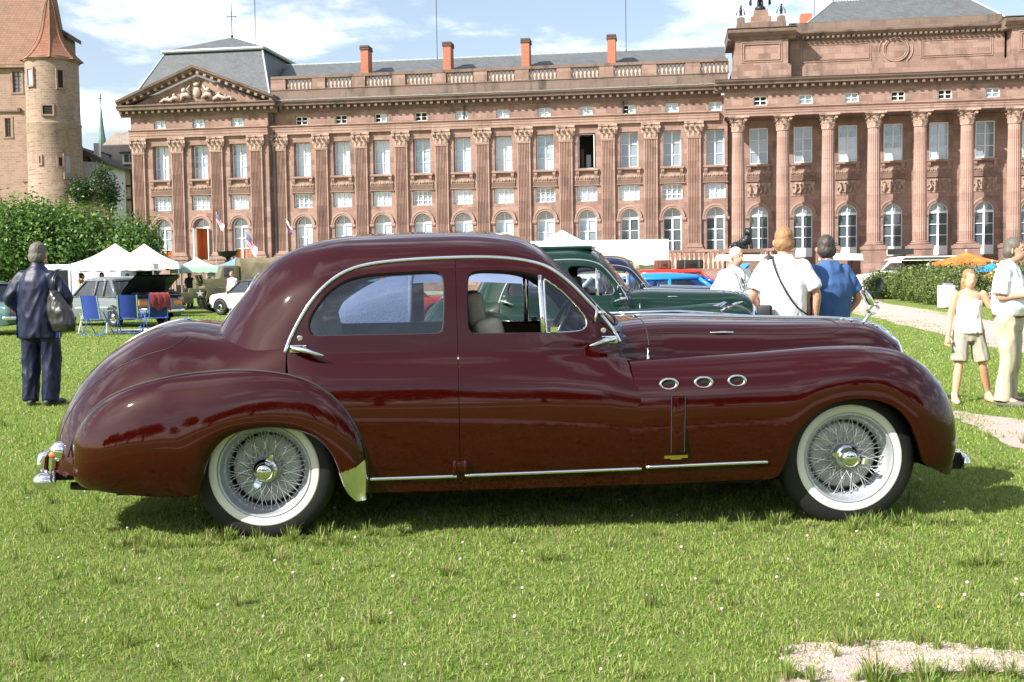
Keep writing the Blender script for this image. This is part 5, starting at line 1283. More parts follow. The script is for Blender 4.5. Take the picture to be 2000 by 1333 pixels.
# --- mansard roof of the pavilion
e0 = [(-35.4,-.4),(-21.6,-.4),(-21.6,15.5),(-35.4,15.5)]; t0 = [(-33.1,3.2),(-23.6,3.2),(-23.6,12.5),(-33.1,12.5)]; zt = 22.75
m = MB(); m.add([(x, y, 17.3) for x, y in e0]+[(x, y, zt) for x, y in t0], [(0,1,5,4),(1,2,6,5),(2,3,7,6),(3,0,4,7)]); roof = pp('mansard_roof', m, M_slate)
m = MB(); m.add([(x+(-.25 if x < -28 else .25), y+(-.25 if y < 8 else .25), zt+.10) for x, y in t0]+[(-28.35, 7.8, 24.9)], [(0,1,4),(1,2,4),(2,3,4),(3,0,4)]); pp('upper_roof', m, M_slate, roof)
m = MB()
for i in range(4):
    a, b = t0[i], t0[(i+1) % 4]; m.tube([(a[0]+(-.25 if a[0] < -28 else .25), a[1]+(-.25 if a[1] < 8 else .25), zt+.02), (b[0]+(-.25 if b[0] < -28 else .25), b[1]+(-.25 if b[1] < 8 else .25), zt+.02)], .17, 8)
    m.tube([(e0[i][0], e0[i][1], 17.35), (a[0], a[1], zt)], .10, 6)
pp('lead_roll', m, M_lead, roof); m = MB(); m.tube([(-28.35,7.8,24.8),(-28.35,7.8,28.2)], [.06,.03], 6); m.ball((-28.35,7.8,25.0), .14, 8, 6)
for dx, dz in ((.35,0),(-.35,0),(0,.35)): m.tube([(-28.35,7.8,26.9),(-28.35+dx,7.8,26.9+dz)], .035, 5); m.ball((-28.35+dx*1.2,7.8,26.9+dz), .07, 6, 4)
pp('weather_vane', m, M_iron, roof); pp('lightning_rod', MB().tube([(-26.4,9,24.3),(-26.4,9,29.5)], .035, 5), M_iron, roof)
# --- parapet with balusters over the wing
pp('parapet_base', MB().box(-21.6, 18.95, -.28, .5, 17.27, 18.20).box(-21.6, 18.95, -.34, .5, 18.202, 18.28), M_stone_top)
pp('parapet_rail', MB().box(-21.6, 18.95, -.34, .35, 19.20, 19.45), M_stone_top)
ms = MB().lathe([(.10,0),(.10,.05),(.065,.09),(.12,.26),(.135,.36),(.10,.50),(.06,.66),(.07,.74),(.10,.80),(.10,.92)], 9); ME_bal = ms.mesh('baluster', True); ME_bal.materials.append(mat('baluster_stone', (.46,.30,.22), .9, noise=.3, nscale=3))
groups = [(-20.22+3.68*k, -17.8+3.68*k) for k in range(11)]; last = -21.6
for a, b in groups:
    a, b = a-.0, b+.05
    pp('parapet_pier', MB().box(last, a, -.30, .30, 18.282, 19.198), M_stone); last = b
    for k in range(7): link('baluster', ME_bal, None, palace, (a+(b-a)*(k+.5)/7, -.02, 18.28))
pp('parapet_pier', MB().box(last, 18.95, -.30, .30, 18.282, 19.198), M_stone)
# --- wing roof, chimneys
m = MB(); m.add([(-22, 1.0, 18.4), (19, 1.0, 18.4), (19, 8, 22.0), (-23, 8, 22.0), (-23, 16, 18.4), (19, 16, 18.4)], [(0,1,2,3),(3,2,5,4)]); pp('wing_roof', m, M_slate); pp('ridge_roll', MB().tube([(-23,8,22.02),(19,8,22.02)], .10, 6), M_lead)
for x in (-13.95, -6.2, 1.02, 8.78):
    c = empty('chimney', (x+.1, 4.0, 0), parent=palace)
    MB().box(-.36,.36,-.7,.7,18.0,22.45).build('stack', M_brickred, c); MB().box(-.44,.44,-.78,.78,22.25,22.40).box(-.42,.42,-.76,.76,22.452,22.62).build('coping', M_stone_dark, c)
for x, h in ((-7.95, 8.2), (10.0, 7.0)): pp('lightning_rod', MB().tube([(x,7.9,21.9),(x,7.9,21.9+h)], .035, 5), M_iron)
pp('downpipe', MB().tube([(-3.95-.0,-.12,14.2),(-3.95,-.12,16.2)], .06, 6).tube([(10.05,-.12,14.2),(10.05,-.12,16.2)], .06, 6).tube([(-21.4,-.25,.5),(-21.4,-.25,16.2)], .07, 6), M_iron)
# --- portico on the right
PX = [19.69+3.663*k for k in range(8)]; PW = [21.55+3.70*k for k in range(7)]; WY = .5
H_ = openings(PW, True); pp('wall', flat_wall([(18.9, 0), (46.0, 0), (46.0, 14.2), (18.9, 14.2)], [h for i, h in enumerate(H_) if i % 3 != 2], WY, .35), M_stone)
for k, x in enumerate(PW):
    link('window_sill', ME_sill, None, palace, (x, WY, 10.47)); link('carved_frieze', ME_fri[k % 2], None, palace, (x, WY, 9.43)); link('fluted_band', ME_flu, None, palace, (x, WY, 9.06)); link('arch_moulding', ME_avo, None, palace, (x, WY, 6.10))
    window('tall', x, WY+.12, 10.5, M_panegrey if k in (0, 1, 5) else blinds()); arch_window('door', x, WY+.22, 2.48, M_pane, M_panegrey, hs=3.62, w=1.64)
    # relief panel of figures
    rp = MB(); rp.box(-.98,.98,-.05,0,7.72,8.92); r_ = random.Random(k+4)
    for q in range(4):
        fx = -.66+q*.42+r_.uniform(-.08,.08); zz = 7.9; rp.tube([(fx-.05,-.10,zz),(fx+r_.uniform(-.05,.12),-.16,zz+.35),(fx+r_.uniform(-.08,.08),-.14,zz+.68)], [.10,.14,.09], 7); rp.ball((fx+r_.uniform(-.08,.08), -.16, zz+.82), .10, 8, 6)
        rp.tube([(fx,-.16,zz+.55),(fx+r_.choice([-.3,.3]),-.15,zz+r_.uniform(.25,.7))], [.06,.04], 6); rp.tube([(fx,-.12,zz+.2),(fx+r_.choice([-.25,.25]),-.12,zz+.02)], [.08,.05], 6)
    pp('relief_panel', rp, M_carve, smooth=True, angle=50, loc=(x, WY, 0))
def column_mesh(z0, z1):
    m = MB(); n = 20; ring = []
    for q in np.linspace(0, 1, 7):
        R = .56-.075*q**1.6; row = []
        for k in range(n):
            for f, rr in ((.06,1.0),(.25,.93),(.5,.905),(.75,.93),(.94,1.0)): a = 2*PI*(k+f)/n; row.append((R*rr*math.cos(a), R*rr*math.sin(a), z0+.42+(z1-z0-.42)*q))
        ring.append(row)
    m.grid(np.array(ring), closed_v=True, flip=True); m.lathe([(.74,z0+.10),(.80,z0+.17),(.74,z0+.24),(.64,z0+.27),(.68,z0+.33),(.66,z0+.38),(.57,z0+.42)], 28); m.box(-.82,.82,-.82,.82,z0,z0+.10)
    me = m.mesh('column', True, 35, True); me.materials.append(M_stone_plain); return me
ME_col = column_mesh(3.22, PIL_Z1); ME_ccap = capital_mesh(1.06, .5, CAP_Z1-PIL_Z1, True)
mp_ = MB(); mp_.box(-.95,.95,-.95,.95,0,.5); mp_.box(-.90,.90,-.90,.90,.502,2.95); mp_.box(-.97,.97,-.97,.97,2.952,3.22); ME_cped = mp_.mesh('pedestal'); ME_cped.materials.append(M_stone)
for x in PX:
    c = link('column', ME_col, None, palace, (x, -2.0, 0)); link('capital', ME_ccap, None, c, (0, 0, PIL_Z1)); link('pedestal', ME_cped, None, c, (0, 0, 0))
PY = -2.0; EF = PY+.42   # front face of the portico entablature body
def psweep(prof, m, name, x0=18.95, x1=46): return sweep(x0, x1, EF, prof, m, name)
pp('portico_body', MB().box(18.95, 46, EF-.0, 3, 14.26, 17.2), M_stone)
AR2 = [(0,14.25),(.50,14.25),(.50,14.46),(.54,14.465),(.54,14.66),(.58,14.665),(.58,14.80),(.70,14.90),(.70,14.99),(0,15.03)]
psweep(AR2, M_stone_plain, 'architrave', 18.6)
pp('attic_band', MB(), M_stone) if False else None
PA = [21.50+3.69*k for k in range(7)]
pp('attic_wall', flat_wall([(18.62, 15.03), (46, 15.03), (46, 16.3), (18.62, 16.3)], [rect(x, 1.16, 15.12, 15.88) for x in PA], EF-.46, .28), M_stone)
pp('attic_return', MB().box(18.60, 18.64, EF-.455, .3, 14.26, 16.35), M_stone)
for k, x in enumerate(PA): window('attic', x, EF-.46+.24, 15.10, M_room if k in (0, 3, 4) else M_panegrey)
sweep(17.75, 46, EF-.35, CORN, M_stone_top, 'cornice'); dentils(17.9, 46, EF-.35); pp('gutter_board', MB().box(17.75, 46, EF-1.375, EF-1.33, 17.02, 17.185), M_stone_dark)
sweep(17.75, 46, EF-.35, [(.2,17.262),(1.06,17.192),(1.06,17.23),(.2,17.31)], M_stone_dark, 'cornice_flashing')
# attic blocks: end block stands forward of the panelled middle
BF, MF = -2.35, -1.05
def block(x0, x1, yf, yb, panel_):
    m = MB(); m.box(x0-.22, x1+.22, yf-.16, yb, 17.3, 18.28); m.box(x0-.12, x1+.12, yf-.08, yb, 18.282, 18.42); m.box(x0, x1, yf, yb, 18.422, 20.45); pp('attic_block', m, M_stone)
    sweep_ = [(0,20.452),(.10,20.47),(.12,20.70),(.28,20.74),(.62,20.98),(.66,21.15),(.66,21.22),(0,21.3)]
    m = MB(); m.prism([(yf-d, z) for d, z in sweep_]+[(yb, 21.3), (yb, 20.452)], x0-.62, x1+.62, 'x'); pp('block_cornice', m, M_stone_top, fixn=True)
    pp('block_capping', MB().box(x0-.66, x1+.66, yf-.70, yb+.02, 21.302, 21.36), M_stone_dark)
    if panel_:
        a, b = x0+.5, x1-.5; m = MB()
        for ins, d in ((0, .05), (.16, .09)):
            for q in (((a+ins, a+ins+.07), (18.62+ins, 20.30-ins)), ((b-ins-.07, b-ins), (18.62+ins, 20.30-ins)), ((a+ins+.07, b-ins-.07), (18.62+ins, 18.69+ins)), ((a+ins+.07, b-ins-.07), (20.23-ins, 20.30-ins))): m.box(*q[0], yf-d, yf+.01, *q[1])
        pp('block_panel_moulding', m, M_stone_plain)
block(19.45, 23.75, BF, 3.0, True); block(41.3, 45.6, BF, 3.0, True)
m = MB(); m.box(23.97, 41.08, MF-.16, 3, 17.3, 18.28); m.box(23.97, 41.08, MF-.08, 3, 18.282, 18.42); m.box(23.97, 41.08, MF, 3, 18.422, 20.45); pp('attic_middle', m, M_stone)
m = MB(); m.prism([(MF-d, z) for d, z in [(0,20.452),(.10,20.47),(.12,20.70),(.28,20.74),(.55,20.98),(.58,21.12),(0,21.2)]]+[(3, 21.2), (3, 20.452)], 24.42, 40.65, 'x'); pp('middle_cornice', m, M_stone_top, fixn=True)
pp('parapet_course', MB().box(24.0, 41.0, -.6, 2.6, 21.37, 22.05).box(23.9, 41.1, -.72, 2.6, 21.202, 21.36), M_stone_top)
for x0, x1 in ((24.9, 30.6), (34.5, 40.2)):
    m = MB()
    for ins in (0, .16): m.box(x0+ins, x1-ins, MF-.05, MF, 18.66+ins, 18.73+ins); m.box(x0+ins, x1-ins, MF-.05, MF, 20.2-ins, 20.27-ins)
    for ins in (0, .16): m.box(x0+ins, x0+ins+.07, MF-.05, MF, 18.731+ins, 20.199-ins); m.box(x1-ins-.07, x1-ins, MF-.05, MF, 18.731+ins, 20.199-ins)
    pp('attic_panel_moulding', m, M_stone_plain)
m = MB()
for R, d in ((1.35, .05), (1.0, .09), (.86, .06)): m.tube([(32.55+R*math.cos(2*PI*k/40), MF-.02, 19.45+R*.96*math.sin(2*PI*k/40)) for k in range(40)], d, 6, closed=True)
pp('roundel_moulding', m, M_stone_plain, smooth=True)
m = MB(); n = 40
for k in range(n): x = 24.6+k*.41; m.box(x-.09, x+.09, MF-.46, MF-.1, 20.55, 20.72)
pp('block_dentils', m, M_stone_top)['kind'] = 'stuff'
# eagle group on the end block
def eagle(parent, s, loc, m_):
    e = empty('eagle', loc, parent=parent); e.scale = (s, s, s)
    m = MB(); m.ball((0,0,1.0), .42, 12, 8, (.8,.8,1.35)); m.tube([(0,0,1.4),(0,-.1,1.75),(.05,-.16,1.9)], [.24,.18,.14], 8); m.ball((.06,-.2,1.98), .16, 8, 6, (1.2,1.1,1)); m.tube([(.15,-.26,1.98),(.30,-.3,1.90)], [.07,.02], 6); m.tube([(0,.1,.75),(0,.3,.2)], [.26,.14], 8)
    for q in (-1, 1): m.tube([(q*.15,0,.5),(q*.17,-.05,0)], [.13,.09], 6)
    m.build('body', m_, e, True)
    for q in (-1, 1):
        W = []
        for t in np.linspace(0, 1, 7): W.append([(q*(.30+.42*math.sin(t*1.9)), .06+.1*t, 1.65-1.35*t), (q*(.45+.50*math.sin(t*1.7)), .14, 1.55-1.30*t), (q*(.40+.34*math.sin(t*2.0)), .24, 1.5-1.35*t)])
        MB().grid(np.array(W)).build('wing', m_, e, True)
pp('plinth_course', MB().box(19.6, 23.6, -2.2, -.9, 21.362, 21.95), M_stone_top)
pp('statue_plinth', MB().box(20.78, 22.42, -2.1, -1.0, 21.952, 22.45).box(21.0, 22.2, -1.95, -1.1, 22.452, 22.75).box(21.05, 22.15, -1.9, -1.1, 22.752, 23.0), M_stone); eagle(palace, .95, (21.55, -1.5, 23.3), M_iron); pp('rock_base', MB().ball((21.55,-1.5,23.15), .42, 10, 6, (1.1,1,.7)), M_iron, smooth=True)
for x in (19.95, 23.25):
    pp('small_plinth', MB().box(x-.32, x+.32, -1.9, -1.3, 21.952, 22.4).ball((x,-1.6,22.4), .30, 10, 6, (1,1,.5)), M_stone_top); eagle(palace, .40, (x, -1.6, 22.62), M_iron)
pp('statue_plinth', MB().box(42.6, 44.2, -2.1, -1.0, 21.362, 22.2), M_stone); eagle(palace, .95, (43.4, -1.5, 22.4), M_iron)
# domed roof behind with railing and lantern
m = MB(); b0 = [(26.3,8),(44.5,8),(44.5,26),(26.3,26)]; b1 = [(30.0,12),(41.2,12),(41.2,22),(30.0,22)]
m.add([(x, y, 22.4) for x, y in b0]+[(x, y, 28.1) for x, y in b1], [(0,1,5,4),(1,2,6,5),(2,3,7,6),(3,0,4,7),(4,5,6,7)])
b0 = [(26.2,8),(43.6,8),(43.6,26),(26.2,26)]; b1 = [(29.1,10.5),(40.6,10.5),(40.6,22),(29.1,22)]
m = MB(); m.add([(x, y, 23.6) for x, y in b0]+[(x, y, 26.2) for x, y in b1], [(0,1,5,4),(1,2,6,5),(2,3,7,6),(3,0,4,7),(4,5,6,7)]); rf = pp('portico_roof', m, M_slate); m = MB()
for a, b in zip(b0, b1): m.tube([(a[0],a[1],23.6),(b[0],b[1],26.2)], .10, 6)
pp('lead_roll', m, M_lead, rf); m = MB()
for k in range(46): x = 29.1+k*11.5/45; m.box(x-.025, x+.025, 10.55, 10.6, 26.2, 27.35)
m.box(29.1, 40.6, 10.54, 10.61, 27.351, 27.42); m.box(29.1, 40.6, 10.54, 10.61, 26.28, 26.33); pp('roof_railing', m, mat('railing_blue', (.12,.22,.33), .5), rf)
for x in (29.05, 40.65): pp('railing_finial', MB().tube([(x,10.6,26.1),(x,10.6,27.6)], .10, 8).ball((x,10.6,27.7), .17, 8, 6), M_brickred, rf)
pp('lantern', MB().box(32.4, 36.6, 13, 17, 26.2, 29.5), M_stone_plain, rf)
for x in (33.1, 34.5, 35.9): pp('lantern_window', MB().box(x-.45, x+.45, 12.95, 13.0, 26.5, 29.2), M_white, rf)
pp('small_chimney', MB().box(26.0, 27.0, 9.0, 10.4, 22, 24.9), M_brickred, rf); pp('lightning_rod', MB().tube([(27.3,10,24),(27.3,10,31)], .035, 5), M_iron, rf)
# plinth, terrace balustrade and steps in front
pp('plinth_course', MB().box(-35.3, 18.6, -.40 if False else -.25, 0.0, 0.0, 2.9).box(-35.3, -21.7, PF-.25, PF-.001, 0.0, 2.9), M_stone)
pp('terrace', MB().box(13.0, 46, -4.5, .49, 0.0, .75).box(13.0, 46, -5.2, -4.502, 0, .5).box(13.0, 46, -5.9, -5.202, 0, .25), M_stone)
pp('terrace_parapet', MB().box(12.2, 22.5, -3.3, -3.0, 3.0, 3.2).box(12.2, 22.5, -3.25, -3.02, .75, 1.6), M_stone)
for k in range(26): link('baluster', ME_bal, None, palace, (12.5+k*.39, -3.14, 1.6)).scale = (1.1,1.1,1.52)
# ================================================================== castle, tower and old houses on the left
M_castle = stone_mat('castle_rubble', (.35,.235,.185), (.235,.15,.115), (.32,.235,.19), .5, .19, stain=.45, stainc=(.16,.12,.09), mscale=.03)
M_tower = stone_mat('tower_rubble', (.335,.24,.185), (.195,.135,.105), (.31,.24,.19), .46, .19, stain=.7, stainc=(.15,.115,.09), mscale=.03)
M_tile = stone_mat('roof_tiles', (.26,.15,.105), (.20,.12,.085), (.13,.08,.06), .32, .20, stain=.55, stainc=(.12,.095,.075), mscale=.02)
M_tile_red = stone_mat('cone_tiles', (.27,.125,.08), (.20,.09,.06), (.15,.07,.05), .30, .22, stain=.25, mscale=.025)
M_tile_dark = stone_mat('dark_roof_tiles', (.12,.095,.085), (.09,.075,.07), (.06,.05,.05), .3, .2, stain=.3)
M_plaster = mat('cream_plaster', (.62,.54,.36), .9, noise=.12, nscale=1.5); M_whitewash = mat('whitewash', (.66,.64,.62), .9, noise=.1)
M_timber = mat('dark_timber', (.055,.035,.025), .8)
CY = 96.0
castle = empty('castle', (-41.0, CY, 0), 0, 'old rubble stone castle wing with a steep brown tiled roof at the far left edge', 'castle')
def lp(n, mb, m, par, **k): return mb.build(n, m, par, **k)
lp('wall', flat_wall([(-14, 0), (2.1, 0), (2.1, 19.7), (-14, 19.7)], [rect(-.35, .72, 17.3, 19.0), rect(-1.25, .50, 13.6, 15.1)], 0, .4), M_castle, castle)
lp('wall_side', MB().box(2.02, 2.10, .01, 5.5, 0, 19.7), M_castle, castle)
m = MB(); m.add([(-14,-.35,19.55),(2.3,-.35,19.55),(1.3,4.0,28.6),(-14,4.0,28.6),(2.0,6.0,19.55),(-14,6.0,19.55)], [(0,1,2,3),(1,4,2),(3,2,4,5)]); lp('roof', m, M_tile, castle)
lp('eaves', MB().box(-14, 2.2, -.36, -.001, 19.30, 19.52), M_stone, castle)
for (x, w, z0, z1) in ((-.35,.72,17.3,19.0),(-1.25,.50,13.6,15.1)):
    e = empty('window', (x, 0, 0), parent=castle); mm = MB()
    for s in (-1, 1): mm.box(s*w/2-.04, s*w/2+.04, .18, .25, z0, z1)
    mm.box(-w/2, w/2, .18, .25, z0, z0+.06); mm.box(-.03, .03, .17, .25, z0, z1)
    for k in range(1, 5): mm.box(-w/2, w/2, .19, .25, z0+(z1-z0)*k/5-.02, z0+(z1-z0)*k/5+.02)
    mm.build('frame', mat('brown_window', (.14,.07,.045), .6), e); MB().box(-w/2, w/2, .26, .28, z0, z1).build('pane', M_panegrey, e)
    mm = MB()
    for s in (-1, 1): mm.box(s*(w/2+.09)-.09, s*(w/2+.09)+.09, -.05, .0, z0-.05, z1+.05)
    mm.box(-w/2-.2, w/2+.2, -.06, 0, z0-.16, z0-.052); mm.box(-w/2-.2, w/2+.2, -.06, 0, z1+.052, z1+.17); mm.build('surround', M_stone_plain, e)
lp('downpipe', MB().tube([(.55,-.12,19.4),(.55,-.12,19.0),(.62,-.10,18.6),(.80,-.10,9)], .07, 6), mat('zinc', (.42,.42,.40), .5, .5), castle); lp('ledge', MB().box(-3,-.35,-.14,0,15.62,15.75).box(-.34,-.10,-.2,0,15.62,15.95), M_stone_dark, castle)
# round tower
tower = empty('round_tower', (-38.05, 95.2, 0), 0, 'round rubble stair tower with flared red tiled cone roof against the castle wall', 'tower')
pr = [(2.30,0),(2.28,6),(2.22,9.2),(2.16,9.35),(2.15,14.2),(2.20,14.3),(2.18,14.42),(2.12,14.45),(2.10,19.85)]
lp('shaft', MB().lathe(pr, 40), M_tower, tower, smooth=True, angle=40); n = 8; m = MB(); rows = []
for q in np.linspace(0, 1, 13):
    R = 2.42*(1-q)**1.0*(1-.55*math.sin(PI*min(1, q*1.0))**.9*.8)+.05; rows.append([(R*math.cos(2*PI*k/n+.32), R*math.sin(2*PI*k/n+.32), 19.6+5.6*q) for k in range(n)])
m.grid(np.array(rows), closed_v=True, flip=True); cone = lp('cone_roof', m, M_tile_red, tower, fixn=True)
m = MB()
for k in range(n): m.tube([r[k] for r in rows], .07, 5)
lp('ridge_tiles', m, M_tile, cone); lp('finial', MB().tube([(0,0,25.0),(0,0,26.0)], [.14,.06], 8), M_lead, cone)
lp('eaves_course', MB().lathe([(2.10,19.4),(2.22,19.5),(2.26,19.75)], 40), M_stone, tower)
for a, z0, z1, w in ((-118,17.4,18.7,.55),(-52,17.2,18.6,.40),(-80,15.0,15.7,.75),(-42,9.9,11.7,.5),(-58,10.8,11.5,.25),(-100,11.0,11.6,.12)):
    A = math.radians(a); e = empty('window', (2.08*math.cos(A), 2.08*math.sin(A), 0), A+PI/2, parent=tower); mm = MB()
    for s in (-1, 1): mm.box(s*(w/2+.07)-.07, s*(w/2+.07)+.07, -.16, .25, z0, z1)
    mm.box(-w/2-.14, w/2+.14, -.18, .25, z0-.14, z0-.002); mm.box(-w/2-.14, w/2+.14, -.16, .25, z1+.002, z1+.14); mm.build('surround', M_stone_plain, e); MB().box(-w/2, w/2, -.10, .2, z0, z1).build('pane', M_panegrey if a in (-118, -42) else M_room, e)
# gabled chapel behind
ch = empty('gatehouse', (-40.6, 101, 0), 0, 'dark stone gable building with arcaded openings behind the round tower', 'building')
lp('wall', MB().prism([(-2.5,0),(1.55,0),(1.55,22.9),(-2.5,25.5)], 0, 2.2), M_stone_dark if False else stone_mat('gatehouse_stone', (.27,.17,.135), (.22,.145,.115), (.2,.14,.11), .6, .25, stain=.5), ch)  # brown stone of the gatehouse, reused for the steeple belfry
m = MB(); m.add([(-3.2,-.5,26.4),(1.95,-.5,23.05),(1.95,2.6,23.05),(-3.2,2.6,26.4),(-3.2,-.5,26.0),(1.95,-.5,22.7),(1.95,2.6,22.7),(-3.2,2.6,26.0)], [(0,1,2,3),(4,7,6,5),(0,4,5,1),(1,5,6,2),(2,6,7,3),(3,7,4,0)]); lp('roof', m, M_tile_dark, ch); MBs = MB().box(1.3, 1.75, -.3, 1.8, 0, 18.6).box(1.3, 1.95, -.35, 1.9, 0, 15.4); lp('buttress', MBs, MATS['gatehouse_stone'], ch)
for k in range(2): lp('arched_opening', MB().prism(archp(.35+k*.62, .40, 19.8, 20.8), -.03, .02), M_room, ch)
m = MB(); m.prism([(-2, 0), (3.6, 0), (3.6, 12.0), (3.0, 13.0), (1.2, 15.6), (-2, 16.2)], -1.2, -.4, 'y'); lp('sloping_wall', m, MATS['gatehouse_stone'], ch, fixn=True)
wh = empty('white_house', (-36.75, 99.5, 0), 0, 'small whitewashed house end with dark roof below the castle gable', 'house')
lp('wall', MB().prism([(-.6,0),(1.35,0),(1.35,11.6),(-.6,11.8)], 0, 5), M_whitewash, wh, fixn=True); m = MB(); m.add([(-.9,-.3,13.1),(1.75,-.3,11.55),(1.75,5.3,11.55),(-.9,5.3,13.1),(-.9,-.3,12.5),(1.75,-.3,11.35),(1.75,5.3,11.35),(-.9,5.3,12.5)], [(0,1,2,3),(4,7,6,5),(0,4,5,1),(1,5,6,2),(2,6,7,3),(3,7,4,0)]); lp('roof', m, M_tile_dark, wh)
lp('chimney', MB().box(.0,.45,1,1.5,12.3,13.5), M_whitewash, wh)
th = empty('timber_house', (-40.6, 108, .4), 0, 'half timbered cream house with grey brown roof and dormers beside the palace', 'house')
lp('wall', MB().box(1.2, 9, 0, 7, 0, 11.9), M_plaster, th); m = MB(); m.add([(-.2,-.8,11.4),(9.6,-.8,11.4),(9.6,3.6,15.5),(1.9,3.6,15.4),(9.6,8,11.4),(-.2,8,11.4)], [(0,1,2,3),(3,2,4,5),(0,3,5)]); lp('roof', m, stone_mat('old_roof', (.30,.25,.21), (.25,.21,.18), (.17,.15,.13), .3, .2, stain=.4), th)
m = MB()
for x in (1.25, 2.2, 2.75, 3.7, 4.6, 5.5): m.box(x-.08, x+.08, -.06, -.001, 4, 11.9)
for z in (6.0, 8.6, 9.9, 11.5): m.box(1.2, 6.4, -.07, -.002, z-.09, z+.09)
m.tube([(1.3,-.05,6.1),(2.1,-.05,8.5)], .08, 4); m.tube([(2.8,-.05,8.5),(3.6,-.05,6.1)], .08, 4); lp('timber_frame', m, M_timber, th)
for x, z in ((1.72, 10.2), (3.2, 9.0), (3.25, 6.6)): e = empty('window', (x, -.05, z), parent=th); MB().box(-.36,.36,-.04,0,0,1.1).build('frame', M_timber, e); MB().box(-.29,-.03,-.06,-.041,.08,1.02).box(.03,.29,-.06,-.041,.08,1.02).build('pane', M_pane, e)
for x in (1.35, 5.0):
    d = empty('dormer', (x, 0, 11.9), parent=th); MB().prism([(-.95,0),(.95,0),(.95,1.0),(-.95,1.0)], -.7, 1.6).build('dormer_wall', M_white, d); MB().prism([(-1.2,1.0),(1.2,1.0),(1.0,1.15),(-1.0,1.15)], -1.0, 2.8).build('dormer_roof', M_tile_dark, d)
    for q in (-.55, 0, .55): MB().box(q-.22, q+.22, -.74, -.701, .18, .9).build('pane', M_pane, d)
sp = empty('church_steeple', (-44.75, 125, 0), 0, 'thin dark green pointed church spire far behind the timber house', 'steeple'); lp('spire', MB().lathe([(.50,12),(.42,16.8),(.30,17.6),(.05,20.6)], 8), mat('copper_green', (.10,.17,.15), .6), sp); lp('cross', MB().tube([(0,0,20.4),(0,0,21.8)], .05, 5).tube([(-.2,0,21.3),(.2,0,21.3)], .04, 5), M_iron, sp); lp('belfry', MB().box(-.7,.7,-.7,.7,0,12.02), MATS['gatehouse_stone'], sp)
ant = tag(lp('roof_antenna', MB().tube([(0,0,0),(0,0,2.7)], .035, 5).tube([(-.6,0,2.4),(.6,0,2.45)], .025, 4).tube([(-.4,0,2.0),(.4,0,2.05)], .025, 4).tube([(-.3,0,1.6),(.3,0,1.65)], .025, 4), M_satin, None, loc=(-37.6, 108+3.5, 15.7)), 'thin television antenna on the roof ridge of the timber house', 'antenna')
# retaining wall with ivy and shrubs under the gable
tag(lp('retaining_wall', MB().box(-36.4, -33.2, 93.5, 95, 0, 9.0), M_tower, None), 'low rubble retaining wall at the foot of the round tower', 'wall')
for i, (x, z, rx, rz_, lab) in enumerate(((-35.5, 8.8, .75, .65, 'dark green bush on the retaining wall beside the round tower'), (-33.6, 9.2, .9, 1.6, 'tall ivy clump against the small whitewashed house'), (-37.0, 8.9, 1.0, 2.6, 'dark climbing shrub between the timber house and the palace corner'))):
    y = 93.6 if i < 2 else 105.5; t = empty('shrub', (x, y, 0), 0, lab, 'shrub'); link('foliage', crown_mesh('foliage', 300+i, [((0,0,z), (rx,.8,rz_)), ((rx*.5,.1,z-rz_*.6), (rx*.7,.7,rz_*.6))], 3000, .20, [(.03,.07,.018),(.045,.09,.02),(.025,.055,.02)]), None, t); lp('stem', MB().tube([(0,.3,z-3.5),(0,.2,z)], .12, 6), M_bark, t)
tag(lp('roadside_wire', MB().tube([(-47,120,14.9),(-40,120,14.7),(-33.2,119,15.0)], .02, 4), M_iron, None), 'thin overhead wire between the castle and the timber house', 'wire')

# the old town stands well behind the palace front: set each of its buildings back and full size
FAR = 1.3
for o in (castle, tower, ch, wh, th, sp, ant, *[o for o in COL.objects if o.parent is None and (o.name.startswith('shrub') or o.name in ('retaining_wall', 'roadside_wire'))]):
    o.location = (o.location.x*FAR, o.location.y*FAR, (o.location.z-1.4)*FAR+1.4); o.scale = (FAR, FAR, FAR)
# ================================================================== the other vehicles
M_green = mat('racing_green_paint', (.003,.019,.011), .05, spec=.55); M_navy = mat('navy_paint', (.007,.010,.028), .05, spec=.55)
gc = empty('green_saloon', (-.16, 14.39, 0), math.radians(-8), 'dark green streamlined vintage saloon parked directly behind the maroon one', 'car', 'vintage cars parked on the lawn'); gc.scale = (.86, 1.0, 1.045)
build_saloon(gc, M_green, (.20,.18,.15), False)
nc = empty('navy_saloon', (.77, 19.9, 0), math.radians(-8), 'navy blue vintage saloon with chrome window line beyond the green saloon', 'car', 'vintage cars parked on the lawn'); nc.scale = (.86, 1.0, 1.02)
build_saloon(nc, M_navy, (.14,.05,.03), False)
me = MB().cbox((0,0,0), (.85,.85,.05)).mesh('sun_roof'); link('sun_roof', bevel_mesh(me, .02, 2), M_green, gc, (1.0, 0, 1.632))

M_tailred = mat('tail_red', (.45,.02,.012), .2, coat=.6); M_orangel = mat('indicator_orange', (.75,.22,.02), .2, coat=.6); M_headglass = mat('headlamp_glass', (.75,.77,.8), .06, .2, coat=1)
M_seat_dark = mat('seat_dark', (.05,.045,.04), .8)
def road_wheel(parent, x, y, r, s, hub=M_chrome, wd=.17):
    w = empty('wheel', (x, y, r), parent=parent)
    MB().lathe([(r*.62,wd/2*s),(r*.72,wd*.56*s),(r*.9,wd*.54*s),(r,wd*.36*s),(r,-wd*.4*s),(r*.9,-wd/2*s),(r*.6,-wd/2*s)], 26, axis='y').build('tyre', M_rubber, w, True, fixn=True)
    MB().lathe([(r*.63,wd*.42*s),(r*.58,wd*.50*s),(r*.52,wd*.36*s),(r*.40,wd*.40*s),(r*.34,wd*.50*s),(r*.18,wd*.58*s),(.002,wd*.60*s)], 22, axis='y').build('hub_cap', hub, w, True, fixn=True)
    return w
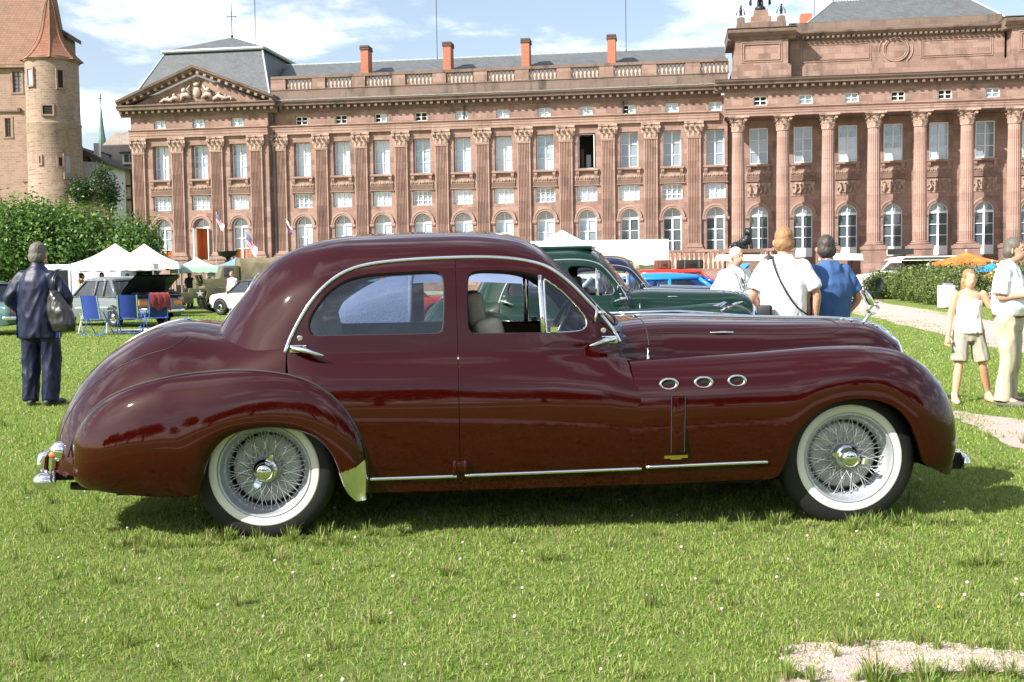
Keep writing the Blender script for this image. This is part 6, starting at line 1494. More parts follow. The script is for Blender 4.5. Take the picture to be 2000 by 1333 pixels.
def simple_car(name, label, loc, rz, paint, group='cars parked on the lawn', L=4.4, W=1.68, zb=.27, belt=.86, roof=1.42, hood=.83, trunk=.85, cab=(-1.30,-.80,.45,1.05), wx=(-1.28,1.30), wr=.31,
               lift=(0, 0), rearlamp=M_tailred, plate=None, bpost=(-.12,), roofm=None, dark=False, nose=.72, tail=.72, chrome=True, boot_open=False, hatch=False):
    root = empty(name, loc, rz, label, 'car', group); h = W/2
    X = [-L/2, -L/2+.03, -L/2+.12, -L/2+.4, cab[0], (cab[0]+cab[3])/2, cab[3], L/2-.55, L/2-.14, L/2-.03, L/2]
    T = [trunk*tail, trunk*.90, trunk*.97, trunk, belt, belt+.02, belt, hood, hood*.96, hood*.88, hood*nose]
    Wd = [.74,.86,.93,.97,1,1,1,.97,.92,.84,.70]; ZB = [zb+.16, zb+.08, zb+.02, zb, zb, zb, zb, zb, zb+.02, zb+.08, zb+.16]
    xs = np.linspace(0, 1, 54); xi = np.array([(x+L/2)/L for x in X]); rows = []
    xq = np.sort(np.concatenate([np.interp(np.linspace(0, 10, 54), range(11), X)]))
    for x in xq:
        t, w, b = np.interp(x, X, T), np.interp(x, X, Wd)*h, np.interp(x, X, ZB); d = t-b
        half = [(w*.60, b-.02), (w*.93, b), (w*.985, b+d*.22), (w, b+d*.5), (w*.985, b+d*.78), (w*.94, t-.06), (w*.86, t-.012), (w*.5, t+.014), (0, t+.02)]
        rows.append([(x, -y, z) for y, z in half]+[(x, y, z) for y, z in half[-2::-1]])
    R = gsmooth(np.array(rows), 1.0, 0); m = MB(); m.grid(R, flip=True); n = R.shape[1]
    m.f += [tuple(range(n)), tuple(len(R)*n-1-i for i in range(n))]; m.m += [0, 0]
    body = m.build('body', paint, root, True, 40, fixn=True)
    wb, wt = h*.90, h*.74; zt = roof-.085
    roof_rows = []
    for x, z, w in ((cab[1]-.06, zt-.015, wt*.98), (cab[1]+.05, roof-.02, wt), ((cab[1]+cab[2])/2, roof+.015, wt*1.02), (cab[2]-.05, roof-.02, wt), (cab[2]+.06, zt-.015, wt*.98)):
        roof_rows.append([(x, -w, zt-.03), (x, -w*.97, z-.02), (x, -w*.80, z+.008), (x, 0, z+.02), (x, w*.80, z+.008), (x, w*.97, z-.02), (x, w, zt-.03)])
    rr = np.array(roof_rows); m = MB(); m.grid(catmull(rr.reshape(5, -1), 17).reshape(17, 7, 3), flip=True); m.build('roof', roofm or paint, root, True, fixn=True)
    P4 = [(cab[0], wb, belt), (cab[1], wt, zt), (cab[2], wt, zt), (cab[3], wb, belt)]
    m = MB()
    for s in (-1, 1):
        for a, b, r in ((0, 1, .055), (3, 2, .04)): m.tube([(P4[a][0], s*P4[a][1], belt-.02), (P4[b][0], s*P4[b][1], zt)], r, 6)
        for bx in bpost: m.tube([(bx, s*wb, belt-.02), (bx*.95, s*wt, zt)], .038, 6)
        m.tube([(cab[1], s*wt, zt), (cab[2], s*wt, zt)], .035, 6)
    m.build('pillars', roofm or paint, root, True)
    gl = mat('car_glass', (.03,.04,.05), .02, spec=1.0, coat=1.0) if dark else M_glass
    for s in (-1, 1):
        q = [(cab[0]+.05, s*(wb-.01), belt), (cab[3]-.05, s*(wb-.01), belt), (cab[2]-.01, s*(wt-.01), zt), (cab[1]+.01, s*(wt-.01), zt)]; MB().poly(q if s < 0 else q[::-1]).build('side_window', gl, root)
        if chrome: MB().tube([(cab[0]-.02, s*(wb+.012), belt+.005), (cab[3], s*(wb+.012), belt+.005)], .012, 5).build('waist_strip', M_chrome, root)
        MB().cbox((-.35, s*(h+.004), belt-.10), (.16,.02,.03)).build('door_handle', M_chrome, root); MB().tube([(-.12, s*(h+.002), zb+.06), (-.12, s*(h+.004), belt-.05)], .004, 4).build('door_seam', M_black, root)
    MB().poly([(cab[3]-.02, -wb+.02, belt), (cab[3]-.02, wb-.02, belt), (cab[2]+.01, wt-.02, zt), (cab[2]+.01, -wt+.02, zt)]).build('windscreen', gl, root); MB().poly([(cab[0]+.02, wb-.02, belt), (cab[0]+.02, -wb+.02, belt), (cab[1]-.01, -wt+.02, zt), (cab[1]-.01, wt-.02, zt)]).build('rear_window', gl, root)
    MB().box(cab[0]+.2, cab[0]+.45, -wb+.1, wb-.1, belt-.35, belt+.16).build('rear_seat', M_seat_dark, root); MB().box(-.05, .10, -wb+.08, -.05, belt-.35, belt+.22).box(-.05, .10, .05, wb-.08, belt-.35, belt+.22).build('front_seats', M_seat_dark, root)
    MB().box(cab[0]+.06, cab[3]-.06, -wb+.04, wb-.04, belt-.36, belt-.30).build('cabin_floor', M_dark, root)
    for x in wx:
        for s in (-1, 1):
            road_wheel(root, x, s*(h-.085), wr, s)
            m = MB(); n = 20; R0 = wr*1.13; m.poly([(x+R0*math.cos(PI*k/n*1.12-.19), s*(h+.002), wr+R0*math.sin(PI*k/n*1.12-.19)) for k in range(n+1)][::(1 if s < 0 else -1)]); m.build('wheel_arch_shade', M_dark, root)  # flat dark disc on the body side stands for the shaded arch gap
    for sx, z, nm in ((-1, .46, 'rear_bumper'), (1, .44, 'front_bumper')):
        m = MB(); P = [(sx*(L/2-.16), -h-.01, z), (sx*(L/2+.03), -h*.80, z), (sx*(L/2+.07), 0, z), (sx*(L/2+.03), h*.80, z), (sx*(L/2-.16), h+.01, z)]; m.tube(catmull(P, 17), .052, 8, flat=.5); m.build(nm, M_chrome if chrome else M_black, root, True)
    for s in (-1, 1):
        MB().cbox((-L/2+.015, s*h*.66, trunk*.78), (.06, h*.30, .12)).build('tail_lamp', rearlamp, root); MB().ball((L/2-.02, s*h*.66, hood*.80), .085, 12, 8, (.6,1,1)).build('headlamp', M_headglass, root, True)
    MB().cbox((L/2-.005, 0, hood*.72), (.05, h*.95, .14)).build('grille', M_black, root)
    pl = MB().cbox((-L/2-.01, 0, trunk*.66), (.03,.50,.11)).build('number_plate', plate or mat('plate_white', (.7,.7,.68), .5), root)
    if boot_open:
        m = MB(); m.box(-L/2+.03, cab[0]-.14, -h*.82, h*.82, trunk-.03, trunk+.026); m.build('boot_shade_slab', M_dark, root); rows = []  # dark slab on the solid tail stands for the shaded boot recess
        for q in np.linspace(0, 1, 8): a = math.radians(38); d = q*1.05; bz = .10*math.sin(q*1.5); rows.append([(cab[0]-.08-math.cos(a)*d-.3*bz*q, y*h*.84, trunk+.05+math.sin(a)*d*1.0-bz*(.6 if q > .8 else .1)*q) for y in (-1,-.9,-.45,0,.45,.9,1)])
        rows = np.array(rows); m = MB(); m.grid(rows); m.grid(rows-np.array([0.03,0,.05]), flip=True); m.build('boot_lid', mat('open_lid_dark', (.02,.024,.028), .25, coat=.6), root, True); MB().cbox((cab[0]-.95, 0, trunk+.78), (.05,.45,.04)).build('lid_handle', M_chrome, root)
        m = MB()
        for k in range(3): m.cbox((-L/2+.35+.25*k, -.3+.3*k, trunk+.06), (.25,.3,.12))
        m.build('boot_edge', M_seat_dark, root)
    return root
R = math.radians
M_grey = mat('grey_paint', (.13,.145,.15), .08, spec=.6); M_tealp = mat('teal_grey_paint', (.06,.12,.125), .08, spec=.6)
grey = simple_car('grey_saloon', 'grey chrome trimmed saloon with its boot lid wide open behind the folding chairs', (-12.15, 34.6, 0), R(141), M_grey, L=4.75, W=1.78, roof=1.47, belt=.90, trunk=.90, cab=(-1.35,-.85,.50,1.1), bpost=(-.15,-.62), boot_open=True, rearlamp=M_orangel)
tealc = simple_car('teal_saloon', 'teal saloon with a yellow number plate left of the man in the tracksuit', (-14.6, 30.3, 0), R(158), M_tealp, L=4.5, W=1.7, roof=1.42, plate=mat('plate_yellow', (.80,.45,.03), .5))
louv = simple_car('black_coupe', 'low black fastback with louvred rear window behind the grey saloon', (-14.5, 42.6, 0), R(150), mat('black_paint', (.008,.008,.009), .06, spec=.6), L=4.4, W=1.75, roof=1.22, belt=.86, trunk=.86, cab=(-1.95,-.55,.45,1.1), dark=True, chrome=False, rearlamp=mat('deep_red_lamp', (.28,.015,.01), .2, coat=.5))
m = MB()
for k in range(7): q = k/6; m.cbox((-1.85+1.25*q, 0, .93+.28*q), (.20,1.15,.02), ry=.05)
m.build('louvre_slats', mat('slat_grey', (.07,.075,.08), .35), louv)
simple_car('white_hatchback', 'small white hatchback with a dark roof behind the rear screen of the maroon saloon', (-9.6, 42.6, 0), R(150), mat('white_paint', (.74,.75,.75), .10, spec=.6), L=3.7, W=1.58, roof=1.36, belt=.84, trunk=.86, cab=(-1.72,-1.35,.30,.85), wx=(-1.18,1.15), bpost=(-.15,-.80), roofm=mat('black_vinyl_roof', (.03,.03,.033), .5), chrome=False)
lb = simple_car('light_blue_saloon', 'pale blue saloon seen tail on through the rear door window', (-3.55, 23.6, 0), R(112), mat('pale_blue_paint', (.10,.22,.29), .08, spec=.6), L=4.3, W=1.68, roof=1.38, belt=.88, trunk=.88)
simple_car('small_red_car', 'small red car behind the pale blue saloon', (-3.5, 30.5, 0), R(20), mat('red_paint', (.55,.03,.02), .10, spec=.6), L=3.6, W=1.55, roof=1.5)
simple_car('blue_coupe', 'bright blue fastback coupe behind the navy bonnet', (3.85, 25.6, 0), R(8), mat('bright_blue_paint', (.006,.065,.40), .15, spec=.3), L=4.5, W=1.75, roof=1.33, belt=.98, trunk=.96, hood=.96, cab=(-1.25,-.62,.35,.98), bpost=(-.75,))
simple_car('white_saloon', 'white car with a rounded roof between the navy saloon and the blue coupe', (2.35, 27.5, 0), R(25), mat('cream_white_paint', (.75,.73,.66), .1, spec=.6), L=4.3, W=1.7, roof=1.36, belt=.92)
redc = simple_car('red_estate', 'red car with brown cases strapped on its roof beyond the blue coupe', (5.1, 33.2, 0), R(4), MATS['red_paint'], L=4.3, W=1.7, roof=1.45, belt=.92, cab=(-1.9,-1.6,.35,.95), bpost=(-.2,-1.0), roofm=MATS['red_paint'])
for (x, w, c, nm, lab) in ((4.45,.42,(.13,.05,.03),'suitcase','reddish brown suitcase on the roof of the red car'), (5.25,.70,(.02,.018,.018),'suitcase','black trunk with metal corners on the roof of the red car')):
    me = MB().cbox((0,0,.13), (w,.5,.26)).mesh('case'); e = empty(nm, (x, 33.1, 1.475), R(4), lab, 'suitcase'); link('case', bevel_mesh(me, .03, 2), mat(f'case_{int(w*100)}', c, .5), e); MB().tube([(-w*.15,-.255,.13),(0,-.30,.14),(w*.15,-.255,.13)], .012, 6).build('handle', M_black, e)
    MB().cbox((-w*.3,-.252,.13),(.03,.01,.2)).cbox((w*.3,-.252,.13),(.03,.01,.2)).build('clasp', M_satin, e)
simple_car('dark_saloon', 'dark car with its tail lid up beyond the navy saloon', (2.6, 36.5, 0), R(30), MATS['black_paint'], L=4.3, W=1.7, roof=1.38, boot_open=True)
# blue car with its bonnet raised, half hidden by the people
bo = simple_car('blue_open_car', 'sky blue car with its bonnet raised behind the men in white shirts', (3.05, 21.9, 0), R(5), mat('sky_blue_paint', (.02,.20,.58), .2, spec=.3), L=4.1, W=1.65, roof=1.35, belt=.85)
rows = []
for q in np.linspace(0, 1, 6): rows.append([(.95+.80*q*math.cos(R(52)), y*.60, .90+.80*q*math.sin(R(52))+.05*math.sin(q*3)) for y in (-1,-.5,0,.5,1)])
MB().grid(np.array(rows)).grid(np.array(rows)-np.array([-.02,0,.03]), flip=True).build('raised_bonnet', MATS['sky_blue_paint'], bo, True)
# convertible with its hood up between the maroon and the green car
cv = empty('blue_convertible', (-.25, 9.15, 0), R(1), 'dark blue convertible with its fabric hood up behind the maroon saloon', 'car', 'vintage cars parked on the lawn')
M_cvp = mat('midnight_paint', (.010,.016,.045), .05, spec=.6); M_hood = mat('blue_fabric_hood', (.13,.17,.29), .85, noise=.12, nscale=5, bump=.3, bscale=60)
Xc = [-2.55,-2.4,-2.0,-1.4,-.9,.5,1.0,1.6,2.0,2.3,2.4]; Tc = [.55,.72,.88,.98,1.0,1.0,1.04,1.05,1.04,.98,.80]; Wc = [.4,.55,.68,.78,.80,.80,.74,.62,.5,.40,.30]; rows = []
for x in np.interp(np.linspace(0, 10, 50), range(11), Xc):
    t, w = np.interp(x, Xc, Tc), np.interp(x, Xc, Wc); half = [(w*.8,.28),(w,.36),(w*1.03,.62),(w*.98,t-.14),(w*.82,t-.03),(w*.4,t+.01),(0,t+.02)]; rows.append([(x,-y,z) for y, z in half]+[(x,y,z) for y, z in half[-2::-1]])
MB().grid(gsmooth(np.array(rows), 1.5), flip=True).build('body', M_cvp, cv, True, fixn=True)
Xh = [-1.32,-1.15,-.98,-.80,-.55,-.1,.35,.52]; Th = [.99,1.14,1.27,1.37,1.42,1.43,1.40,1.37]; rows = []
for x in np.interp(np.linspace(0, 7, 34), range(8), Xh):
    t = np.interp(x, Xh, Th); half = [(.74,.985),(.735,.985+(t-.985)*.4),(.68,.985+(t-.985)*.82),(.56,t-.02),(.3,t),(0,t+.01)]; rows.append([(x,-y,z) for y, z in half]+[(x,y,z) for y, z in half[-2::-1]])
rows = gsmooth(np.array(rows), 1.2); G_ = rows; m = MB(); m.grid(G_[:20], flip=True); hd = m.build('fabric_hood', M_hood, cv, True, fixn=True)
m = MB(); m.grid(G_[19:, 2:-2], flip=True); m.build('hood_top', M_hood, hd, True, fixn=True)
MB().tube(G_[19], .018, 6).build('hood_seam', mat('hood_piping', (.16,.19,.27), .8), hd, True); MB().tube(G_[2], .014, 6).build('hood_seam', MATS['hood_piping'], hd, True)
m = MB(); m.tube([(.95,-.62,1.0),(.52,-.58,1.37),(.52,.58,1.37),(.95,.62,1.0)], .02, 6); m.build('windscreen_frame', M_chrome, cv); MB().poly([(.95,-.62,1.0),(.95,.62,1.0),(.52,.58,1.37),(.52,-.58,1.37)]).build('windscreen', M_glass, cv)
MB().tube([(.9,0,1.065),(1.6,0,1.075),(2.25,0,1.02)], .014, 6).build('bonnet_strip', M_chrome, cv, True)
for x in (-1.45, 1.55):
    for s in (-1, 1): road_wheel(cv, x, s*.74, .34, s)
e = empty('bonnet_ornament', (2.02, 0, 1.07), parent=cv); e.scale = (.62,.62,.62); MB().tube([(-.10,0,0),(0,0,.05),(.10,0,.10),(.19,0,.125)], [.02,.026,.018,.006], 8).ball((-.02,0,.05), .035, 8, 6).build('bird_body', M_chrome, e, True)
for s in (-1, 1): MB().grid(np.array([[(.06-.02*k, s*.02+s*.035*k, .08+.012*k), (-.06-.03*k, s*.02+s*.035*k, .05+.006*k)] for k in range(5)])).build('wing', M_chrome, e, True)
# white camper van at the far left, people carrier shapes
def van(name, label, loc, rz, paint, L=4.6, W=1.75, H=2.2, hood=1.0, nose=.75, group=None):
    root = empty(name, loc, rz, label, 'van', group); h = W/2
    prof = [(-L/2,.35),(L/2-.05,.35),(L/2,.55),(L/2-.05,hood),(L/2-nose,hood+.14),(L/2-nose-.50,H-.12),(L/2-nose-.85,H),(-L/2+.12,H),(-L/2,H-.12)]
    me = MB().prism(prof, -h, h).mesh('body', fixn=True); link('body', bevel_mesh(me, .09, 3, 20), paint, root)
    for s in (-1, 1):
        MB().prism([(L/2-nose-.10,hood+.2),(L/2-nose-.50,H-.28),(L/2-nose-1.05,H-.28),(L/2-nose-1.05,hood+.2)], s*(h+.004)-.004, s*(h+.004)+.004).build('cab_window', mat('car_glass', (.03,.04,.05), .02, spec=1.0, coat=1.0), root)
        MB().prism([(L/2-nose-1.25,.55),(L/2-nose-1.25,H-.25),(L/2-nose-2.1,H-.25),(L/2-nose-2.1,.55)], s*(h+.005)-.004, s*(h+.005)+.004).build('open_side_door', M_dark, root)
        MB().ball((L/2-.02, s*h*.72, .78), .10, 12, 8, (.5,1,1)).build('headlamp', M_headglass, root, True)
        for x in (-L/2+.85, L/2-.75): road_wheel(root, x, s*(h-.06), .33, s, M_satin)
    m = MB(); a, b = (L/2-nose-.02, hood+.17), (L/2-nose-.47, H-.16); m.poly([(a[0]+.02,-h*.85,a[1]),(a[0]+.02,h*.85,a[1]),(b[0]+.02,h*.8,b[1]),(b[0]+.02,-h*.8,b[1])]); m.build('windscreen', MATS['car_glass'], root)
    MB().cbox((L/2+.03,0,.48), (.10,W,.12)).build('front_bumper', M_satin, root); return root
van('camper_van', 'pale blue van with an open dark side door at the left frame edge', (-20.6, 41.5, 0), R(-12), mat('pale_van_paint', (.50,.58,.66), .15, coat=.5), H=2.05, hood=1.15)
# two tone coach behind the first tent
van('long_pale_van', 'long pale blue van behind the nearer peaked white tent', (-19.3, 49.5, 0), R(178), MATS['pale_van_paint'], L=5.2, H=2.1)
fv = van('food_van', 'white catering van with its serving hatch raised, behind the clipped hedge', (18.9, 54.5, 0), R(172), mat('white_van_paint', (.78,.78,.77), .2, coat=.4), L=4.2, H=1.95, hood=1.1, nose=.9)
MB().cbox((-.9, 1.45, 1.86), (2.3,1.0,.05), rx=.12).build('serving_flap', MATS['white_van_paint'], fv); MB().box(-2.1,.2,.86,.885,1.05,1.75).build('serving_hatch', M_dark, fv); MB().cbox((.25,.85,2.18),(1.2,.04,.28)).build('menu_board', M_black, fv)
# open military jeep
M_olive = mat('olive_paint', (.115,.105,.055), .6, noise=.2, nscale=4); M_canvas = mat('olive_canvas', (.17,.145,.085), .95, noise=.25, nscale=3, bump=.4, bscale=8)
jp = empty('olive_jeep', (-12.9, 45.6, 0), R(28), 'olive drab open military jeep with a spare wheel on its tail', 'jeep')
me = MB().prism([(-1.45,.42),(-.1,.42),(-.1,.62),(.35,.62),(.35,1.0),(-.25,1.02),(-.30,.86),(-1.0,.86),(-1.1,1.0),(-1.45,1.0)], -.70, .70).mesh('tub', fixn=True); link('tub', bevel_mesh(me, .03, 2), M_olive, jp)
me = MB().prism([(.352,.55),(1.55,.55),(1.55,1.0),(.352,1.08)], -.42, .42).mesh('bonnet', fixn=True); link('bonnet', bevel_mesh(me, .05, 2), M_olive, jp)
for s in (-1, 1):
    me = MB().prism([(.45,.88),(1.55,.86),(1.72,.66),(1.70,.62),(1.50,.80),(.62,.80),(.40,.55),(.35,.60)], s*.43 if s > 0 else -.78, .78 if s > 0 else -.43).mesh('front_wing', fixn=True); link('front_wing', me, M_olive, jp); MB().ball((1.56,s*.26,.78), .09, 10, 6, (.5,1,1)).build('headlamp', M_headglass, jp, True)
    for x in (-.95, 1.08): road_wheel(jp, x, s*.66, .36, s, M_olive, .2)
    m = MB(); P = [(.16*math.cos(PI/2+k*PI/5)*(1 if k % 2 == 0 else .4), .16*math.sin(PI/2+k*PI/5)*(1 if k % 2 == 0 else .4)) for k in range(10)]; m.prism([(.95+a, .93-.0+b*.0+b) if False else (.15+a, .80+b) for a, b in P], s*.703-.002, s*.703+.002); m.build('star_marking', mat('marking_white', (.75,.75,.72), .7), jp)
m = MB(); m.tube([(.42,-.60,1.05),(.25,-.60,1.55),(.25,.60,1.55),(.42,.60,1.05)], .025, 6); m.tube([(.33,0,1.3),(.25,0,1.55)], .02, 5); m.build('windscreen_frame', M_olive, jp); MB().poly([(.42,-.58,1.06),(.42,.58,1.06),(.26,.58,1.53),(.26,-.58,1.53)]).build('windscreen', M_glass, jp)
sw = road_wheel(jp, -1.56, 0, .36, -1, M_olive, .2); sw.location = (-1.58, .1, .86); sw.rotation_euler = (0, 0, -PI/2); sw.name = 'spare_wheel'
for s in (-1, 1): MB().box(-.45,-.05,s*.35-.22,s*.35+.22,.62,.75).box(-.5,-.42,s*.35-.22,s*.35+.22,.75,1.15).build('seat', M_canvas, jp)
MB().cbox((1.64,0,.5),(.08,1.3,.14)).build('front_bumper', M_olive, jp); MB().tube([(.35,-.1,1.1),(.05,-.2,1.2)], .015, 5).build('steering_column', M_black, jp)
# canvas covered lorry
tr = empty('army_lorry', (-11.6, 50.5, 0), R(200), 'olive army lorry with a canvas cover behind the white hatchback', 'lorry')
arc = lambda x, w=1.05, z0=1.15, zt=2.30: [(x, -w, z0), (x, -w, zt-.28), (x, -w*.8, zt-.10), (x, -w*.4, zt-.01), (x, 0, zt+.02), (x, w*.4, zt-.01), (x, w*.8, zt-.10), (x, w, zt-.28), (x, w, z0)]
rows = []
for k, x in enumerate(np.linspace(-2.6, .6, 17)): sag = -.05*abs(math.sin(k*PI/4)); rows.append([(px, y*(1+sag*.4), z+(sag if 2 <= i <= 6 else 0)) for i, (px, y, z) in enumerate(arc(x))])
MB().grid(np.array(rows)).build('canvas_cover', M_canvas, tr, True); MB().poly(arc(.58)).build('canvas_end', M_canvas, tr); MB().box(-2.55,.55,-1.03,1.03,.75,1.16).build('load_bed', M_olive, tr)
me = MB().prism([(.62,.6),(2.5,.6),(2.5,1.35),(1.5,1.4),(1.35,1.95),(.62,1.95)], -.9, .9).mesh('cab', fixn=True); link('cab', bevel_mesh(me, .06, 2), M_olive, tr); MB().box(-2.59,-2.56,-.95,.95,1.17,2.0).build('dark_opening', M_dark, tr)
for x in (-1.7, 1.9):
    for s in (-1, 1): road_wheel(tr, x, s*.85, .45, s, M_olive, .24)
MB().box(.9,1.3,-.905,-.90,1.45,1.85).box(.9,1.3,.90,.905,1.45,1.85).build('cab_window', MATS['car_glass'], tr)
# ================================================================== people
def rings(m, R, n=16):
    """closed loft through horizontal-ish ellipses: (cx,cy,cz,rx,ry[,tilt])"""
    vs = []; k = len(R)
    for (cx, cy, cz, rx, ry) in R: vs += [(cx+rx*math.cos(2*PI*i/n), cy+ry*math.sin(2*PI*i/n), cz) for i in range(n)]
    f = [(r*n+i, r*n+(i+1) % n, (r+1)*n+(i+1) % n, (r+1)*n+i) for r in range(k-1) for i in range(n)]; f += [tuple(range(n))[::-1], tuple((k-1)*n+i for i in range(n))]
    if R[0][2] > R[-1][2]: f = [q[::-1] for q in f]
    m.add(vs, f); return m
def limb(m, pts, rad, n=12, flat=False):
    P = catmull(np.array(pts), len(pts)*3); r = catmull(np.array(rad, float)[:, None], len(pts)*3)[:, 0]
    m.tube([tuple(p) for p in P], list(r), n); 
    for e in ((0,) if flat else (0, -1)): m.ball(tuple(P[e]), r[e]*.98, n, 8)
    return m
def blob(name, m, voxel=.014, it=5, amp=0.0, freq=9.0, seed=0, m2=None, folds=None):
    me = m.mesh(name+'_raw', fixn=False); o = bpy.data.objects.new('tmp', me); COL.objects.link(o)
    a = o.modifiers.new('r', 'REMESH'); a.mode = 'VOXEL'; a.voxel_size = voxel
    s = o.modifiers.new('s', 'SMOOTH'); s.factor = .5; s.iterations = it
    dg = bpy.context.evaluated_depsgraph_get(); ev = o.evaluated_get(dg); out = bpy.data.meshes.new_from_object(ev); bpy.data.objects.remove(o); bpy.data.meshes.remove(me)
    out.name = name
    if amp:
        n = len(out.vertices); co = np.zeros(n*3, np.float32); out.vertices.foreach_get('co', co); co = co.reshape(-1, 3); no = np.zeros(n*3, np.float32); out.vertex_normals.foreach_get('vector', no); no = no.reshape(-1, 3)
        d = np.zeros(n); off = Vector((seed*3.1, seed*1.7, seed*.9))
        for i, c in enumerate(co):
            v = Vector(c); q = Vector((v.x*freq, v.y*freq, v.z*freq*.55))+off; w = mnoise.noise(q*.7)
            f = 1-abs(mnoise.noise(Vector((q.x+.9*w, q.y, q.z+q.x*.6)))); d[i] = (f*f-.6)*1.3+.5*mnoise.noise(q*2.1)
        co = co+no*(d*amp)[:, None]; out.vertices.foreach_set('co', co.ravel())
    if m2 is not None:   # fine pieces kept as they are (fingers, ears): same mesh
        bm = bmesh.new(); bm.from_mesh(out); t = m2.mesh('t'); bm.from_mesh(t); bm.to_mesh(out); bm.free(); bpy.data.meshes.remove(t)
    out.polygons.foreach_set('use_smooth', [True]*len(out.polygons)); out.update(); return out
M_skin = mat('skin', (.52,.29,.20), .5, spec=.35, noise=.08, nscale=12, sss=.1); M_skin_tan = mat('tanned_skin', (.46,.23,.14), .5, spec=.35, noise=.08, nscale=12)
def hand(m, wrist, d, side, up=(0,0,1), curl=.5, s=1.0):
    """palm, four unequal curled fingers, thumb from the side; d = pointing direction"""
    d = Vector(d).normalized(); u = Vector(up); l = d.cross(u).normalized()*side; u = l.cross(d).normalized()*side if False else d.cross(l).normalized(); W = Vector(wrist)
    P = lambda a, b, c: W+d*a*s+l*b*s+u*c*s
    m.tube([P(-.02,0,0), P(.02,0,0), P(.06,.004,0), P(.095,.004,0)], [.026*s,.032*s,.040*s,.034*s], 10, flat=.62)
    for k, (b, L) in enumerate(((.028,.070),(.010,.080),(-.010,.074),(-.028,.058))):
        q = P(.088, b, 0); pts = [q]; ang = .15
        for j, f in enumerate((.42,.33,.25)): ang += curl*(.5+.25*j); q = q+(d*math.cos(ang)+u*math.sin(ang))*L*f*s; pts.append(q)
        m.tube(pts, [.0095*s,.0088*s,.0080*s,.0058*s], 7)
    m.tube([P(.018,.030,.004), P(.045,.048,.012), P(.072,.050,.026), P(.090,.044,.034)], [.013*s,.0115*s,.010*s,.007*s], 7)
def head_parts(m, fine, c, face, s=1.0, skin_head=True):
    """head with nose, eye sockets, chin; ears kept fine. face = unit xy direction the face looks"""
    f = Vector((face[0], face[1], 0)).normalized(); l = Vector((-f.y, f.x, 0)); C = Vector(c); P = lambda a, b, z: C+f*a*s+l*b*s+Vector((0,0,z*s))
    for (a, z, ra, rb, rz) in ((-.012,.03,.098,.078,.105),(.020,-.045,.070,.060,.070),(.036,-.082,.040,.036,.030)):
        b0 = len(m.v); m.ball((0,0,0), 1.0, 18, 12)
        for i in range(b0, len(m.v)):
            x, y, q = m.v[i]; m.v[i] = tuple(P(a+x*ra, y*rb, z+q*rz))
    m.tube([P(.078,0,.022), P(.098,0,-.004), P(.106,0,-.022), P(.086,0,-.032)], [.009*s,.012*s,.015*s,.009*s], 8)
    m.tube([P(.076,-.022,-.054), P(.088,0,-.054), P(.076,.022,-.054)], [.007*s,.010*s,.007*s], 6)
    m.tube([P(.072,-.046,.036), P(.090,-.018,.040), P(.092,0,.036), P(.090,.018,.040), P(.072,.046,.036)], [.010*s]*5, 6)
    for q in (-1, 1):
        fine.ball(tuple(P(-.008, q*.080, -.004)), 1, 8, 6, (.020*s,.012*s,.032*s))
def face_marks(par, c, face, s=1.0):
    f = Vector((face[0], face[1], 0)).normalized(); l = Vector((-f.y, f.x, 0)); C = Vector(c); P = lambda a, b, z: C+f*a*s+l*b*s+Vector((0,0,z*s))
    for q in (-1, 1):
        e = MB().ball(tuple(P(.070, q*.030, .016)), .0125*s, 10, 7).build('eye', mat('eye_white', (.7,.68,.65), .3), par, True); MB().ball(tuple(P(.0785, q*.030, .016)), .0062*s, 8, 6).build('iris', mat('iris', (.05,.035,.025), .2), e, True)
        MB().tube([tuple(P(.080, q*.014, .040)), tuple(P(.082, q*.032, .045)), tuple(P(.070, q*.050, .038))], .0038*s, 5).build('eyebrow', mat('brow', (.10,.06,.03), .8), par)
    MB().tube([tuple(P(.088, -.020, -.054)), tuple(P(.097, 0, -.056)), tuple(P(.088, .020, -.054))], .0034*s, 5).build('mouth', mat('lip', (.35,.13,.10), .5), par)
def hair_cap(par, c, face, m_, s=1.0, down=.0, seed=0, back=True, bald=False):
    f = Vector((face[0], face[1], 0)).normalized(); l = Vector((-f.y, f.x, 0)); C = Vector(c); m = MB(); r = random.Random(seed)
    P = lambda a, b, z: C+f*a*s+l*b*s+Vector((0,0,z*s))
    b0 = len(m.v); m.ball((0,0,0), 1.0, 20, 14)
    for i in range(b0, len(m.v)): x, y, q = m.v[i]; m.v[i] = tuple(P(-.024+x*.100, y*.086, .045+q*(.102 if q > 0 else .075)))
    if down:
        b0 = len(m.v); m.ball((0,0,0), 1.0, 18, 12)
        for i in range(b0, len(m.v)): x, y, q = m.v[i]; m.v[i] = tuple(P(-.052+x*.075, y*.092, .0-down*.5+q*(.07+down*.55)))
    me = blob('hair', m, .011*s, 2, .006, 40, seed); return link('hair', me, m_, par)
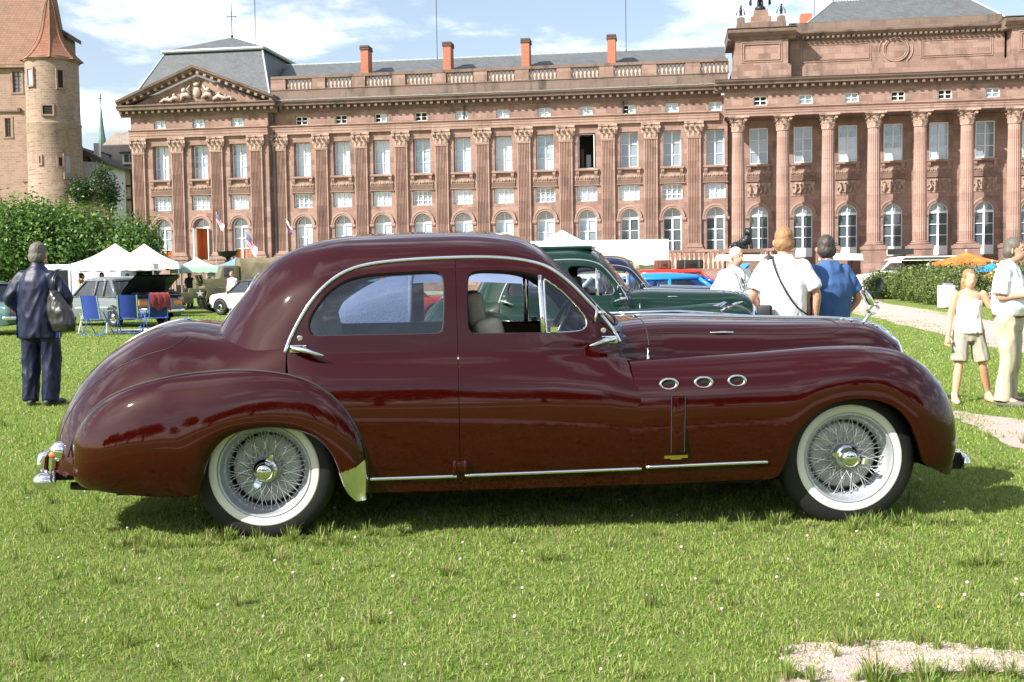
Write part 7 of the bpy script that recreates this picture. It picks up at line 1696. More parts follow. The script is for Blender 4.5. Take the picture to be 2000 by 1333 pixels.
def person(name, label, loc, rz, H, cloth, pose, skin=None, group=None, face=(0,-1), vox=.014, build=1.0, fine=True):
    """faces -y when rz is 0. returns (root body object, helper lists). H is the height in metres."""
    k = H/1.75; skin = skin or M_skin
    J = dict(hipL=(.095,0,.92), hipR=(-.095,0,.92), kneeL=(.105,-.02,.49), kneeR=(-.105,-.02,.49), ankL=(.11,.02,.09), ankR=(-.11,.02,.09), shL=(.168,.008,1.385), shR=(-.168,.008,1.385),
             elL=(.25,.02,1.13), elR=(-.25,.02,1.13), wrL=(.26,-.06,.88), wrR=(-.26,-.06,.88), head=(0,-.02,1.615), toeL=(.13,-.16,.03), toeR=(-.13,-.16,.03))
    J.update(pose); J = {a: tuple(np.array(v)*k) if len(v) == 3 else v for a, v in J.items()}
    b = build; m = MB(); fm = MB()
    rings(m, [(0,0,.84*k,.10*k*b,.085*k),(0,0,.90*k,.155*k*b,.105*k*b),(0,.005,1.0*k,.150*k*b,.105*k*b),(0,0,1.12*k,.142*k*b,.100*k*b),(0,0,1.28*k,.165*k*b,.112*k*b),(0,.01,1.40*k,.165*k,.10*k),(0,.012,1.47*k,.075*k,.065*k)])
    hx, hy, hz = J['head']; limb(m, [(0,.015*k,1.42*k),(hx*.5,hy*.4+.01*k,1.50*k),(hx,hy+.02*k,hz-.04*k)], [.062*k,.056*k,.055*k])
    head_parts(m, fm, J['head'], face, k)
    for s in 'LR':
        limb(m, [J['hip'+s], tuple((np.array(J['hip'+s])+np.array(J['knee'+s]))/2), J['knee'+s], tuple(np.array(J['knee'+s])*.6+np.array(J['ank'+s])*.4), J['ank'+s]], [.085*k,.075*k,.052*k,.055*k,.036*k])
        limb(m, [J['ank'+s], tuple(np.array(J['ank'+s])*.4+np.array(J['toe'+s])*.6), J['toe'+s]], [.036*k,.036*k,.026*k])
        limb(m, [J['sh'+s], tuple((np.array(J['sh'+s])+np.array(J['el'+s]))/2), J['el'+s], tuple((np.array(J['el'+s])+np.array(J['wr'+s]))/2), J['wr'+s]], [.058*k,.048*k,.040*k,.036*k,.027*k])
        if fine:
            d = np.array(J['wr'+s])-np.array(J['el'+s]); hand(fm, J['wr'+s], d, 1 if s == 'L' else -1, J.get('up'+s, (0,-1,.2)), J.get('curl'+s, .55), k)
    me = blob('person', m, vox, 3, 0, m2=fm); o = link(name, me, skin, None, loc, rz); tag(o, label, 'person', group); o['J'] = 0; del o['J']
    return o, J, k
def garment(par, name, m, mat_, vox=.014, it=4, amp=.006, freq=9, seed=1, **kw): return link(name, blob(name, m, vox, it, amp, freq, seed), mat_, par)
def sleeve(m, J, s, r0, r1, upto=1.0):
    a, b, c = (np.array(J[x+s]) for x in ('sh', 'el', 'wr'))
    if upto <= .6: e = a+(b-a)*(upto/.6); limb(m, [tuple(a), tuple((a+e)/2), tuple(e)], [r0*.86, r0*.95, r1], flat=True)
    else: limb(m, [tuple(a), tuple((a+b)/2), tuple(b), tuple((b+c)/2), tuple(c)], [r0*.86, r0*.92, r0*.86, (r0+r1)*.45, r1], flat=True)
def trouser(m, J, k, r=(.105,.095,.078,.070,.078), hem=.05):
    for s in 'LR':
        h, kn, a = (np.array(J[x+s]) for x in ('hip', 'knee', 'ank')); a2 = a.copy(); a2[2] = hem*k
        limb(m, [tuple(h), tuple((h+kn)/2), tuple(kn), tuple((kn+a)/2), tuple(a2)], [q*k for q in r], flat=True)
def shoes(par, J, k, mat_):
    m = MB()
    for s in 'LR':
        a, t = np.array(J['ank'+s]), np.array(J['toe'+s]); heel = a+(a-t)*.30; heel[2] = .04*k; tip = t+(t-a)*.12; tip[2] = .032*k
        limb(m, [tuple(heel), tuple((heel+tip)/2), tuple(tip)], [.042*k, .046*k, .034*k]); m.ball(tuple(a*np.array([1,1,.85])), .046*k, 10, 6)
    return garment(par, 'shoes', m, mat_, .012, 3, 0)
# --- man in a navy tracksuit seen from behind, at the left
M_track = mat('navy_tracksuit', (.005,.009,.034), .48, spec=.35, noise=.15, nscale=3); M_trackblue = mat('royal_blue_panel', (.02,.06,.55), .35); M_greyhair = mat('grey_hair', (.11,.10,.085), .7); M_dkshoe = mat('dark_shoe', (.025,.03,.022), .6); M_white_pipe = mat('white_piping', (.7,.72,.78), .6)
P1, J, k = person('person', 'man in a navy tracksuit seen from behind with a black shoulder bag at the left', (-5.29, 12.62, 0), R(172), 1.82, None,
    dict(elL=(.30,.03,1.16), wrL=(.26,-.14,1.00), elR=(-.31,.02,1.17), wrR=(-.22,-.17,1.05), kneeL=(.12,-.01,.49), ankL=(.12,.03,.08), toeL=(.20,-.12,.03), kneeR=(-.12,-.01,.49), ankR=(-.10,.02,.08), toeR=(-.13,-.16,.03), head=(0,-.05,1.62)), face=(-.15,-1))
m = MB(); rings(m, [(0,0,.73*k,.235*k,.16*k),(0,.005,.85*k,.232*k,.165*k),(0,.01,1.05*k,.225*k,.162*k),(0,.01,1.25*k,.22*k,.150*k),(0,.01,1.35*k,.212*k,.135*k),(0,.01,1.42*k,.172*k,.112*k),(0,.01,1.465*k,.11*k,.09*k),(0,.0,1.50*k,.078*k,.074*k),(0,-.01,1.55*k,.070*k,.068*k)])
for s in 'LR': sleeve(m, J, s, .095*k, .062*k)
jk = garment(P1, 'jacket', m, M_track, .014, 4, .013, 8, 2)
m = MB(); rings(m, [(0,0,.80*k,.17*k,.13*k),(0,0,.95*k,.175*k,.135*k)]); trouser(m, J, k, (.125,.112,.100,.094,.088), .05)
tr_ = garment(P1, 'trousers', m, M_track, .014, 4, .013, 8, 5); shoes(P1, J, k, M_dkshoe); hair_cap(P1, J['head'], (-.15,-1), M_greyhair, k, .03, 3)
for s in (-1, 1):
    MB().grid(np.array([[(s*(.222+.008*(1.12-z))*k, .05*k+dy, z*k) for dy in (-.035,.03)] for z in np.linspace(.735, 1.12, 8)])).build('blue_panel', M_trackblue, jk); MB().tube([(s*.226*k, .05*k-.04, z*k) for z in np.linspace(.735, 1.12, 6)], .006, 5).build('white_stripe', M_white_pipe, jk)
    MB().tube([(s*(.190+.03*(z-.5))*k, .03, z*k) for z in np.linspace(.22, .72, 8)], .016, 6, flat=.5).build('blue_stripe', M_trackblue, tr_)
bag = empty('shoulder_bag', (-4.99, 12.42, .86), R(-14), 'black leather bucket bag hanging from the shoulder of the man in the tracksuit', 'bag')
m = MB(); rings(m, [(.06,0,-.02,.13,.075),(.05,0,.06,.16,.095),(.0,0,.22,.15,.085),(-.05,.01,.36,.09,.06),(-.08,.02,.44,.035,.03)]); link('bag_body', blob('bag_body', m, .012, 3, .010, 14, 4), mat('black_leather', (.014,.014,.013), .28, spec=.6), bag)
MB().tube([(-.08,.02,.44),(-.10,.05,.56),(-.10,.12,.66),(-.09,.20,.67)], .014, 8, flat=.5).tube([(-.06,.02,.44),(-.085,.06,.56),(-.08,.13,.66)], .010, 8, flat=.5).build('strap', MATS['black_leather'], bag, True)
# --- man in a white short-sleeved shirt with camera strap, from behind
M_whiteshirt = mat('white_shirt', (.78,.78,.82), .85, noise=.04, nscale=4); M_denim = mat('blue_jeans', (.035,.085,.21), .85, noise=.25, nscale=18); M_navycloth = mat('navy_trousers', (.015,.03,.06), .8); M_brownhair = mat('light_brown_hair', (.28,.15,.065), .6)
def shirt_rings(k, hem, w=1.0, d=1.0): return [(0,.0,hem*k,.195*k*w,.145*k*d),(0,.0,(hem+.10)*k,.20*k*w,.15*k*d),(0,.005,1.10*k,.20*k*w,.15*k*d),(0,.01,1.27*k,.205*k*w,.142*k*d),(0,.01,1.36*k,.205*k,.125*k),(0,.012,1.42*k,.165*k,.105*k),(0,.012,1.46*k,.105*k,.085*k),(0,.01,1.50*k,.068*k,.068*k)]
P2, J, k = person('person', 'young man in a white short sleeved shirt with a black camera strap across his back', (2.55, 10.55, 0), R(168), 1.80, None, dict(elL=(.27,.02,1.14), wrL=(.20,-.12,.98), elR=(-.29,.02,1.14), wrR=(-.28,-.05,.90), head=(.0,-.05,1.61)), face=(.1,-1))
m = MB(); rings(m, shirt_rings(k, .83, 1.06, 1.08)); [sleeve(m, J, s, .085*k, .080*k, .50) for s in 'LR']; sh = garment(P2, 'shirt', m, M_whiteshirt, .013, 4, .012, 9, 3)
MB().tube(catmull(np.array([(.075,-.02,1.475),(.10,.11,1.44),(.03,.17,1.25),(-.09,.185,1.05),(-.20,.16,.96)])*k, 20), .020, 8, flat=.35).build('camera_strap', M_black, P2, True)
m = MB(); rings(m, [(0,0,.80*k,.165*k,.125*k),(0,0,.95*k,.165*k,.125*k)]); trouser(m, J, k); garment(P2, 'trousers', m, M_navycloth, .015, 3, .006, 9, 2); shoes(P2, J, k, M_dkshoe); hair_cap(P2, J['head'], (.1,-1), M_brownhair, k, .02, 5)
cb = empty('camera_bag', (2.33, 10.36, .98), R(-20), 'black camera bag on the hip of the man in the white shirt', 'bag'); me = MB().cbox((0,0,0), (.13,.12,.20)).mesh('bag_body'); link('bag_body', bevel_mesh(me, .025, 3), M_black, cb); me = MB().cbox((0,-.062,.04), (.11,.02,.10)).mesh('flap'); link('flap', bevel_mesh(me, .008, 2), mat('black_nylon', (.02,.02,.022), .5), cb)
# --- man in a blue T-shirt with hands in his jeans pockets
M_bluetee = mat('blue_tshirt', (.035,.095,.24), .85, noise=.15, nscale=5)
P3, J, k = person('person', 'man in a blue T-shirt with his hands in his jeans pockets', (3.08, 10.95, 0), R(200), 1.74, None, dict(elL=(.30,.06,1.12), wrL=(.19,-.05,.90), elR=(-.30,.06,1.12), wrR=(-.19,-.05,.90), head=(0,-.05,1.60)), skin=M_skin_tan, face=(-.35,-1), build=1.1)
m = MB(); rings(m, shirt_rings(k, .90, 1.15, 1.22)); [sleeve(m, J, s, .090*k, .085*k, .48) for s in 'LR']; garment(P3, 'tshirt', m, M_bluetee, .013, 4, .012, 8, 7)
m = MB(); rings(m, [(0,0,.80*k,.18*k,.14*k),(0,0,.97*k,.18*k,.14*k)]); trouser(m, J, k); garment(P3, 'jeans', m, M_denim, .015, 3, .007, 9, 4); shoes(P3, J, k, M_dkshoe); hair_cap(P3, J['head'], (-.35,-1), mat('dark_hair', (.04,.032,.028), .6), k, .02, 8)
# --- older man in a white long-sleeved shirt with a lanyard, hands before him
P4_, J, k = person('person', 'older man in a white long sleeved shirt with a dark lanyard beside the navy bonnet', (2.98, 15.0, 0), R(18), 1.72, None, dict(elL=(.27,.03,1.13), wrL=(.10,-.20,1.08), elR=(-.28,.03,1.13), wrR=(-.06,-.21,1.06), head=(0,-.05,1.60)), face=(.2,-1), build=1.08)
m = MB(); rings(m, shirt_rings(k, .88, 1.1, 1.15)); [sleeve(m, J, s, .080*k, .050*k) for s in 'LR']; garment(P4_, 'shirt', m, M_whiteshirt, .015, 4, .010, 9, 6); m = MB(); rings(m, [(0,0,.80*k,.165*k,.125*k),(0,0,.93*k,.165*k,.125*k)]); trouser(m, J, k); garment(P4_, 'trousers', m, M_navycloth, .016, 3, .006, 9, 2); shoes(P4_, J, k, M_dkshoe)
hair_cap(P4_, J['head'], (.2,-1), mat('white_hair', (.55,.52,.46), .6), k, .02, 9); face_marks(P4_, J['head'], (.2,-1), k); MB().tube(catmull(np.array([(-.09,.05,1.46),(-.07,-.14,1.38),(.0,-.19,1.15),(.07,-.14,1.38),(.09,.05,1.46)])*k, 18), .006, 5).build('lanyard', M_black, P4_)
# --- girl in a white top and khaki shorts, walking towards us on the right
M_khaki = mat('khaki_shorts', (.34,.32,.26), .85, noise=.12, nscale=8); M_blonde = mat('blonde_hair', (.26,.15,.065), .55)
G1, J, k = person('person', 'girl in a white sleeveless top and khaki shorts walking on the grass', (4.72, 11.62, 0), R(-4), 1.40, None,
    dict(hipL=(.09,0,.93), hipR=(-.09,0,.93), kneeL=(.17,-.02,.50), ankL=(.30,.13,.10), toeL=(.29,-.06,.03), kneeR=(-.14,-.06,.50), ankR=(-.20,-.10,.09), toeR=(-.22,-.28,.03), shL=(.17,0,1.40), shR=(-.17,0,1.40), elR=(-.235,.0,1.10), wrR=(-.285,-.08,.86), elL=(.27,-.02,1.22), wrL=(.36,-.04,1.36), head=(0,-.02,1.585)), skin=mat('warm_skin', (.60,.33,.21), .5, spec=.35), face=(.05,-1), build=.92)
m = MB(); rings(m, [(0,-.01,.90*k,.195*k,.135*k),(0,-.01,.97*k,.185*k,.132*k),(0,0,1.10*k,.160*k,.122*k),(0,0,1.26*k,.168*k,.125*k),(0,.008,1.36*k,.160*k,.108*k),(0,.01,1.42*k,.115*k,.085*k)]); garment(G1, 'top', m, mat('white_cotton', (.78,.77,.70), .85), .010, 3, .008, 10, 3)
m = MB(); rings(m, [(0,0,.80*k,.155*k,.115*k),(0,0,.95*k,.165*k,.122*k)])
for s in 'LR':
    h, kn = np.array(J['hip'+s]), np.array(J['knee'+s]); e = h+(kn-h)*.92; limb(m, [tuple(h), tuple((h+e)/2), tuple(e)], [.104*k,.106*k,.108*k], flat=True)
so = garment(G1, 'shorts', m, M_khaki, .010, 2, .008, 11, 6); hair_cap(G1, J['head'], (.05,-1), M_blonde, k, .13, 4); face_marks(G1, J['head'], (.05,-1), k)
for s in (-1, 1): me = MB().cbox((s*.155, -.02, .62*k), (.02,.09,.10)).mesh('cargo_pocket'); link('cargo_pocket', bevel_mesh(me, .008, 2), M_khaki, so)
m = MB()
for s in 'LR': a = np.array(J['ank'+s]); limb(m, [tuple(a+[0,0,.03]), tuple(a+[0,0,-.02])], [.040*k,.042*k])
garment(G1, 'socks', m, M_whiteshirt, .010, 2, 0); shoes(G1, J, k, mat('pink_shoe', (.55,.33,.27), .6))
# --- man in a white shirt and beige trousers at the right edge, turned to the right
M_beige = mat('beige_trousers', (.46,.42,.30), .85, noise=.10, nscale=6); M_belt = mat('brown_belt', (.12,.04,.02), .5)
P6, J, k = person('person', 'man in a white polo shirt and beige trousers at the right edge', (4.99, 11.30, 0), R(52), 1.70, None,
    dict(elL=(.22,.03,1.13), wrL=(.14,-.22,1.13), elR=(-.22,.03,1.13), wrR=(-.14,-.22,1.15), kneeL=(.11,-.02,.49), ankL=(.13,.03,.08), toeL=(.17,-.14,.03), head=(0,-.06,1.60)), face=(0,-1), build=1.1)
m = MB(); rings(m, [(0,-.01,.93*k,.185*k,.155*k),(0,-.015,1.02*k,.205*k,.185*k),(0,-.01,1.12*k,.205*k,.180*k),(0,.0,1.27*k,.205*k,.152*k),(0,.01,1.36*k,.202*k,.125*k),(0,.012,1.42*k,.165*k,.105*k),(0,.012,1.46*k,.105*k,.085*k),(0,.01,1.50*k,.068*k,.068*k)]); [sleeve(m, J, s, .088*k, .088*k, .55) for s in 'LR']; garment(P6, 'polo_shirt', m, M_whiteshirt, .012, 4, .010, 9, 5)
m = MB(); rings(m, [(0,0,.78*k,.17*k,.135*k),(0,0,.955*k,.178*k,.145*k)]); trouser(m, J, k, (.118,.100,.084,.076,.088), .055); tb_ = garment(P6, 'trousers', m, M_beige, .012, 4, .013, 8, 3); MB().tube([(.186*k*math.cos(2*PI*q/30), .153*k*math.sin(2*PI*q/30), .935*k) for q in range(30)], .016, 6, closed=True, flat=.4).build('belt', M_belt, P6, True); shoes(P6, J, k, mat('grey_shoe', (.12,.11,.09), .7))
hair_cap(P6, J['head'], (0,-1), mat('grey_brown_hair', (.10,.085,.07), .6), k, .02, 12); face_marks(P6, J['head'], (0,-1), k); me = MB().cbox(tuple(np.array(J['wrR'])+[-.00,-.02,.02]), (.075,.05,.075)).mesh('watch'); MB().tube([tuple(np.array(J['wrL'])+np.array([.036*math.cos(a), .012*math.sin(a), .034*math.sin(a)])) for a in np.linspace(0, 6.28, 14)[:-1]], .007, 5, closed=True).build('wrist_watch', M_black, P6)
ph = empty('phone', tuple(np.array((4.99,11.30,0))+np.array((.28,-.10,1.17))), R(52), 'small black phone held by the man in the white polo shirt', 'phone'); me = MB().cbox((0,0,0), (.06,.11,.014)).mesh('case'); link('case', bevel_mesh(me, .004, 2), M_black, ph); MB().cbox((0,0,.0075), (.05,.095,.002)).build('screen', MATS['car_glass'], ph)
# --- small figures far off: one standing figure per dress, copied
def far_person(label, loc, rz, H, top, bottom, hair, sleeves=.5, arms=None, sit=False):
    pose = dict(head=(0,-.03,1.60)); pose.update(arms or {})
    o, J, k = person('person', label, loc, rz, H, None, pose, face=(0,-1), vox=.026, fine=True, group='visitors in the distance')
    m = MB(); rings(m, shirt_rings(k, .86, 1.0)); [sleeve(m, J, s, .082*k, .07*k, sleeves) for s in 'LR']; garment(o, 'shirt', m, top, .024, 2, .008, 9, 1)
    m = MB(); rings(m, [(0,0,.80*k,.165*k,.125*k),(0,0,.93*k,.165*k,.125*k)]); trouser(m, J, k); garment(o, 'trousers', m, bottom, .026, 2, .004, 9, 2); shoes(o, J, k, M_dkshoe); hair_cap(o, J['head'], (0,-1), hair, k, .02, 3); return o
c_ = lambda n, *a: mat('cloth_'+n, a, .85)
DH, BH = MATS['dark_hair'], M_brownhair
far = [('woman in a white vest beside the white hatchback', (-11.0,44.5,0), -20, 1.68, c_('white',.74,.74,.77), M_denim, BH, .1), ('man in a pale blue shirt between the blue coupe and the marquee', (4.95,38.0,0), 160, 1.76, c_('paleblue',.50,.60,.80), M_navycloth, MATS['white_hair'], .5),
       ('dark haired man in black before the white marquee', (4.6,43.5,0), 10, 1.86, c_('black',.02,.02,.022), M_black, DH, 1.0), ('man in white under the nearer peaked tent', (-16.5,45.5,0), 30, 1.72, c_('white',.74,.74,.77), M_navycloth, DH, .5),
       ('man with a raised arm under the nearer peaked tent', (-17.2,45.2,0), 100, 1.70, c_('tan',.45,.30,.2), M_denim, DH, .5), ('woman in a red top under the nearer peaked tent', (-15.5,45.6,0), 0, 1.66, c_('red',.55,.03,.03), M_denim, BH, .3),
       ('bearded man in grey below the second peaked tent', (-14.6,46.5,0), -40, 1.76, c_('grey',.3,.3,.3), M_navycloth, DH, .5), ('man in black by the green canopy', (-15.1,53.0,0), 60, 1.75, c_('black',.02,.02,.022), M_navycloth, DH, .5),
       ('woman in pale blue by the green canopy', (-14.3,53.5,0), 10, 1.68, c_('paleblue',.50,.60,.80), M_denim, BH, .5), ('man in a blue shirt behind the jeep', (-13.3,54.0,0), -30, 1.74, c_('royal',.03,.08,.5), M_denim, DH, .5),
       ('man in white seated place by the catering van', (17.9,50.6,0), 20, 1.50, c_('white',.74,.74,.77), M_navycloth, BH, .5), ('man in a white cap by the catering van', (18.6,50.3,0), 170, 1.62, c_('white',.74,.74,.77), M_denim, MATS['white_hair'], .5), ('woman in dark blue by the orange parasol', (19.1,49.6,0), 40, 1.55, c_('deepblue',.03,.05,.16), M_navycloth, DH, .5),
       ('man in a checked dark shirt beside the raised blue bonnet', (4.3,18.8,0), -60, 1.66, c_('check',.15,.14,.15), M_denim, DH, .8)]
for lab, loc, rz_, H, top, bot, hair, sl in far: far_person(lab, loc, R(rz_), H, top, bot, hair, sl, dict(elR=(-.30,.05,1.45), wrR=(-.12,.08,1.62)) if 'raised arm' in lab else None)
# ================================================================== tents, chairs, flags, hedge and small things
M_tentw = mat('white_tent_cloth', (.80,.80,.82), .8, noise=.04, nscale=2); M_tentg = mat('pale_green_canopy', (.42,.62,.52), .8); M_tentb = mat('blue_grey_canopy', (.16,.27,.38), .8); M_steel = mat('grey_steel', (.45,.46,.48), .4, .7)
def tent(label, loc, rz, w, d, eave, peak, m_, val=.26, leg=True, group='peaked tents in front of the palace', sag=.10):
    t = empty('peaked_tent', loc, rz, label, 'tent', group); rows = []; n = 9
    cs = [(-w/2,-d/2),(w/2,-d/2),(w/2,d/2),(-w/2,d/2)]
    m = MB()
    for i in range(4):
        a, b = np.array(cs[i]), np.array(cs[(i+1) % 4]); G = []
        for q in np.linspace(0, 1, 7): e0, e1 = a*(1-q), b*(1-q); z = eave+(peak-eave)*q-sag*math.sin(PI*q); G.append([(*(e0+(e1-e0)*u), z) for u in np.linspace(0, 1, 5)])
        m.grid(np.array(G))
    m.build('canopy', m_, t, True, 30); m = MB()
    for i in range(4):
        a, b = np.array(cs[i]), np.array(cs[(i+1) % 4]); P = []
        for u in np.linspace(0, 1, 25): p = a+(b-a)*u; P.append([(p[0], p[1], eave), (p[0]*1.002, p[1]*1.002, eave-val-.03*abs(math.sin(u*PI*6)))])
        m.grid(np.array(P))
    m.build('valance', m_, t)
    for (x, y) in cs: MB().tube([(x*.985, y*.985, 0), (x*.985, y*.985, eave+.02)], .028, 6).build('leg', M_steel, t)
    return t
tent('nearer of two white peaked tents before the lime trees', (-15.95, 45.6, 0), R(14), 3.1, 3.1, 2.03, 2.86, M_tentw)
tent('farther of two white peaked tents before the lime trees', (-16.65, 51.4, 0), R(14), 3.1, 3.1, 2.12, 3.02, M_tentw)
tent('pale green canopy with paper signs along its front edge', (-14.9, 53.6, 0), R(10), 2.2, 2.2, 1.95, 2.42, M_tentg)
tent('dull blue canopy next to the pale green one', (-13.4, 55.2, 0), R(10), 2.4, 2.4, 1.98, 2.42, M_tentb)
tent('white peaked tent in front of the long marquee', (2.75, 60.5, 0), R(8), 4.2, 4.2, 2.55, 3.72, M_tentw)
M_card = mat('white_card', (.75,.75,.72), .7); M_cardy = mat('yellow_card', (.75,.65,.15), .7)
for i, (x, z, w, h, c) in enumerate(((-15.35,1.74,.28,.20,M_card),(-15.02,1.76,.22,.16,M_cardy),(-14.7,1.74,.25,.20,M_card),(-14.4,1.75,.18,.14,M_cardy),(-14.05,1.62,.36,.32,M_card))):
    tag(MB().cbox((0,0,0), (w,.02,h)).build('paper_sign', c, None, loc=(x, 52.42+.13*i, z), rz=R(10)), ['first white paper sign from the left on the green canopy','yellow paper sign next to the first white one on the green canopy','middle white paper sign on the green canopy','small yellow paper sign right of the middle one on the green canopy','largest white paper sign at the right of the green canopy'][i], 'sign', 'paper signs on the green canopy')
mq = empty('marquee', (5.9, 72, 0), R(-2), 'long white flat sided marquee in front of the palace wing', 'marquee')
me = MB().box(-4.6,4.0,-1.6,1.6,2.0,3.42).mesh('roof_fascia'); link('roof_fascia', bevel_mesh(me, .04, 2), M_tentw, mq); rows = []
for q in np.linspace(-4.6, 4.0, 60): rows.append([(q, -1.62, 2.02), (q, -1.62+.02*math.sin(q*9), 1.86-.05*abs(math.sin(q*4.2)))])
MB().grid(np.array(rows)).build('scalloped_valance', M_tentw, mq)
for x in (-4.5, -1.6, 1.2, 3.9): MB().tube([(x,-1.5,0),(x,-1.5,2.0)], .04, 6).build('leg', M_steel, mq)
MB().tube([(-1.0,-1.61,2.02),(-.9,-1.61,3.4)], .012, 4).build('seam', mat('seam_grey', (.5,.5,.52), .8), mq); MB().box(-4.5,3.9,1.5,1.55,0,2.0).build('back_wall', M_tentw, mq)
st = empty('market_stall', (5.3, 57, 0), R(6), 'small stall with a straw coloured striped roof beside the green saloon roof', 'stall'); m = MB(); m.add([(-1.6,-.9,1.75),(1.0,-.9,1.70),(.5,.5,2.25),(-1.4,.5,2.3)], [(0,1,2,3)]); m.add([(-1.6,-.9,1.75),(1.0,-.9,1.70),(1.0,-.9,1.58),(-1.6,-.9,1.63)], [(3,2,1,0)])
m.build('roof', mat('straw_roof', (.42,.36,.20), .9, col2=(.24,.25,.13), nscale=9), st); MB().box(-1.5,.9,-.8,.3,0,.95).build('counter', M_timber, st)
for x in (-1.5, .9): MB().tube([(x,-.85,0),(x,-.85,1.65)], .035, 6).build('post', M_timber, st)
for (x, y, z, w, d, lab) in ((14.75, 50.5, 1.82, 1.75, 1.1, 'flat white awning on a thin pole right of the man in the blue T-shirt'), (10.9, 52.5, 1.86, 2.7, 1.3, 'flat white awning behind the older man in the white shirt')):
    a = empty('white_awning', (x, y, 0), R(-3), lab, 'awning', 'flat white awnings'); me = MB().prism([(-w/2,z),(w/2,z-.05),(w/2-.05,z+.24),(-w/2+.12,z+.28)], -d/2, d/2).mesh('cloth', fixn=True); link('cloth', bevel_mesh(me, .02, 2), M_tentw, a)
    MB().tube([(w*.28,0,0),(w*.28,0,z)], .025, 6).build('pole', M_iron, a); MB().lathe([(.25,0),(.25,.05),(.03,.08)], 16, c=(w*.28,0,0)).build('foot', M_iron, a)
# blue folding chairs
M_chair = mat('blue_chair_cloth', (.012,.045,.26), .75); M_chframe = mat('blue_chair_tube', (.03,.11,.50), .35); M_lime = mat('lime_edge', (.45,.65,.10), .6); M_arm = mat('white_armrest', (.7,.72,.74), .5)
def folding_chair(loc, rz, label, name='folding_chair'):
    c = empty(name, loc, rz, label, 'chair', 'blue folding chairs behind the grey saloon')
    for s in (-1, 1):
        MB().tube([(s*.25,.30,.36),(s*.25,-.28,.40)], .012, 6).build('seat_rail', M_chframe, c); MB().tube([(s*.25,-.22,.36),(s*.25,-.36,1.02)], .013, 6).build('back_rail', M_chframe, c)
        MB().tube([(s*.27,.28,.0),(s*.27,-.16,.60)], .012, 6).build('leg', M_chframe, c); MB().tube([(s*.28,-.30,.0),(s*.28,.16,.60)], .012, 6).build('leg', M_chframe, c); me = MB().cbox((s*.27,.02,.615), (.05,.46,.025)).mesh('armrest'); link('armrest', bevel_mesh(me, .008, 2), M_arm, c)
        MB().tube([(s*.235,-.24,.42),(s*.235,-.37,1.0)], .009, 5).build('edge_piping', M_lime, c)
    MB().grid(np.array([[(-.235+.47*u, -.235-.125*q-.035*math.sin(PI*u), .42+.59*q) for u in np.linspace(0, 1, 6)] for q in np.linspace(0, 1, 7)])).build('backrest', M_chair, c, True); MB().grid(np.array([[(-.24+.48*u, .29-.54*q, .385-.035*math.sin(PI*u)*math.sin(PI*q)) for u in np.linspace(0, 1, 6)] for q in np.linspace(0, 1, 6)])).build('seat', M_chair, c, True)
    MB().tube([(-.27,.28,.01),(.27,.28,.01)], .010, 6).tube([(-.28,-.30,.01),(.28,-.30,.01)], .010, 6).build('cross_bar', M_chframe, c); return c
folding_chair((-10.55, 28.7, 0), R(-14), 'leftmost blue folding chair facing the grey saloon'); folding_chair((-9.90, 29.2, 0), R(10), 'middle blue folding chair facing the grey saloon'); folding_chair((-9.45, 29.9, 0), R(34), 'blue folding chair with a dark red jacket over its back')
m = MB(); rows = []
for u in np.linspace(0, 1, 13): x = -.26+.52*u; rows.append([(x*1.05, -.44+.02*math.sin(u*17), .62+.06*math.sin(u*11)), (x*1.05, -.44+.025*math.sin(u*21+1), .80), (x, -.41, 1.0), (x*.9, -.36, 1.05+.01*math.sin(u*20)), (x, -.31+.01*math.sin(u*15), .99), (x*1.05, -.26+.02*math.sin(u*19), .84)])
jo = MB().grid(np.array(rows)).build('jacket', mat('dark_red_jacket', (.22,.035,.035), .9, noise=.2), None, True, loc=(-9.45, 29.9, 0), rz=R(34)); tag(jo, 'dark red jacket draped over the back of a blue folding chair', 'jacket')
tag(MB().grid(np.array([[(x, y, .03+.02*math.sin(x*7)*math.cos(y*6)) for y in np.linspace(-.45, .45, 10)] for x in np.linspace(-.95, .95, 18)])).build('blanket', mat('lilac_blanket', (.42,.42,.62), .9, noise=.1), None, True, loc=(-9.9, 30.6, 0)), 'lilac blanket spread on the grass by the folding chairs', 'blanket')
ft = empty('folding_table', (-11.05, 29.8, 0), R(6), 'small folding table with a green edge beside the man in the tracksuit', 'table'); MB().cbox((0,0,.68), (.85,.5,.03)).build('top', mat('pale_table', (.55,.6,.58), .5), ft); MB().cbox((.1,0,.70), (.5,.3,.012)).build('table_mat', mat('teal_mat', (.05,.40,.35), .6), ft)
for s in (-1, 1): MB().tube([(s*.36,.22,0),(s*.30,-.22,.67)], .012, 6).build('leg', M_arm, ft); MB().tube([(s*.36,-.22,0),(s*.30,.22,.67)], .012, 6).build('leg', M_arm, ft)
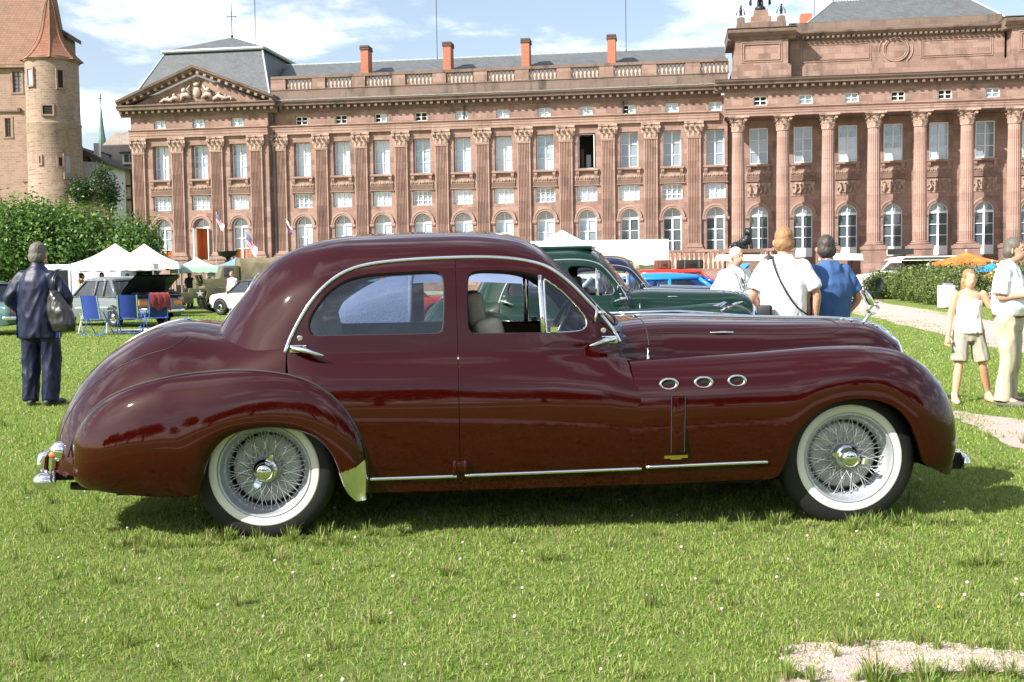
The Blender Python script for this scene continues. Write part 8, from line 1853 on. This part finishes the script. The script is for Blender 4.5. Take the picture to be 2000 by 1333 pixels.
# flags
def flag(label, base, h, w, hh, lean, kind):
    f = empty('flag', base, 0, label, 'flag'); top = np.array((lean*h, 0, h)); MB().tube([(0,0,0), tuple(top)], .018, 6).ball(tuple(top), .035, 8, 6).build('pole', mat('flag_pole', (.5,.5,.48), .4, .4), f)
    def P(u, v): return (lean*(h-.05-v*hh)+u*w*.55+.03*math.sin(v*9+u*5), -.03-.10*math.sin(u*6+v*3)*u*w, h-.05-v*hh-u*w*.75+.05*math.sin(u*7))
    if kind == 'stripes':
        for k in range(13):
            G = np.array([[P(u, (k+q)/13) for q in (0, 1)] for u in np.linspace(0, 1, 12)]); MB().grid(G).build('stripe', mat('flag_red', (.50,.03,.05), .8) if k % 2 == 0 else mat('flag_white', (.75,.75,.78), .8), f)
        G = np.array([[np.array(P(u, v))+[0,-.012,0] for v in np.linspace(0, 7/13, 5)] for u in np.linspace(0, .42, 6)]); cn = MB().grid(G).build('canton', mat('flag_blue', (.02,.03,.16), .8), f); m = MB()
        for a in range(6):
            for b in range(5): c = np.array(P(.035+.07*a, (.05+.1*b)))+[0,-.016,0]; m.add([c+[.018*w*math.cos(PI/2+q*PI/5)*(1 if q % 2 == 0 else .4), 0, .018*w*math.sin(PI/2+q*PI/5)*(1 if q % 2 == 0 else .4)] for q in range(10)], [tuple(range(10))[::-1]])
        m.build('stars', MATS['flag_white'], cn)['kind'] = 'stuff'
    else:
        for k, c in enumerate(('flag_white', 'flag_red', 'flag_blue')): G = np.array([[P(u, v) for v in np.linspace(k/3, (k+1)/3, 3)] for u in np.linspace(0, 1, 10)]); MB().grid(G).build('stripe', MATS[c], f)
flag('large striped flag with a starred corner hanging by the right pavilion door', (-13.60, 58, 0), 3.75, 1.0, .62, .02, 'stripes')
flag('small striped flag with a starred corner beside the orange doorway', (-16.75, 64, 0), 5.1, .8, .50, .03, 'stripes')
flag('white red and blue flag on a pole before the palace corner', (-14.0, 70.5, 0), 5.0, .65, .45, .01, 'bands')
# stone urn and crouching beast on plinths
ur = empty('stone_urn', (-15.9, 63.5, 0), 0, 'dark shallow urn on a stepped sandstone plinth before the pavilion', 'urn'); me = MB().box(-.9,.9,-.9,.9,0,1.5).box(-.7,.7,-.7,.7,1.502,1.9).box(-.42,.42,-.42,.42,1.902,2.3).mesh('plinth'); link('plinth', me, M_stone, ur); MB().lathe([(.16,2.3),(.22,2.34),(.09,2.45),(.14,2.55),(.50,2.68),(.56,2.86),(.62,2.92),(.52,2.90),(.05,2.7)], 24).build('bowl', M_iron, ur, True)
bs = empty('bronze_beast', (12.55, 61, 0), R(10), 'dark bronze crouching beast on a pedestal behind the men in white', 'statue'); link('pedestal', MB().box(-.75,.75,-.6,.6,0,2.35).box(-.85,.85,-.7,.7,2.352,2.55).mesh('pedestal'), M_stone, bs)
m = MB(); limb(m, [(-.5,0,2.72),(-.1,0,2.85),(.2,0,3.05),(.28,0,3.3)], [.20,.22,.26,.20]); m.ball((.25,-.08,3.48), .22, 12, 8, (1.05,1.2,1)); m.ball((.27,-.3,3.42), .11, 8, 6)
for s in (-1, 1): m.ball((.25+s*.16,.0,3.68), .07, 8, 6); limb(m, [(.25+s*.14,-.05,3.0),(.30+s*.14,-.15,2.60)], [.12,.08]); limb(m, [(-.4+s*.1,-.2,2.75),(-.2+s*.2,-.28,2.60)], [.14,.09])
link('beast', blob('beast', m, .035, 3, .02, 5, 2), M_iron, bs)
# hedge of clipped bushes on the right
PALH = [(.08,.125,.03),(.115,.165,.04),(.15,.19,.05),(.19,.21,.065),(.06,.10,.026)]
hb = [(17.45,52.0,1.25,1.32,'leftmost rounded bush of the clipped hedge by the path'),(17.2,48.0,1.15,1.36,'second rounded bush of the clipped hedge'),(16.85,45.2,1.05,1.36,'third rounded bush of the clipped hedge'),(16.5,42.8,1.0,1.38,'fourth rounded bush of the clipped hedge'),(16.2,40.4,1.0,1.45,'rightmost rounded bush of the clipped hedge behind the girl'),(17.9,39.2,1.2,1.45,'bush behind the shoulder of the man in the white polo shirt')]
hm = [crown_mesh('foliage', 400+i, [((0,0,.72),(1.0,1.0,.72)),((.2,-.3,.5),(.85,.8,.55)),((-.3,.2,.8),(.7,.7,.6))], 11000, .085, PALH, .80) for i in range(2)]
for i, (x, y, r_, h_, lab) in enumerate(hb):
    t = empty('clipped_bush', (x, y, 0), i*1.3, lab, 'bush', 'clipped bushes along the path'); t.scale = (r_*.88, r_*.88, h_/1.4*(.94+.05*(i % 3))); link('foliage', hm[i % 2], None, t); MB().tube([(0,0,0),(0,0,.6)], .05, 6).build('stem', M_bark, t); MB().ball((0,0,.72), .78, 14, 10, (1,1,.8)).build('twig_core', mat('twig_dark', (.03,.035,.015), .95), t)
# orange parasol, blue parasol, tables
def parasol(label, loc, r, z, h, m_, n=8, val=.14):
    p = empty('parasol', loc, .2, label, 'parasol'); rows = [[(r*q*math.cos(2*PI*k/n), r*q*math.sin(2*PI*k/n), z+h*(1-q)-.03*math.sin(PI*q)) for k in range(n)] for q in np.linspace(.02, 1, 6)]; rows.append([(r*math.cos(2*PI*k/n), r*math.sin(2*PI*k/n), z-val) for k in range(n)])
    MB().grid(np.array(rows), closed_v=True).build('canopy', m_, p); MB().tube([(0,0,0),(0,0,z+h+.08)], .025, 6).build('pole', M_steel, p); MB().lathe([(.28,0),(.28,.06),(.04,.1)], 14).build('foot', M_steel, p); MB().ball((0,0,z+h+.08), .05, 8, 6).build('finial', M_white, p); return p
p = parasol('orange parasol with a darker fringe behind the hedge', (19.6, 48.6, 0), 1.42, 1.62, .42, mat('orange_cloth', (.62,.12,.02), .75, col2=(.60,.20,.03), nscale=2.5))
parasol('bright blue parasol low behind the hedge under the orange one', (19.7, 46.2, 0), .85, 1.35, .20, mat('cyan_cloth', (.02,.25,.62), .7)); parasol('tan parasol behind the head of the girl', (17.6, 40.8, 0), .55, 1.05, .35, mat('tan_cloth', (.48,.27,.08), .8))
M_wood = mat('beer_table_wood', (.33,.16,.06), .6)
for i, (x, y, lab) in enumerate(((17.3,56.6,'tall wooden stool left of the benches in front of the terrace'),(18.25,57.4,'wooden bench in front of the terrace beside the tall stool'),(19.3,57.2,'wooden bench nearest to the hedge in front of the terrace'))):
    t = empty('wooden_bench' if i else 'wooden_stool', (x, y, 0), .1*i, lab, 'bench' if i else 'stool'); w = .5 if i == 0 else .42; h = 1.0 if i == 0 else .72
    me = MB().cbox((0,0,h), (w*1.6,.4,.05)).mesh('seat'); link('seat', bevel_mesh(me, .01, 2), M_wood, t)
    for a in (-1, 1):
        for b in (-1, 1): MB().tube([(a*w*.7,b*.17,0),(a*w*.6,b*.14,h)], .022, 6).build('leg', M_wood, t)
    MB().tube([(-w*.65,0,h*.4),(w*.65,0,h*.4)], .018, 6).build('stretcher', M_wood, t)
gcx = empty('garden_chair', (14.85, 45.9, 0), R(20), 'dark green folding garden chair against the hedge', 'chair'); mg = mat('dark_green_metal', (.012,.03,.022), .5)
MB().grid(np.array([[(.22*math.sin(a)*(1 if q else .3), -.12-.1*q, .75+.28*q*math.cos(a)) for a in np.linspace(0, 6.28, 14)] for q in (0, 1)])).build('backrest', mg, gcx); MB().cbox((0,.05,.45), (.42,.40,.03)).build('seat', mg, gcx)
for s in (-1, 1): MB().tube([(s*.2,.25,0),(s*.2,-.25,.85)], .014, 6).build('leg', mg, gcx); MB().tube([(s*.2,-.25,0),(s*.2,.22,.45)], .014, 6).build('leg', mg, gcx)
tc = empty('cloth_table', (14.75, 38.2, 0), R(12), 'little table under a white and lilac cloth left of the girl', 'table'); me = MB().box(-.22,.22,-.22,.22,.03,.80).mesh('table_cloth'); link('table_cloth', bevel_mesh(me, .05, 3), mat('lilac_cloth', (.62,.60,.74), .85, noise=.12, nscale=3), tc); MB().cbox((.04,0,.83), (.25,.2,.06)).build('folded_cloth', mat('violet_cloth', (.30,.25,.60), .85), tc)
for s in (-1, 1): MB().tube([(s*.2,.18,0),(s*.2,.18,.75)], .015, 6).build('leg', M_steel, tc)
